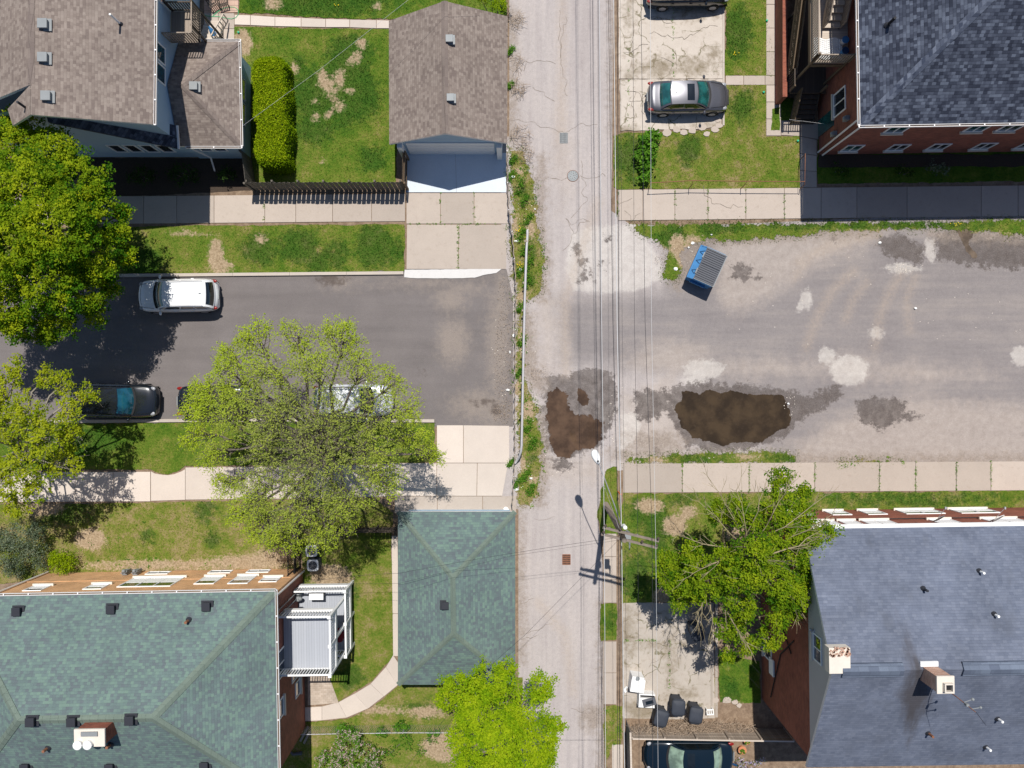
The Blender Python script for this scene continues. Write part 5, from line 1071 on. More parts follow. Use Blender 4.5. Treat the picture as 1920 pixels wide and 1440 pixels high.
for a, b in (((.06, ly1), (lx1, ly1)), ((lx1, ly0), (lx1, ly1)), ((.06, ly0), (lx1, ly0))): rail(t, (*a, lz), (*b, lz), 1.05, 'white', .15, top=.09)
for (x, y, z) in ((ux1, uy1, uz + 1.2), (ux1, uy0, uz + 1.2), (ux1, (uy0 + uy1) / 2, uz + 1.15), (lx1, ly1, lz + 1.15), (lx1, ly0, lz + 1.15), (lx1, -1.4, lz + 1.12)):
    m = MB(); m.obox((x, y, z / 2), (.13, .13, z)); m.obox((x, y, z + .02), (.17, .17, .05)); m.build('post', 'white', t)
c = thing('bistro_table', 'small white table on the lower balcony deck beside the brick wall', 'table', (-11.0, -11.85, 1.15)); m = MB(); m.box(-.4, -.28, .68, .4, .28, .72); m.build('tabletop', 'white', c, bev=.01)
for sx in (-.32, .32): m = MB(); m.beam((sx, -.22, 0), (sx, .22, .68), .03, .03); m.beam((sx, .22, 0), (sx, -.22, .68), .03, .03); m.build('leg', 'wood_grey', c)
c = thing('patio_chair', 'red chair on the lower balcony deck behind the white railing', 'chair', (-9.75, -14.2, 1.15)); m = MB(); m.ball((0, 0, .45), (.28, .42, .05), 16, 6); m.build('seat', 'lamp_red', c)
for sx in (-.18, .18):
    for sy in (-.28, .28): m = MB(); m.tube([(sx, sy, 0), (sx * .8, sy * .8, .44)], [.02, .02], 6); m.build('leg', 'black', c)
m = MB(); m.ball((-.27, 0, .72), (.04, .38, .3), 14, 8); m.build('backrest', 'lamp_red', c)

# ---- brick building with blue-grey roof, bottom right
t = thing('apartment_building', 'red brick building with blue-grey gable roof and chimney, bottom right', 'building', (14.5, -7.44, 0), R(.8)); Wd, Dp = 17.0, 11.0
w = MB(); w.box(0, -Dp, 0, Wd, 0, 7.35); w.build('wall', 'brick_red', t)
ym = -5.42; zr = 10.6
w = MB(); w.poly((-.03, -Dp, 7.35), (-.03, 0, 7.35), (-.03, 0, 7.42), (-.03, ym, zr - .1), (-.03, -Dp, 7.42)); w.poly((-.03, -Dp, 7.35), (-.03, 0, 7.35), (0, 0, 7.35), (0, -Dp, 7.35)); w.build('gable_siding', 'siding_grey', t)
rf = Roof([[(-.22, .35, 7.4), (Wd, .35, 7.4), (Wd, ym, zr), (-.22, ym, zr)], [(-.22, ym, zr), (Wd, ym, zr), (Wd, -Dp - .35, 7.35), (-.22, -Dp - .35, 7.35)]]); ro = rf.build('roof_grey', t)
m = MB(); m.beam((-.2, .43, 7.33), (Wd, .43, 7.33), .2, .14); m.build('gutter', 'white', t)
def ridge_vent(x0, x1):
    m = MB()
    for y, s in ((ym - .26, 1), (ym + .26, -1)): pass
    m.poly((x0, ym - .28, zr - .05), (x1, ym - .28, zr - .05), (x1, ym, zr + .10), (x0, ym, zr + .10)); m.poly((x0, ym, zr + .10), (x1, ym, zr + .10), (x1, ym + .28, zr - .05), (x0, ym + .28, zr - .05))
    m.poly((x0, ym - .28, zr - .05), (x0, ym, zr + .10), (x0, ym + .28, zr - .05), (x0, ym, zr - .12)); m.poly((x1, ym - .28, zr - .05), (x1, ym, zr + .10), (x1, ym + .28, zr - .05), (x1, ym, zr - .12))
    for y in (ym - .29, ym + .29): m.beam((x0, y, zr - .10), (x1, y, zr - .10), .03, .14)
    m.build('ridge_vent', 'cap_grey', ro)
a = on(t, rf, 1577, 1268).x; b = on(t, rf, 1690, 1270).x; ridge_vent(a, b); a = on(t, rf, 1801, 1268).x; ridge_vent(a, Wd - .5)
for q, mt, h in [((1836, 1071), 'pvc', .4), ((1864, 1152), 'pvc', .35), ((1870, 1347), 'pvc', .4), ((1848, 1400), 'pvc', .4), ((1731, 1104), 'vent_black', .4), ((1740, 1374), 'rust', .45)]: pipe_vent(ro, on(t, rf, *q), mt, h, .06)
p = on(t, rf, 1744, 1262); ch = MB(); hw = .34
ch.box(p.x - hw, p.y - hw - .05, p.z - .8, p.x + hw, p.y + hw - .05, p.z + 1.15); co = ch.build('chimney', 'brick_mixed', ro)
c_ = (p.x, p.y - .05); zt = p.z + 1.15
m = MB(); m.box(c_[0] - .38, c_[1] - .38, zt, c_[0] + .38, c_[1] + .38, zt + .09); m.build('chimney_cap', 'offwhite', co)
m = MB()
for dx, dy, sx, sy in ((-.17, 0, .05, .39), (.17, 0, .05, .39), (0, -.17, .29, .05), (0, .17, .29, .05)): m.obox((c_[0] + .06 + dx, c_[1] - .08 + dy, zt + .17), (sx, sy, .22))
m.build('flue', 'offwhite', co); m = MB(); m.box(c_[0] - .08, c_[1] - .22, zt + .092, c_[0] + .2, c_[1] + .06, zt + .1); m.build('flue_hole', 'black', co)
m = MB(); m.obox((p.x - .05, p.y + .42, p.z + .0), (.8, .22, .10)); m.build('chimney_flashing', 'white', co)
m = MB(); m.obox((.1, -4.95, zr - .22), (.95, 1.15, .5)); m.build('old_chimney_base', 'offwhite', ro)
m = MB(); random.seed(4)
for i in range(34): m.obox((-.35 + random.random() * .9, -4.75 + random.random() * .4, zr + .05), (.12, .07, .05), random.uniform(0, 3))
m.build('loose_bricks', 'brick_mixed', ro)
for x, w_ in ((2.2, 1.2), (3.5, .9), (5.0, 1.5), (8.5, 1.2), (11.7, 1.9), (14.2, 1.2)): window(t, (x, 0, 4.5), w_, 1.7, N_, mull=1 if w_ > 1.4 else 0, bright_sill_panel=True)
for x, w_ in ((2.0, 1.1), (4.1, 1.1), (6.1, 1.1), (8.8, 2.2), (11.9, 2.2)): window(t, (x, 0, 1.15), w_, 1.3, N_, mull=1 if w_ > 2 else 0, bright_sill_panel=True)
W_ = (-1, 0, 0)
window(t, (0, -4.0, 4.6), 1.0, 1.3, W_, mull=1, glass='glass_blue'); window(t, (0, -7.6, 1.2), 1.3, 1.3, W_, mull=1); window(t, (-.03, -5.15, 8.5), 1.3, .95, W_, mull=1)
m = MB(); m.obox((-.08, -8.4, 2.0), (.08, .9, .7)); m.build('air_vent_grille', 'pvc', t)
for a, b in (((-.06, -7.2, 3.4), (-.06, -10.2, 1.7)), ((-.06, -5.8, 5.4), (-.06, -7.2, 3.4)), ((-.06, -4.4, 2.2), (-.06, -6.6, 5.0))): m = MB(); m.tube([a, b], [.035, .035], 6); m.build('wall_cable', 'black', t)
m = MB(); m.ball((-.18, -4.4, 8.0), .09); m.tube([(-.03, -4.4, 8.0), (-.2, -4.4, 8.0)], [.03, .03], 6); m.build('floodlight', 'metal', t)
m = MB(); m.tube([(0, .05, 3.35), (Wd, .05, 3.35)], [.025, .025], 5); m.build('wall_cable', 'black', t)
# aerial mast on the chimney
def loc_w(t, v): return (Matrix.Translation(t.location) @ Matrix.Rotation(t.rotation_euler.z, 4, 'Z')) @ Vector(v)
b0 = loc_w(t, (c_[0] + .36, c_[1] - .42, p.z + .4)); t_a = thing('tv_aerial', 'bent rusty aerial mast with small antenna heads below the chimney', 'aerial', b0)
m = MB(); m.tube([(0, 0, -.5), (.1, -.1, .9), (.28, -.3, 1.9)], [.025, .022, .018], 6); m.build('mast', 'rust', t_a)
m = MB(); m.tube([(.16, -.14, 1.3), (.5, .0, 1.35)], [.02, .02], 6); m.tube([(.25, -.26, 1.7), (.62, -.2, 1.7)], [.02, .02], 6); m.ball((.5, 0, 1.35), .07); m.ball((.62, -.2, 1.7), .06); m.obox((.18, -.18, 1.45), (.12, .1, .18)); m.build('antenna_heads', 'vent_grey', t_a)
m = MB(); m.tube([(.3, -.3, 1.9), (.7, -.85, 1.95)], [.01, .008], 5); m.build('rod', 'black', t_a)
for i, (px, s, lb) in enumerate([(1745, .8, 'smaller grey satellite dish on the north brick wall'), (1850, 1.05, 'larger white satellite dish on the north brick wall, nearest the right edge')]):
    q = P(px, 976, 6.3); dsh = thing('satellite_dish', lb, 'satellite dish', (q.x, -7.1 + .0, 6.3), group='satellite dishes on the blue-grey roofed building')
    m = MB(); n = 20; vs = []; fs = []
    for k in range(4):
        rr = .33 * s * k / 3
        for a in range(n): vs.append(Matrix.Rotation(R(58), 4, 'X') @ Matrix.Rotation(R(20), 4, 'Y') @ Vector((rr * math.cos(a * 2 * math.pi / n) * .9, rr * math.sin(a * 2 * math.pi / n), .35 * rr * rr / s)) + Vector((.25 * s, .45, .45)))
    for k in range(3):
        for a in range(n): fs.append((k * n + a, k * n + (a + 1) % n, (k + 1) * n + (a + 1) % n, (k + 1) * n + a))
    m.add(vs, fs); o = m.build('dish', 'pvc' if i else 'vent_grey', dsh, smooth=True); mo = o.modifiers.new('t', 'SOLIDIFY'); mo.thickness = .02
    m = MB(); m.tube([(-.15, -.2, -.2), (0, .2, .2), (.25 * s, .42, .42)], [.025, .025, .025], 6); m.obox((-.15, -.22, -.2), (.18, .04, .2)); m.build('mount', 'rust', dsh); m = MB(); m.tube([(.25 * s, .4, .3), (.5 * s, .95, .62)], [.014, .014], 5); m.obox((.5 * s, .95, .62), (.07, .12, .07)); m.build('receiver_arm', 'metal', dsh)

# ---- white house, top left
t = thing('house', 'white sided house with brown shingle roofs, top left', 'house', (-18.2, 13.3, 0)); L_ = lambda x, y, z: (x + 18.2, y - 13.3, z)
w = MB(); X0 = -28.0
w.poly(L_(X0, 13.3, 0), L_(-18.3, 13.3, 0), L_(-18.3, 13.3, 7.2), L_(-22.85, 13.3, 8.35), L_(X0, 13.3, 5.9))
w.poly(L_(-18.3, 13.3, 0), L_(-18.3, 27, 0), L_(-18.3, 27, 7.2), L_(-18.3, 13.3, 7.2)); w.poly(L_(X0, 13.3, 0), L_(X0, 27, 0), L_(X0, 27, 6), L_(X0, 13.3, 6)); w.build('wall', 'siding', t)
mr = Roof([[L_(-17.58, 12.75, 7.3), L_(-17.46, 27.5, 7.3), L_(-22.82, 27.5, 8.6), L_(-22.82, 12.77, 8.6)], [L_(-22.82, 14.2, 8.6), L_(-22.82, 27.5, 8.6), L_(-28.5, 27.5, 6.0), L_(-28.5, 13.5, 6.0)]])
ro = mr.build('roof_tan', t); mr.cap(L_(-22.82, 14.25, 0), L_(-22.82, 27, 0), .34, 'cap_tan', ro)
m = MB(); tri = [L_(-22.84, 12.77, 8.59), L_(-22.84, 14.18, 8.59), L_(-24.4, 13.3, 7.85), L_(-24.15, 12.5, 7.85)]
m.poly(tri[1], tri[2], tri[3], tri[0]); m.poly(*[(a[0], a[1], a[2] - .14) for a in tri]); o = m.build('roof_return', 'roof_tan', t)
m = MB(); m.poly(tri[2], tri[3], (tri[3][0], tri[3][1], tri[3][2] - .16), (tri[2][0], tri[2][1], tri[2][2] - .16)); m.poly(tri[3], tri[0], (tri[0][0], tri[0][1], tri[0][2] - .16), (tri[3][0], tri[3][1], tri[3][2] - .16)); m.build('fascia', 'gutter', o)
gutter(ro, L_(-17.53, 12.73, 7.27), L_(-17.4, 27.4, 7.27))
m = MB()  # sloping skirt roof across the gable wall
a, b = L_(-22.9, 13.28, 7.25), L_(-18.05, 13.28, 3.75); m.poly(a, b, (b[0], b[1] - .55, b[2] - .25), (a[0], a[1] - .35, a[2] - .15)); m.poly((a[0], a[1], a[2] - .2), (b[0], b[1], b[2] - .2), (b[0], b[1] - .55, b[2] - .45), (a[0], a[1] - .35, a[2] - .35)); m.poly((a[0], a[1] - .35, a[2] - .15), (b[0], b[1] - .55, b[2] - .25), (b[0], b[1] - .55, b[2] - .45), (a[0], a[1] - .35, a[2] - .35))
m.poly(b, L_(-18.05, 13.9, 3.75), L_(-18.3, 13.9, 3.95), L_(-18.3, 13.28, 3.95)); m.build('skirt_roof', 'roof_navy', t)
m = MB(); m.beam(L_(-18.0, 12.7, 3.5), L_(-18.0, 13.9, 3.7), .1, .1); m.build('gutter', 'gutter', t)
for q in [(84, 47), (84, 110), (90, 182)]: box_vent(ro, on(t, mr, *q), 'vent_grey', 0, .40, .2)
p = on(t, mr, 226, 45); pipe_vent(ro, p, 'pvc', 1.0, .05); p = on(t, mr, 47, 202)
m = MB(); m.tube([(p.x, p.y, p.z - .3), (p.x - .05, p.y + .1, p.z + .5)], [.06, .06], 8); m.build('vent_pipe', 'vent_black', ro)
# lower wing
w = MB(); w.box(*L_(-18.29, 13.22, 0), *L_(-15.3, 18.55, 2.85)); w.build('wing_wall', 'siding', t)
bx0, by0, bx1, by1, ze = -18.25, 13.03, -14.85, 18.75, 2.95
rw = Roof([[L_(bx0, by0, ze), L_(bx1, by0, ze), L_(-17.45, 15.85, 4.35), L_(bx0, 15.85, 4.35)], [L_(bx1, by0, ze), L_(bx1 - .12, by1, ze), L_(-17.45, 15.85, 4.35)], [L_(bx1 - .12, by1, ze), L_(bx0, by1, ze), L_(bx0, 15.85, 4.35), L_(-17.45, 15.85, 4.35)]]); r2 = rw.build('roof_tan', t, name='wing_roof')
for a in ((bx1, by0), (bx1 - .12, by1)): rw.cap(L_(*a, 0), L_(-17.45, 15.85, 0), .34, 'cap_tan', r2)
gutter(r2, L_(bx0 + .4, by0 - .07, ze - .02), L_(bx1 + .07, by0 - .07, ze - .02)); gutter(r2, L_(bx1 + .07, by0, ze - .02), L_(bx1 - .05, by1, ze - .02)); gutter(r2, L_(-17.0, by1 + .07, ze - .02), L_(bx1, by1 + .07, ze - .02))
box_vent(r2, on(t, rw, 365, 163), 'vent_grey', 0, .38, .18)
for y in (16.75, 15.35): window(t, L_(-15.3, y, 1.75), 1.25, 1.6, E_, mull=0, sill=False)
for y in (17.2, 16.15): window(t, L_(-18.3, y, 5.1), .95, 1.15, E_, mull=0, sill=False, glass='glass_blue')
for x in (-22.25, -21.35, -20.45, -19.55): window(t, L_(x, 13.3, 1.7), .72, 1.3, (0, -1, 0), mull=0, sill=False)
for x in (-17.2, -16.4): window(t, L_(x, 13.22, 1.9), .72, .8, (0, -1, 0), mull=0, sill=False)
m = MB(); m.tube([L_(-18.6, 13.2, 3.0), L_(-17.9, 13.15, 2.2), L_(-17.3, 13.0, .9), L_(-17.3, 12.4, .3)], [.05] * 4, 8); m.build('downspout', 'gutter', t)
for y in (20.3, 21.6): window(t, L_(-18.3, y, 5.3), .9, 1.1, E_, mull=0, sill=False)
m = MB(); m.box(*L_(-18.3, 19.4, .4), *L_(-18.24, 20.3, 2.5)); m.build('door', 'white', t)
# back deck
t = thing('back_deck', 'dark wooden landing with railings behind the white house', 'deck', (-17.6, 20.0, 0)); L_ = lambda x, y, z: (x + 17.6, y - 20.0, z)
m = MB(); m.box(*L_(-18.25, 18.32, 3.8), *L_(-16.74, 19.95, 3.92)); m.build('upper_deck', 'wood_grey', t)
rail(t, L_(-18.25, 18.3, 3.75), L_(-16.7, 18.3, 3.75), 1.25, 'wood_grey', .14); rail(t, L_(-16.7, 18.3, 3.75), L_(-16.7, 20.0, 3.75), 1.25, 'wood_grey', .14); rail(t, L_(-18.2, 19.95, 3.9), L_(-16.8, 19.95, 3.9), 1.0, 'wood_dark', .14)
m = MB(); m.box(*L_(-18.2, 18.6, 1.0), *L_(-16.9, 19.5, 1.12)); m.build('landing', 'wood_grey', t)
flight(t, L_(-17.95, 19.5, 1.1), L_(-17.95, 21.2, 0), (1.05, 0, 0), 5, 'wood_pale', 'wood_pale'); rail(t, L_(-16.85, 19.5, 1.1), L_(-16.55, 21.2, .1), .9, 'wood_pale', .3)
for x, y, z in ((-16.72, 18.72, 5.0), (-16.72, 19.97, 5.05), (-18.15, 19.97, 5.0)): m = MB(); m.obox(L_(x, y, z / 2), (.09, .09, z)); m.build('post', 'wood_dark', t)
# ---------------------------------------------------------------- cars (local +x is the front)
def grid(mb, fn, nu, nv, flip=False):
    b = len(mb.v); mb.v += [tuple(fn(i / nu, j / nv)) for i in range(nu + 1) for j in range(nv + 1)]
    for i in range(nu):
        for j in range(nv):
            q = (b + i * (nv + 1) + j, b + (i + 1) * (nv + 1) + j, b + (i + 1) * (nv + 1) + j + 1, b + i * (nv + 1) + j + 1); mb.f.append(q[::-1] if flip else q)
def interp(x, pts):
    for (a, u), (b, v) in zip(pts[:-1], pts[1:]):
        if x <= b: t = (x - a) / (b - a); t = max(0, min(1, t)); return u + (v - u) * t
    return pts[-1][1]
def car(label, paint, X, Y, ang, L=4.7, W=1.84, Hh=1.47, kind='sedan', glass='glass_dark', rglass=None, sunroof=False, group='parked cars', name='parked_car'):
    t = thing(name, label, 'car', (X, Y, .06 if abs(Y - 16.5) < 1 or X > 7 and Y > 20 else .012), ang, group); hl, hw = L / 2, W / 2
    S = {'sedan': dict(wb=.24 * L, wt=.085 * L, rt=-.235 * L, rb=-.365 * L, belt=.93, hood=.74, deck=.98), 'suv': dict(wb=.245 * L, wt=.115 * L, rt=-.40 * L, rb=-.475 * L, belt=1.02, hood=.86, deck=1.02)}[kind]
    top = [(-hl, .62), (-hl + .08, S['deck'] - .1), (-hl + .3, S['deck']), (S['rb'], S['belt'] + .03), (S['wb'], S['belt'] + .02), (hl - .45, S['hood'] + .05), (hl - .12, S['hood'] - .08), (hl, .52)]
    N = 30; m = MB()
    def sec(u, v):
        s = math.sin((u - .5) * math.pi); x = hl * s; e = abs(s)
        w = hw * (.70 + .30 * (1 - e ** 7) ** .6 if e < 1 else .70)
        if s > 0: w *= 1 - .05 * s * s
        x -= 0
        zt = interp(x, top); zb = .24 + .10 * e ** 8
        prof = [(-.90, zb), (-1.0, zb + .14), (-1.0, (zb + zt) / 2 + .03), (-.965, zt - .09), (-.86, zt - .01), (-.5, zt + .025), (0, zt + .035)]; prof += [(-a, z) for a, z in prof[-2::-1]]
        a, z = prof[round(v * 12)]
        x2 = x * (1 - .055 * a * a * e ** 3)
        return (x2, a * w, z)
    grid(m, sec, N, 12)
    m.f.append(tuple(range(13))); m.f.append(tuple(len(m.v) - 13 + i for i in range(13))[::-1])
    body = m.build('body', paint, t, smooth=True, sub=1)
    ub = MB(); ub.box(-hl * .9, -hw * .86, .16, hl * .9, hw * .86, .34); ub.build('underbody', 'trim', t)
    wbw, wtw = hw * .90, hw * (.77 if kind == 'suv' else .70); zb_, zr = S['belt'], Hh
    fb = lambda y: S['wb'] + .02 - .20 * (y / wbw) ** 2; ft = lambda y: S['wt'] - .10 * (y / wtw) ** 2; rt = lambda y: S['rt'] + .06 * (y / wtw) ** 2; rb = lambda y: S['rb'] + .12 * (y / wbw) ** 2
    def zroof(x, y): q = (x - (S['wt'] + S['rt']) / 2) / ((S['wt'] - S['rt']) / 2); return zr - .045 * q * q - .05 * (y / wtw) ** 2
    def roof(u, v): y = (v * 2 - 1) * wtw; x = rt(y) + (ft(y) - rt(y)) * u; return (x, y, zroof(x, y))
    m = MB(); grid(m, roof, 10, 10); ro = m.build('roof', paint, t, smooth=True)
    def slant(fb_, ft_, off=0, a0=0, a1=1, m0=0, m1=1):
        def f(u, v):
            u = a0 + (a1 - a0) * u; k = (m0 + (m1 - m0) * v) * 2 - 1; yb = k * wbw * .95; yt = k * wtw; xb = fb_(yb); xt = ft_(yt); bul = .05 * math.sin(math.pi * u)
            return (xb + (xt - xb) * u + (bul if xb > 0 else -bul), yb + (yt - yb) * u, zb_ + (zroof(xt, yt) - zb_) * u + off + bul)
        return f
    m = MB(); grid(m, slant(fb, ft), 5, 10, True); grid(m, slant(rb, rt), 5, 10); m.build('pillars', paint, t, smooth=True)
    m = MB(); grid(m, slant(fb, ft, .008, .04, .95, .05, .95), 5, 10, True); m.build('windscreen', glass, t, smooth=True)
    m = MB(); grid(m, slant(rb, rt, .008, .12, .92, .08, .92), 5, 10); m.build('rear_window', rglass or glass, t, smooth=True)
    for sg in (-1, 1):
        def side(u, v, off=0, u0=0, u1=1, v0=0, v1=1):
            u = u0 + (u1 - u0) * u; v = v0 + (v1 - v0) * v; xb = rb(wbw) + (fb(wbw * .95) - rb(wbw)) * u; xt = rt(wtw) + (ft(wtw) - rt(wtw)) * u; yb = wbw * .955; zt = zroof(xt, wtw)
            return (xb + (xt - xb) * v, sg * (yb + (wtw - yb) * v + .03 * math.sin(math.pi * v) + off), zb_ - .02 + (zt - zb_ + .02) * v)
        m = MB(); grid(m, lambda u, v: side(u, v), 8, 3, sg > 0); m.build('side_panel', paint, t, smooth=True)
        spans = [(.09, .47), (.52, .90)] if kind == 'sedan' else [(.06, .27), (.30, .58), (.62, .92)]
        for a, b in spans: m = MB(); grid(m, lambda u, v, a=a, b=b: side(u, v, .006, a, b, .12, .90), 4, 3, sg > 0); m.build('side_window', glass if kind == 'x' else 'glass_dark', t, smooth=True)
        m = MB(); m.ball((S['wb'] - .30, sg * (hw + .09), zb_ + .06), (.08, .12, .07), 10, 6); m.beam((S['wb'] - .28, sg * (hw - .06), zb_ + .02), (S['wb'] - .30, sg * (hw + .06), zb_ + .04), .05, .04); m.build('wing_mirror', paint, t, smooth=True)
        m = MB(); m.ball((hl - .34, sg * hw * .72, S['hood'] - .07), (.17, .12, .06), 12, 8); m.build('headlight', 'lamp', t, smooth=True)
        m = MB(); m.ball((-hl + .24, sg * hw * .80, S['deck'] - .12), (.20, .10, .05), 12, 8); m.build('taillight', 'lamp_red', t, smooth=True)
        for xx in (.02 * L, -.19 * L): m = MB(); m.obox((xx, sg * (hw * .985), zb_ - .14), (.17, .035, .03)); m.build('door_handle', paint, t, bev=.008)
        for xx in (.30 * L, -.29 * L):
            m = MB(); m.tube([(xx, sg * (hw - .20), .33), (xx, sg * (hw + .006), .33)], [.335, .335], 24); wh = m.build('wheel', 'tyre', t)
            r_ = MB(); r_.tube([(xx, sg * (hw - .05), .33), (xx, sg * (hw + .014), .33)], [.22, .20], 16); r_.build('rim', 'rim', wh)
        if kind == 'suv': m = MB(); m.tube([(S['rt'] + .15, sg * wtw * .93, zr + .0), (S['rt'] + .35, sg * wtw * .93, zr + .03), (S['wt'] - .5, sg * wtw * .93, zr + .03), (S['wt'] - .3, sg * wtw * .93, zr - .02)], [.015] * 4, 6); m.build('roof_rail', 'trim' if paint != M['car_white'] else 'metal', t)
    m = MB()
    for k in range(8):
        y0 = (-1 + k / 4) * wbw * .88; y1 = (-1 + (k + 1) / 4) * wbw * .88; z0 = interp(fb(y0) + .05, top) + .035; m.poly((fb(y0) - .02, y0, z0 + .006), (fb(y0) + .10, y0, z0 + .004), (fb(y1) + .10, y1, z0 + .004), (fb(y1) - .02, y1, z0 + .006))
    m.build('wiper_cowl', 'trim', t)
    m = MB()
    for sg in (-1, 1):
        pts = [(S['wb'] + .1 + (hl - .3 - S['wb'] - .1) * q, sg * hw * (.80 - .14 * q)) for q in (0, .33, .66, 1)]; m.tube([(x, y, interp(x, top) + .012) for x, y in pts], [.008] * 4, 4)
    m.tube([(hl - .26 + -.10 * k * k, k * hw * .66, interp(hl - .3, top) + .018) for k in (-1, -.5, 0, .5, 1)], [.008] * 5, 4); m.build('bonnet_seam', 'trim', t)
    m = MB(); m.box(hl - .10, -.42, .42, hl - .015, .42, .56); m.build('grille', 'trim', t); m = MB(); m.box(-hl + .0, -.26, .66, -hl + .05, .26, .79); m.build('number_plate', 'vent_grey', t)
    if sunroof: m = MB(); grid(m, lambda u, v: (S['wt'] - .62 + .42 * u, (v * 2 - 1) * wtw * .72, zroof(S['wt'] - .62 + .42 * u, (v * 2 - 1) * wtw * .72) + .006), 4, 6); m.build('sunroof', 'glass_dark', ro, smooth=True)
    m = MB(); m.beam((S['rt'] + .35, 0, zr - .01), (S['rt'] + .22, 0, zr + .06), .02, .03); m.build('aerial', 'trim', ro)
    return t
M['car_white'] = mat_paint('white_car_paint', (.80, .81, .82), .0, .3); M['car_black'] = mat_paint('black_car_paint', (.010, .013, .018), .2, .22); M['car_navy'] = mat_paint('dark_teal_car_paint', (.004, .012, .021), .2, .22)
M['car_grey'] = mat_paint('grey_metallic_paint', (.11, .11, .125), .5, .33); M['car_silver'] = mat_paint('silver_car_paint', (.66, .68, .70), .3, .3)
car('white hatchback suv parked at the upper kerb facing the dense maple', M['car_white'], -19.25, 5.1, R(181), 4.75, 1.92, 1.62, 'suv', 'glass_teal', 'glass_dark')
car('black suv parked at the lower kerb, partly under the thin maple', M['car_black'], -22.85, -.95, R(-1), 5.0, 1.98, 1.75, 'suv', 'glass_blue')
car('black sedan hidden under the big spring tree, its rear end poking out', M['car_black'], -17.0, -.98, 0, 4.6, 1.82, 1.45, 'sedan', 'glass_dark')
car('silver suv under the big spring tree, seen through the branches', M['car_silver'], -9.15, -.95, R(.5), 4.65, 1.9, 1.68, 'suv', 'glass_dark', 'glass_teal')
car('grey sedan with sunroof parked on the cracked concrete pad', M['car_grey'], 10.15, 16.55, R(1), 4.8, 1.86, 1.46, 'sedan', 'glass_teal', 'glass_teal', sunroof=True)
car('dark car at the top edge parked above the grey sedan', M['car_black'], 10.15, 22.75, R(1), 4.95, 1.9, 1.6, 'suv', 'glass_dark')
car('dark navy sedan with pale green windows at the bottom edge', M['car_navy'], 10.2, -21.45, R(180), 5.2, 1.9, 1.45, 'sedan', 'glass_pale', sunroof=True)

# ---------------------------------------------------------------- dumpster, carts, appliances
dc = P(1325, 499, 1.25); t = thing('dumpster', 'blue steel dumpster with ribbed grey plastic lids on the gravel lot', 'dumpster', (dc.x, dc.y, .01), R(65.6))
m = MB(); L2 = .96   # local x along the long side, local +y = sloping front
prof = [(-.72, .12), (-.72, 1.35), (.35, 1.32), (.74, 1.12), (.66, .12)]
m.add([(-L2, y, z) for y, z in prof] + [(L2, y, z) for y, z in prof], [(0, 1, 2, 3, 4), (9, 8, 7, 6, 5)] + [(i, i + 5, (i + 1) % 5 + 5, (i + 1) % 5) for i in range(5)]); m.build('body', 'blue', t)
m = MB(); m.beam((-L2 - .03, .75, 1.12), (L2 + .03, .75, 1.12), .07, .07)
for sx in (-1, 1): m.beam((sx * (L2 + .02), -.7, 1.35), (sx * (L2 + .02), .35, 1.32), .05, .05); m.beam((sx * (L2 + .02), .35, 1.32), (sx * (L2 + .02), .75, 1.12), .05, .05); m.box(sx * L2, -.45, .62, sx * (L2 + .14), .45, .82)
m.build('rim', 'blue', t)
for s0, s1 in ((-L2, -.01), (.01, L2)):
    m = MB(); n = 8
    m.poly((s0, -.78, 1.40), (s1, -.78, 1.40), (s1, .42, 1.36), (s0, .42, 1.36)); m.poly((s0, .42, 1.36), (s1, .42, 1.36), (s1, .42, 1.30), (s0, .42, 1.30)); m.poly((s0, -.78, 1.40), (s0, .42, 1.36), (s0, .42, 1.32), (s0, -.78, 1.34)); m.poly((s1, -.78, 1.40), (s1, .42, 1.36), (s1, .42, 1.32), (s1, -.78, 1.34))
    for i in range(n): x = s0 + (s1 - s0) * (i + .5) / n; m.beam((x, -.74, 1.415), (x, .38, 1.38), .066, .045)
    o = m.build('lid', 'lid', t, bev=.008)
    m = MB(); m.box((s0 + s1) / 2 - .16, .42, 1.33, (s0 + s1) / 2 + .16, .47, 1.375); m.build('lid_label', 'vent_grey', o)
m = MB(); m.beam((-L2 + .0, -.80, 1.40), (-L2 + .0, .44, 1.365), .03, .05); m.beam((L2, -.80, 1.40), (L2, .44, 1.365), .03, .05); m.beam((-L2, -.8, 1.38), (L2, -.8, 1.38), .04, .04); m.build('hinge_bar', 'vent_grey', t)
m = MB()
def mk(x, y): return (x, y, 1.34 - (y - .35) * .51 + .012)
for x in (.62, .08):
    for a, b in (((x + .13, .44), (x, .68)), ((x, .68), (x - .13, .44))): m.beam(mk(*a), mk(*b), .028, .012)
for a, b in (((-.42, .44), (-.52, .68)), ((-.52, .68), (-.68, .50)), ((-.68, .50), (-.42, .44))): m.beam(mk(*a), mk(*b), .028, .012)
m.build('painted_marks', 'blue_dark', t)
for sx in (-.75, .75):
    for sy in (-.5, .45): m = MB(); m.tube([(sx - .03, sy, .07), (sx + .03, sy, .07)], [.07, .07], 10); m.build('caster', 'black', t)

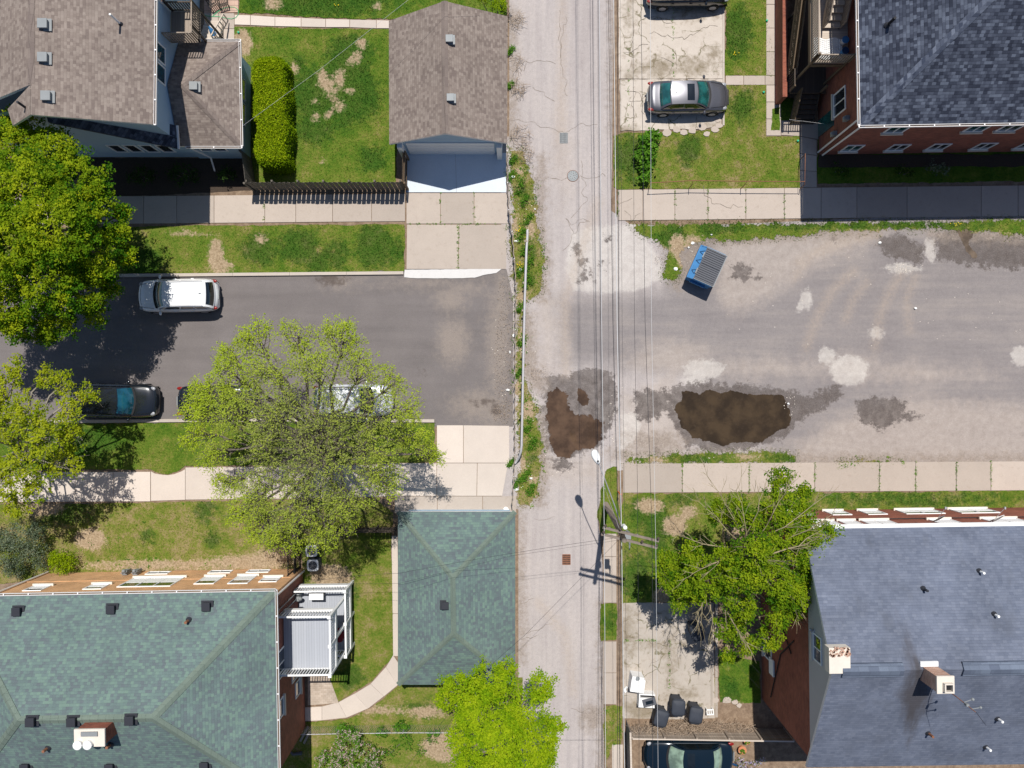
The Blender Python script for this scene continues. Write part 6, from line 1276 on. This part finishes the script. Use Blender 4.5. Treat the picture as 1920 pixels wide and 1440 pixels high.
def cart(px, py, rz, label, group='black wheeled trash carts beside the board fence'):
    c = P(px, py, 1.0); t = thing('trash_cart', label, 'trash cart', (c.x, c.y, .05), rz, group)
    m = MB(); n = 20
    def ring(hx, hy, z):
        return [(math.copysign(abs(math.cos(a)) ** .35, math.cos(a)) * hx, math.copysign(abs(math.sin(a)) ** .35, math.sin(a)) * hy, z) for a in [2 * math.pi * i / n for i in range(n)]]
    lv = [ring(.24, .28, .04), ring(.27, .31, .75), ring(.28, .33, .98)]; vs = sum(lv, []); m.add(vs, [tuple(range(n))[::-1]] + [(k * n + i, k * n + (i + 1) % n, (k + 1) * n + (i + 1) % n, (k + 1) * n + i) for k in range(2) for i in range(n)] + [tuple(range(2 * n, 3 * n))]); m.build('bin', 'cart', t)
    m = MB(); lv = [ring(.305, .36, .97), ring(.31, .365, 1.01), ring(.25, .30, 1.055), ring(.10, .12, 1.085)]; vs = sum(lv, []); m.add(vs, [(k * n + i, k * n + (i + 1) % n, (k + 1) * n + (i + 1) % n, (k + 1) * n + i) for k in range(3) for i in range(n)] + [tuple(range(3 * n, 4 * n))]); m.box(-.2, -.40, .96, .2, -.34, 1.0); o = m.build('lid', 'cart', t, smooth=True)
    m = MB(); m.tube([(-.22, .34, .98), (-.22, .385, .99), (.22, .385, .99), (.22, .34, .98)], [.018] * 4, 6); m.build('handle', 'cart', t)
    for sx in (-.17, .17): m = MB(); m.tube([(sx - .03, .19, .13), (sx + .03, .19, .13)], [.13, .13], 14); m.build('wheel', 'tyre', t)
    t.scale = (1.27, 1.27, 1.12); return t
cart(1271, 1325, R(-3), 'trash cart with smooth lid, middle one of the three by the fence'); cart(1304, 1339, R(-8), 'trash cart with a dent on its lid, right one of the three by the fence'); cart(1239, 1345, R(-16), 'trash cart with wrinkled lid, left and lowest of the three by the fence')
cart(1306, 1184, R(10), 'black trash cart under the branches of the ash tree')
c = P(1196, 1285, .9); t = thing('washing_machine', 'white washing machine standing on the concrete pad', 'washing machine', (c.x, c.y, .05), R(-8))
t.scale = (1.12, 1.15, 1.0)
m = MB(); m.box(-.36, -.36, 0, .36, .30, .88); m.build('cabinet', 'white', t, bev=.02); m = MB(); m.box(-.36, .30, 0, .25, .44, .98); m.build('control_panel', 'white', t, bev=.015)
m = MB(); m.tube([(-.08, .37, .981), (-.08, .37, .99)], [.11, .11], 18); m.build('dial', 'vent_grey', t)
m = MB(); m.tube([(-.42, -.4, .12), (-.5, -.55, .04), (-.42, -.68, .1)], [.06, .07, .08], 8); m.build('drain_hose', 'pvc', t)
c = P(1213, 1315, .7); t = thing('cooker', 'white cooker lying on its back with its dark oven door showing', 'cooker', (c.x, c.y, .05), R(-3))
t.scale = (1.05, 1.08, 1.0)
m = MB(); m.box(-.45, -.36, 0, .45, -.30, .62); m.box(-.45, .30, 0, .45, .36, .62); m.box(-.45, -.30, 0, -.38, .30, .62); m.box(-.38, -.30, 0, .45, .12, .56); m.build('cabinet', 'white', t, bev=.01)
m = MB(); m.obox((.14, -.04, .66), (.72, .42, .05), R(16)); o = m.build('oven_door', 'lid', t, bev=.01); m = MB(); m.obox((.14, -.04, .69), (.42, .18, .012), R(16)); m.build('door_glass', 'glass_dark', o)
m = MB(); m.box(-.30, .14, .05, .44, .28, .4); m.build('burner_well', 'black', t)
c = P(1332, 1336, .45); t = thing('plastic_crate', 'small white slatted crate between the right trash cart and the lawn', 'crate', (c.x, c.y, .05), R(3)); m = MB(); m.box(-.2, -.17, .3, .2, -.11, .36); m.box(-.2, .11, .3, .2, .17, .36)
for i in range(4): m.box(-.2 + i * .12, -.11, .3, -.2 + i * .12 + .045, .11, .355)
m.build('top', 'pvc', t)
for sx in (-.17, .17):
    for sy in (-.14, .14): m = MB(); m.obox((sx, sy, .15), (.05, .05, .3)); m.build('leg', 'pvc', t)
for i, (px, py, lb) in enumerate([(584, 1033, 'upper air conditioner unit, partly under the leaves of the big spring tree'), (586.5, 1060, 'lower air conditioner unit, at the corner of the tan brick building')]):
    c = P(px, py, .85); t = thing('air_conditioner', lb, 'air conditioner', (c.x, c.y, .03), R(1), 'air conditioner units')
    m = MB(); m.box(-.31, -.31, 0, .31, .31, .82); m.build('casing', 'lid', t, bev=.06); m = MB()
    n = 24; q = [(.33 * math.copysign(abs(math.cos(a)) ** .4, math.cos(a)), .33 * math.copysign(abs(math.sin(a)) ** .4, math.sin(a)), .84) for a in [2 * math.pi * k / n for k in range(n)]]; q2 = [(.25 * math.cos(a), .25 * math.sin(a), .845) for a in [2 * math.pi * k / n for k in range(n)]]
    m.add(q + q2, [(k, (k + 1) % n, (k + 1) % n + n, k + n) for k in range(n)]); m.build('top_ring', 'white', t)
    m = MB()
    for k in range(5): m.tube([(.05 * k + .03, 0, .86)] + [((.05 * k + .03) * math.cos(a), (.05 * k + .03) * math.sin(a), .86) for a in [2 * math.pi * j / 16 for j in range(1, 17)]], [.005] * 17, 4, False)
    for a in range(8): m.beam((0, 0, .855), (.25 * math.cos(a * .785), .25 * math.sin(a * .785), .855), .01, .01)
    m.build('fan_guard', 'metal', t); m = MB(); m.tube([(0, 0, .80), (0, 0, .83)], [.07, .07], 12); m.tube([(0, 0, .821), (0, 0, .824)], [.24, .24], 20)
    for a in range(4): m.obox((.12 * math.cos(a * 1.57 + .4), .12 * math.sin(a * 1.57 + .4), .835), (.2, .08, .008), a * 1.57 + .4)
    m.build('fan', 'vent_black', t)

# ---------------------------------------------------------------- fences, rails
def picket(name, label, a, b, h, gap=.03, pw=.24, mat='fence', posts=5, side=1, skip=None):
    a = Vector(a); b = Vector(b); c = (a + b) / 2; t = thing(name, label, 'fence', (c.x, c.y, 0)); d = (b - a); L = d.length; d.normalize(); n = Vector((-d.y, d.x, 0)) * side; ang = math.atan2(d.y, d.x)
    m = MB(); k = int(L / (pw + gap)); random.seed(int(L * 10))
    for i in range(k):
        p = a - c + d * (i + .5) * (L / k); hh = h * random.uniform(.97, 1.02)
        if i % 7 == 5 and gap < .04: p = p + d * .01
        m.obox((p.x, p.y, hh / 2), (pw, .022, hh), ang + random.uniform(-.02, .02)); m.add([(p.x - d.x * pw / 2, p.y - d.y * pw / 2, hh), (p.x + d.x * pw / 2, p.y + d.y * pw / 2, hh), (p.x, p.y, hh + .06)], [(0, 1, 2)])
    m.build('pickets', mat, t)
    for z in (h * .2, h * .82): m = MB(); q = n * .045; m.beam((a - c + q) + Vector((0, 0, z)), (b - c + q) + Vector((0, 0, z)), .04, .09); m.build('rail', mat, t)
    for i in range(posts + 1): p = (a - c).lerp(b - c, i / posts) + n * .11; m = MB(); m.obox((p.x, p.y, h * .48), (.10, .10, h * .96), ang); m.build('post', mat, t)
    return t
picket('picket_fence', 'dark wooden picket fence along the sidewalk below the lawn with the hedge', P(480, 357), P(758, 357), 1.8, .035, .235, posts=6)
picket('picket_fence', 'short dark wooden fence between the white house and the hedge lawn', P(472, 298), P(480, 357), 1.8, .02, posts=1, side=-1)
picket('gate_fence', 'short wooden fence panel between the lawn and the garage driveway', P(763, 300), P(762, 356), 1.7, .01, .2, 'wood_brown', posts=1)
picket('board_fence', 'dark low fence between the big spring tree and the green-roofed garage', P(640, 990), P(745, 989), 1.5, .01, .2, 'wood_dark', posts=3)
def iron(label, a, b, h, n):
    a = Vector(a); b = Vector(b); c = (a + b) / 2; t = thing('iron_fence', label, 'fence', (c.x, c.y, 0))
    for z in (.2, h): m = MB(); m.beam(a - c + Vector((0, 0, z)), b - c + Vector((0, 0, z)), .04, .05); m.build('rail', 'black', t)
    m = MB()
    for i in range(n + 1): p = (a - c).lerp(b - c, i / n); m.obox((p.x, p.y, h / 2 + .05), (.025, .025, h + .1))
    m.build('bars', 'black', t)
    for p in (a - c, b - c): m = MB(); m.obox((p.x, p.y, h / 2 + .08), (.08, .08, h + .16)); m.build('post', 'black', t)
iron('left one of two parallel black iron fences at the corner of the tan brick building', P(555, 985), P(556, 1066), 1.7, 24); iron('right one of two parallel black iron fences, next to the air conditioners', P(563, 985), P(564, 1062), 1.3, 24)
# board fence at bottom right
a, b = P(1178, 1362), P(1470, 1366); c = (a + b) / 2; t = thing('board_fence', 'weathered horizontal board fence above the navy sedan', 'fence', (c.x, c.y, 0))
for i in range(4): m = MB(); m.beam(a - c + Vector((0, 0, .22 + .38 * i)), b - c + Vector((0, 0, .22 + .38 * i)), .03, .34); m.build('board', 'wood_grey', t)
m = MB(); m.beam(a - c + Vector((0, .0, 1.58)), b - c + Vector((0, 0, 1.62)), .07, .05); m.build('top_rail', 'wood_pale', t)
m = MB()
for i in range(118): m.obox(((a - c).x + i * .077, .07 - .16, .55), (.055, .02, 1.1))
m.build('pickets', 'wood_grey', t)
for i in range(6): p = (a - c).lerp(b - c, i / 5); m = MB(); m.obox((p.x, p.y + .07, .8), (.1, .1, 1.6)); m.build('post', 'wood_grey', t)
a, b = P(1174, 1350), P(1177, 1480); c = (a + b) / 2; t = thing('board_fence', 'short grey board fence along the alley beside the navy sedan', 'fence', (c.x, c.y, 0)); m = MB(); m.beam(a - c + Vector((0, 0, .8)), b - c + Vector((0, 0, .8)), .03, 1.6); m.build('boards', 'lid', t); m = MB(); m.beam(a - c + Vector((0, 0, 1.62)), b - c + Vector((0, 0, 1.62)), .1, .05); m.build('top_rail', 'wood_pale', t)

def chain(name, label, pts, h, post_every=2.4, twist=True, mat='wood_grey'):
    W = [Vector(p) for p in pts]; c = sum(W, Vector()) / len(W); c.z = 0; t = thing(name, label, 'fence', c); Lp = [w - c for w in W]
    m = MB(); up = Vector((0, 0, 1))
    for a, b in zip(Lp[:-1], Lp[1:]):
        L = (b - a).length; n = max(1, int(L / .13)); d = (b - a).normalized(); s = Vector((-d.y, d.x, 0))
        for i in range(n):
            p = a.lerp(b, i / n); q = a.lerp(b, min(1, (i + 1.0) / n)); sg = .02 if i % 2 else -.02
            m.tube([p + up * .05, q + up * (h * .5), p + up * (h * .97) + s * sg], [.006] * 3, 3, False); m.tube([q + up * .05, p + up * (h * .5), q + up * (h * .97) - s * sg], [.006] * 3, 3, False)
    m.build('mesh', 'metal', t)
    m = MB()
    for a, b in zip(Lp[:-1], Lp[1:]):
        L = (b - a).length; n = max(1, int(L / .3)); d = (b - a).normalized(); s = Vector((-d.y, d.x, 0))
        for i in range(n):
            p = a.lerp(b, i / n) + up * (h + random.uniform(-.01, .02)); q = a.lerp(b, (i + .93) / n) + up * (h + random.uniform(-.01, .02)); m.tube([p + s * .03 * (1 if i % 2 else -1) * twist, q - s * .03 * (1 if i % 2 else -1) * twist], [.034 if twist else .022, .024], 6)
    m.build('top_rail', mat, t)
    L = 0; acc = 0
    for a, b in zip(Lp[:-1], Lp[1:]):
        L = (b - a).length; n = max(1, round(L / post_every))
        for i in range(n): p = a.lerp(b, i / n); m = MB(); m.tube([p, p + up * (h + .05)], [.03, .03], 8); m.build('post', 'metal', t)
    return t
random.seed(2)
chain('chain_link_fence', 'rusty chain-link fence running down between the driveways and the weedy verge', [P(*q) for q in [(951, 292), (952, 350), (954, 400), (960, 440), (964, 490), (967, 540), (966, 620), (965, 700), (965, 790), (965, 850), (963, 890), (960, 945)]], .9, 2.6, True, 'wood_grey')
chain('chain_link_fence', 'low chain-link fence with pale top rail below the green-roofed garage lawn', [P(*q) for q in [(532, 1362), (640, 1360), (760, 1358), (850, 1358)]], 1.1, 2.6, False, 'pipe_white')
# guard rail pipe
def zp(px, py, z): return P(px, py, z)
t = thing('pipe_rail', 'long white steel pipe rail closing the dead-end street', 'rail', P(980, 640)); c = t.location
pts = [P(989, 432, .15), P(989, 440, .75), P(987, 470, .95), P(984, 560, .95), P(982, 640, .95), P(980, 740, .95), P(978, 835, .95), P(977, 846, .9), P(973, 858, .55), P(966, 868, .15)]
m = MB(); m.tube([p - c for p in pts], [.068] * len(pts), 12); m.build('pipe', 'pipe_white', t, smooth=True)
for y in (452, 530, 582, 660, 718, 776, 842): x = 960 + (P(982, y, .9).x * 32) - 1; p = Vector((interp(y, [(432, 989 - 0), (560, 984), (740, 980), (846, 977)]), y, 0)); q = P(p.x, p.y, .9); m = MB(); m.tube([(q.x - c.x - .03, q.y - c.y, 0), (q.x - c.x - .03, q.y - c.y, .92)], [.055, .055], 8); m.obox((q.x - c.x - .1, q.y - c.y, .9), (.12, .1, .06)); m.build('post', 'wood_grey', t)
# rusty railing
t = thing('pipe_railing', 'rusty thin pipe railing around the lawn above the right sidewalk', 'railing', P(1360, 352)); c = t.location
top = [P(1220, 343, 1.0), P(1300, 338.5, 1.05), P(1400, 340, 1.05), P(1509, 340.5, 1.05), P(1510, 288, 1.0)]
m = MB(); m.tube([p - c for p in top], [.024] * 5, 6); m.build('top_rail', 'rust', t)
for p, f in zip(top[:4] + [top[4]], [P(1216, 352), P(1291, 355), P(1388, 355), P(1499, 355), P(1499, 300)]): m = MB(); m.tube([f - c, Vector((f.x - c.x, f.y - c.y, .8)).lerp(p - c, .3), p - c], [.022] * 3, 6); m.build('post', 'rust', t)

# ---------------------------------------------------------------- utility pole, lamp, wires
pb = Vector((5.5, -7.05, 0)); t = thing('utility_pole', 'weathered wooden utility pole with double crossarm beside the alley', 'utility pole', pb)
m = MB(); m.tube([(0, 0, -.1), (-.16, -.04, 5), (-.36, -.1, 9.9)], [.17, .15, .115], 12); m.build('pole', 'pole', t, smooth=True)
ax = Vector((1, -.245, 0)).normalized(); nn = Vector((-ax.y, ax.x, 0))
for s in (-1, 1): m = MB(); o_ = nn * .16 * s + Vector((-.33, -.06, 9.0)); m.beam(o_ - ax * .98, o_ + ax * 1.72, .11, .13); cr_ = m.build('crossarm', 'pole', t)
for k, s in ((-1.22, -.16), (-1.22, .16), (1.32, -.16), (1.32, .16), (.62, -.16), (-.5, .16)):
    p = ax * k + nn * s + Vector((0, -.0, 9.06)); m = MB(); m.tube([p, p + Vector((0, 0, .12)), p + Vector((0, 0, .22))], [.03, .075, .04], 8); m.build('insulator', 'wood_dark', t)
m = MB(); m.tube([(-.12, .22, 8.0), (-.12, .22, 8.5)], [.1, .1], 10); m.ball((-.12, .22, 8.5), (.1, .1, .05)); m.build('fuse_canister', 'pvc', t); m = MB(); m.obox((.25, -.5, 6.6), (.3, .28, .7)); m.tube([(.2, -.2, 6.9), (.42, -.75, 6.4), (.42, -1.3, 6.3)], [.03, .06, .03], 8); m.build('splice_case', 'vent_grey', t)
for s in (-.7, .7): m = MB(); m.beam((-.3, -.1, 8.3), tuple(ax * s + nn * .16 + Vector((-.3, 0, 8.95))), .03, .03); m.build('brace', 'metal', t)
# street lamp on the pole
lh = P(1119, 860, 7.15); t = thing('street_lamp', 'white cobra-head street lamp reaching over the alley from the pole', 'street lamp', (pb.x, pb.y, 6.2)); c = t.location
d = Vector((lh.x - c.x, lh.y - c.y, 0)); dn = d.normalized(); m = MB(); m.tube([(-.02, 0, .1), tuple(d * .3 + Vector((0, 0, .6))), tuple(d * .7 + Vector((0, 0, .95))), tuple(d - dn * .3 + Vector((0, 0, .97)))], [.03, .028, .025, .025], 8); m.build('arm', 'metal', t)
m = MB(); n = 18; rings = []
for k, (zz, s) in enumerate([(-.10, .75), (0, 1.0), (.09, .8), (.13, .35)]):
    rg = []
    for i in range(n):
        a = 2 * math.pi * i / n; u = math.cos(a); v = math.sin(a); wv = .20 * (1 + .25 * u) * s; p = d + dn * (u * .40 * s + .08) + Vector((-dn.y, dn.x, 0)) * v * wv; rg.append((p.x, p.y, .95 + zz))
    rings += rg
m.add(rings, [tuple(range(n))[::-1], tuple(range(3 * n, 4 * n))] + [(k * n + i, k * n + (i + 1) % n, (k + 1) * n + (i + 1) % n, (k + 1) * n + i) for k in range(3) for i in range(n)]); m.build('lamp_head', 'pvc', t, smooth=True)
m = MB(); q = d + dn * -.12; m.tube([(q.x, q.y, 1.05), (q.x, q.y, 1.12)], [.05, .045], 10); m.build('photocell', 'black', t)
def wire(label, pts, r=.016, mat='cable', name='power_line', group='overhead lines along the alley', sag=0):
    W = [P(*p) for p in pts]; m = MB(); full = []
    for a, b in zip(W[:-1], W[1:]):
        for i in range(10):
            q = a.lerp(b, i / 10); q.z -= 4 * sag * (i / 10) * (1 - i / 10); full.append(q)
    full.append(W[-1]); m.tube(full, [r * .62] * len(full), 5); return tag(m.build(name, mat), label, name.replace('_', ' '), group)
E1 = 9.2
wire('bright bare line on the left end of the crossarm', [(1120, -500, E1), (1124, 40, 8.8), (1128, 600, 8.9), (1133, 1000, E1), (1136, 1500, 8.9), (1138, 1800, 9)], .018, 'cable_pale')
wire('thin dark line just left of the bright bare line at the top edge', [(1119, -500, 8.3), (1121.5, 40, 8.0), (1126, 600, 8.0), (1134, 1000, 8.2), (1133, 1500, 8), (1132, 1800, 8)], .010)
wire('dark cable nearest the bare earth edge of the alley at the top', [(1139, -500, 7.0), (1141.5, 60, 6.6), (1149, 600, 6.5), (1160, 1002, 6.9), (1157, 1500, 6.5), (1156, 1800, 6.6)], .02)
wire('thick pale cable through the middle of the line bundle', [(1149, -500, 7.6), (1151, 60, 7.2), (1157, 600, 7.1), (1165.5, 1005, 7.6), (1171, 1440, 7.2), (1173, 1800, 7.2)], .026, 'cable_pale')
wire('thick black cable running just right of the thick pale cable', [(1155, -500, 6.4), (1157.5, 60, 6.1), (1160, 600, 6.1), (1164, 1005, 6.3), (1161, 1440, 6.1), (1160, 1800, 6.1)], .024)
wire('thin line to the right of the thick black cable', [(1162, -500, 7.9), (1163, 60, 7.5), (1166.5, 600, 7.4), (1171.5, 1002, 7.8), (1176, 1440, 7.4), (1178, 1800, 7.4)], .011)
wire('dark line crossing the cracked pad, left one of two', [(1186, -500, 8.2), (1187, 60, 8.0), (1189.5, 600, 7.9), (1195, 900, 7.9), (1198, 1300, 7.8), (1199, 1800, 7.8)], .014)
wire('dark line crossing the cracked pad, right one of two', [(1199, -500, 9.0), (1202.5, 60, 8.7), (1209.5, 600, 8.8), (1223, 1010, 9.25), (1224, 1440, 8.9), (1224, 1800, 8.9)], .017)
wire('pale line at the far right end of the crossarm', [(1218, -500, E1), (1219.5, 60, 8.8), (1221.5, 600, 8.9), (1229.5, 1018, 9.3), (1234, 1440, 8.9), (1236, 1800, 9)], .012, 'cable_pale')
wire('faint thin line farthest left over the alley', [(1110, -500, 7.4), (1111, 60, 7.2), (1116, 600, 7.2), (1125, 1000, 7.3), (1117, 1440, 7.2), (1115, 1800, 7.2)], .008)
SD = 'service drop lines from the pole'
wire('upper of two dashed lines from the pole across the green garage roof', [(1158, 1008, 7.4), (748, 1075, 5.6), (568, 1092, 4.6)], .012, name='service_line', group=SD, sag=.35)
wire('lower of two dashed lines from the pole across the green garage roof', [(1158, 1013, 7.2), (960, 1042, 6.4), (748, 1094, 5.2), (566, 1096, 4.4)], .009, name='service_line', group=SD)
wire('line running from the pole down left over the lime green maple', [(1160, 1012, 7.2), (985, 1190, 6.6), (900, 1265, 6.4), (760, 1440, 6)], .011, name='service_line', group=SD)
wire('line from the pole down right through the ash tree to the brick wall', [(1170, 1012, 7.0), (1300, 1130, 6.0), (1424, 1262, 4.2)], .011, name='service_line', group=SD, sag=.2)
wire('second line from the pole toward the brick wall, lower one', [(1170, 1030, 6.6), (1290, 1150, 5.6), (1424, 1290, 3.4)], .009, name='service_line', group=SD, sag=.2)
wire('thin pale line over the hedge lawn from the house wing to the garage top', [(455, 236, 2.9), (600, 130, 4.5), (765, 0, 6.2), (900, -100, 7)], .009, 'cable_pale', name='service_line', group=SD)
wire('thin guy wire beside the wooden utility pole', [(1131, 905, .1), (1150, 960, 5), (1164, 1000, 8.6)], .012, 'cable_pale', name='guy_wire', group=None)
wire('upper of two thin lines crossing the alley at the bottom', [(940, 1390, 6), (1130, 1388, 6.2), (1164, 1388, 6.2)], .008, name='service_line', group=SD)
wire('pale line in front of the dark brick building above the lawn corner', [(1480, 224, 2.6), (1545, 232, 3.0)], .008, 'cable_pale', name='service_line', group=None)

# ---------------------------------------------------------------- small things on the ground
c = P(1074, 330); t = thing('manhole_cover', 'round pale manhole cover in the alley', 'manhole cover', (c.x, c.y, .01)); m = MB(); m.tube([(0, 0, 0), (0, 0, .02)], [.32, .31], 28); m.build('cover', 'vent_grey', t); m = MB()
for k, rr in ((0, .06), (6, .14), (12, .24)):
    for i in range(max(1, k)): a = 2 * math.pi * i / max(1, k) + .3; m.tube([(rr * math.cos(a), rr * math.sin(a), .0205), (rr * math.cos(a), rr * math.sin(a), .024)], [.02, .02], 8)
m.build('pick_holes', 'black', t); m = MB(); m.tube([(.33, 0, .004)] + [(.33 * math.cos(a), .33 * math.sin(a), .004) for a in [2 * math.pi * i / 28 for i in range(1, 29)]], [.012] * 29, 4, False); m.build('frame', 'rust', t)
for i, (px, py, fm, lb) in enumerate([(1057, 259, 'vent_grey', 'pale square drain grate above the manhole cover'), (1062, 1049, 'rust', 'rusty square drain grate left of the utility pole')]):
    c = P(px, py); t = thing('drain_grate', lb, 'drain grate', (c.x, c.y, .01), 0, 'drain grates in the alley'); hx, hy = .23, .29; m = MB(); m.box(-hx, -hy, 0, hx, hy, .003); m.build('pit', 'black', t); m = MB()
    for k in range(7): x = -hx + (2 * hx) * k / 6; m.box(x - .014, -hy, .003, x + .014, hy, .02)
    for k in range(6): y = -hy + (2 * hy) * k / 5; m.box(-hx, y - .02, .003, hx, y + .02, .019)
    m.build('bars', fm, t)
t_ = [(1437, 40, 'topmost of the small green balls along the garden path'), (1431, 174, 'small green ball at the path crossing'), (1495, 265, 'small green ball at the lawn corner by the shaded path'), (448, 62, 'small green ball below the garden hose')]
for px, py, lb in t_: c = P(px, py); m = MB(); m.ball((c.x, c.y, .09), .07, 12, 8); m.tube([(c.x, c.y, .0), (c.x, c.y, .06)], [.012, .012], 6); tag(m.build('garden_light', M.setdefault('green_ball', plain('green_glass_ball', (.05, .5, .28), .2)), smooth=True), lb, 'garden light', 'green garden balls')
LIT = [(961, 331, 9, 5, 'white plastic bag by the driveway fence above the pipe rail'), (968, 452, 10, 4, 'white wrapper beside the yellow flowers'), (976, 505, 6, 6, 'white cup lid in the weeds under the pipe rail'), (952, 731, 8, 5, 'larger crumpled white paper on the brown leaves at the dead end'), (956, 660, 4, 6, 'small white scrap left of the fence at the dead end'), (968, 918, 10, 5, 'white foam piece below the bend of the pipe rail'), (1650, 455, 7, 5, 'pale square card on the wet patch of the lot'), (1299, 456, 7, 6, 'white litter above the dumpster'), (1291, 464, 4, 4, 'small white scrap left of the dumpster litter'), (1267, 504, 8, 6, 'crumpled white litter left of the dumpster'), (1334, 440, 4, 3, 'white scrap on the grass above the dumpster'), (1478, 757, 5, 4, 'white scrap at the right edge of the large puddle'), (996, 897, 6, 4, 'white litter in the grass right of the pipe bend'), (1716, 578, 6, 4, 'white stone scrap in the middle of the lot'), (963, 629, 6, 6, 'pale rag caught at the chain-link fence'), (949, 955, 11, 9, 'white bucket lid at the top edge of the green garage roof'), (1003, 392, 4, 4, 'small white scrap at the alley edge by the weeds')]
random.seed(8)
for px, py, w_, h_, lb in LIT:
    c = P(px, py, .06); m = MB(); n = 9; vs = [(c.x, c.y, .11)]
    for ring_ in (.55, 1): vs += [(c.x + w_ / 64 * ring_ * math.cos(k * 2 * math.pi / n) * random.uniform(.75, 1.15), c.y + h_ / 64 * ring_ * math.sin(k * 2 * math.pi / n) * random.uniform(.75, 1.15), .04 + random.uniform(0, .06) + (.03 if ring_ < 1 else 0)) for k in range(n)]
    m.add(vs, [(0, 1 + k, 1 + (k + 1) % n) for k in range(n)] + [(1 + k, 1 + n + k, 1 + n + (k + 1) % n, 1 + (k + 1) % n) for k in range(n)]); o = m.build('litter', 'litter'); mo = o.modifiers.new('t', 'SOLIDIFY'); mo.thickness = .01; tag(o, lb, 'litter', 'white litter')
random.seed(12); m = MB(); col = []
for (px, py, rx, ry, n) in [(985, 720, 26, 120, 60), (980, 900, 20, 40, 30), (985, 400, 18, 80, 34), (1690, 503, 26, 8, 60), (1480, 760, 12, 26, 26), (1600, 560, 280, 100, 40), (1160, 780, 20, 60, 40), (1200, 860, 60, 12, 26), (940, 660, 20, 90, 24), (1290, 470, 30, 26, 26), (1130, 1000, 14, 100, 20), (1390, 850, 100, 14, 24), (1900, 560, 120, 120, 20), (1040, 880, 50, 30, 30)]:
    for _ in range(n):
        a = random.uniform(0, 6.28); u = math.sqrt(random.random()); c = P(px + rx * u * math.cos(a), py + ry * u * math.sin(a)); r_ = random.uniform(.012, .038); m.ball((c.x, c.y, .015), (r_, r_ * random.uniform(.6, 1), r_ * .6), 5, 3)
tag(m.build('gravel', 'offwhite'), 'scattered pale pebbles and chips on lot and verge', 'gravel', kind='stuff')
yf = MB()
for (px, py, rx, ry, n) in [(975, 432, 8, 10, 14), (974, 500, 7, 9, 16), (1378, 100, 8, 5, 6), (634, 10, 6, 4, 4), (1792, 420, 12, 5, 7)]:
    for _ in range(n): c = P(px + random.gauss(0, rx * .5), py + random.gauss(0, ry * .5)); yf.ball((c.x, c.y, .13), (.028, .028, .02), 6, 4)
M['yellow'] = plain('dandelion_yellow', (.85, .62, .02), .8); tag(yf.build('dandelions', 'yellow'), 'yellow dandelion flowers scattered in the weeds and lawns', 'flowers', kind='stuff')
# patio things behind the white house
m = MB(); pts = [P(*q, .06) for q in [(384, 29), (395, 31), (410, 31), (424, 34), (434, 35.5), (442, 33), (447, 27), (446, 18), (440, 13.5), (430, 13), (420, 15), (408, 22), (399, 30), (392, 40), (388, 47)]]; m.tube(pts[:13], [.02] * 13, 6); M['hose'] = plain('green_hose', (.08, .42, .20), .5); tag(m.build('garden_hose', 'hose', smooth=True), 'green garden hose looped on the patio behind the white house', 'hose')
for i, (px, py, rz, lb) in enumerate([(398, 4, R(35), 'dark slatted patio chair, left one at the top edge'), (417, 3, R(15), 'dark slatted patio chair, right one at the top edge')]):
    c = P(px, py, .4); t = thing('patio_chair', lb, 'chair', (c.x, c.y, .05), rz, 'patio chairs behind the white house')
    for nm_, m_ in (('seat', Matrix.Translation((0, 0, .4))), ('backrest', Matrix.Translation((0, .36, .68)) @ Matrix.Rotation(R(65), 4, 'X'))):
        m = MB()
        for k in range(6): m.obox(None, (.05, .5, .02), 0, m_ @ Matrix.Translation((-.25 + k * .1, 0, 0)))
        for k in (-.24, .24): m.obox(None, (.58, .05, .03), 0, m_ @ Matrix.Translation((0, k, -.02)))
        m.build(nm_, 'wood_dark', t)
    for sx in (-.25, .25):
        for sy in (-.22, .24): m = MB(); m.obox((sx, sy, .2), (.04, .04, .4)); m.build('leg', 'wood_dark', t)
c = P(387, 40, 1.6); t = thing('patio_umbrella', 'folded blue patio umbrella leaning beside the wooden steps', 'umbrella', (c.x, c.y, 0)); e = P(404, 70, 1.0) - Vector((c.x, c.y, 0)); a_ = Vector((0, 0, 1.8)); m = MB(); m.tube([a_, e], [.03, .03], 8); m.build('shaft', 'wood_dark', t); m = MB(); m.tube([a_.lerp(e, .35), a_.lerp(e, .6), a_.lerp(e, .85), a_.lerp(e, .9)], [.03, .13, .17, .05], 9); m.build('canopy', 'blue', t)
c = P(565, 1393); t = thing('drain_hose', 'faded blue-grey hose lying in the shade of the brick building', 'hose', (c.x, c.y, 0)); 
m = MB(); m.tube([P(523, 1395, .1) - c, P(540, 1404, .1) - c, P(549, 1414, .15) - c, P(566, 1412, .15) - c], [.04, .05, .08, .11], 8); m.build('tube', 'lid', t)
for i, (x0, y0, x1, y1, lb) in enumerate([(563, 1390, 578, 1362, 'upper grey plank in the shade of the brick building'), (570, 1394, 580, 1372, 'lower grey plank in the shade of the brick building')]): m = MB(); m.beam(P(x0, y0, .08), P(x1, y1, .3), .12, .04); tag(m.build('plank', 'wood_grey'), lb, 'plank', 'planks in the shade')
m = MB(); m.beam(P(1347, 1422, .3), P(1384, 1436, .3), .1, .06); tag(m.build('garden_edging', 'blue_dark'), 'dark green edging bar behind the navy sedan', 'edging')
m = MB(); c = P(1160, 923, .35); m.tube([(c.x, c.y, 0), (c.x, c.y, .9)], [.03, .03], 6); m.tube([(c.x, c.y, .9), (c.x, c.y, 1.15)], [.05, .05], 8); M['orange'] = plain('orange_marker', (.8, .16, .04), .5); tag(m.build('marker_post', 'orange'), 'orange marker post beside the sidewalk end at the pole', 'marker')
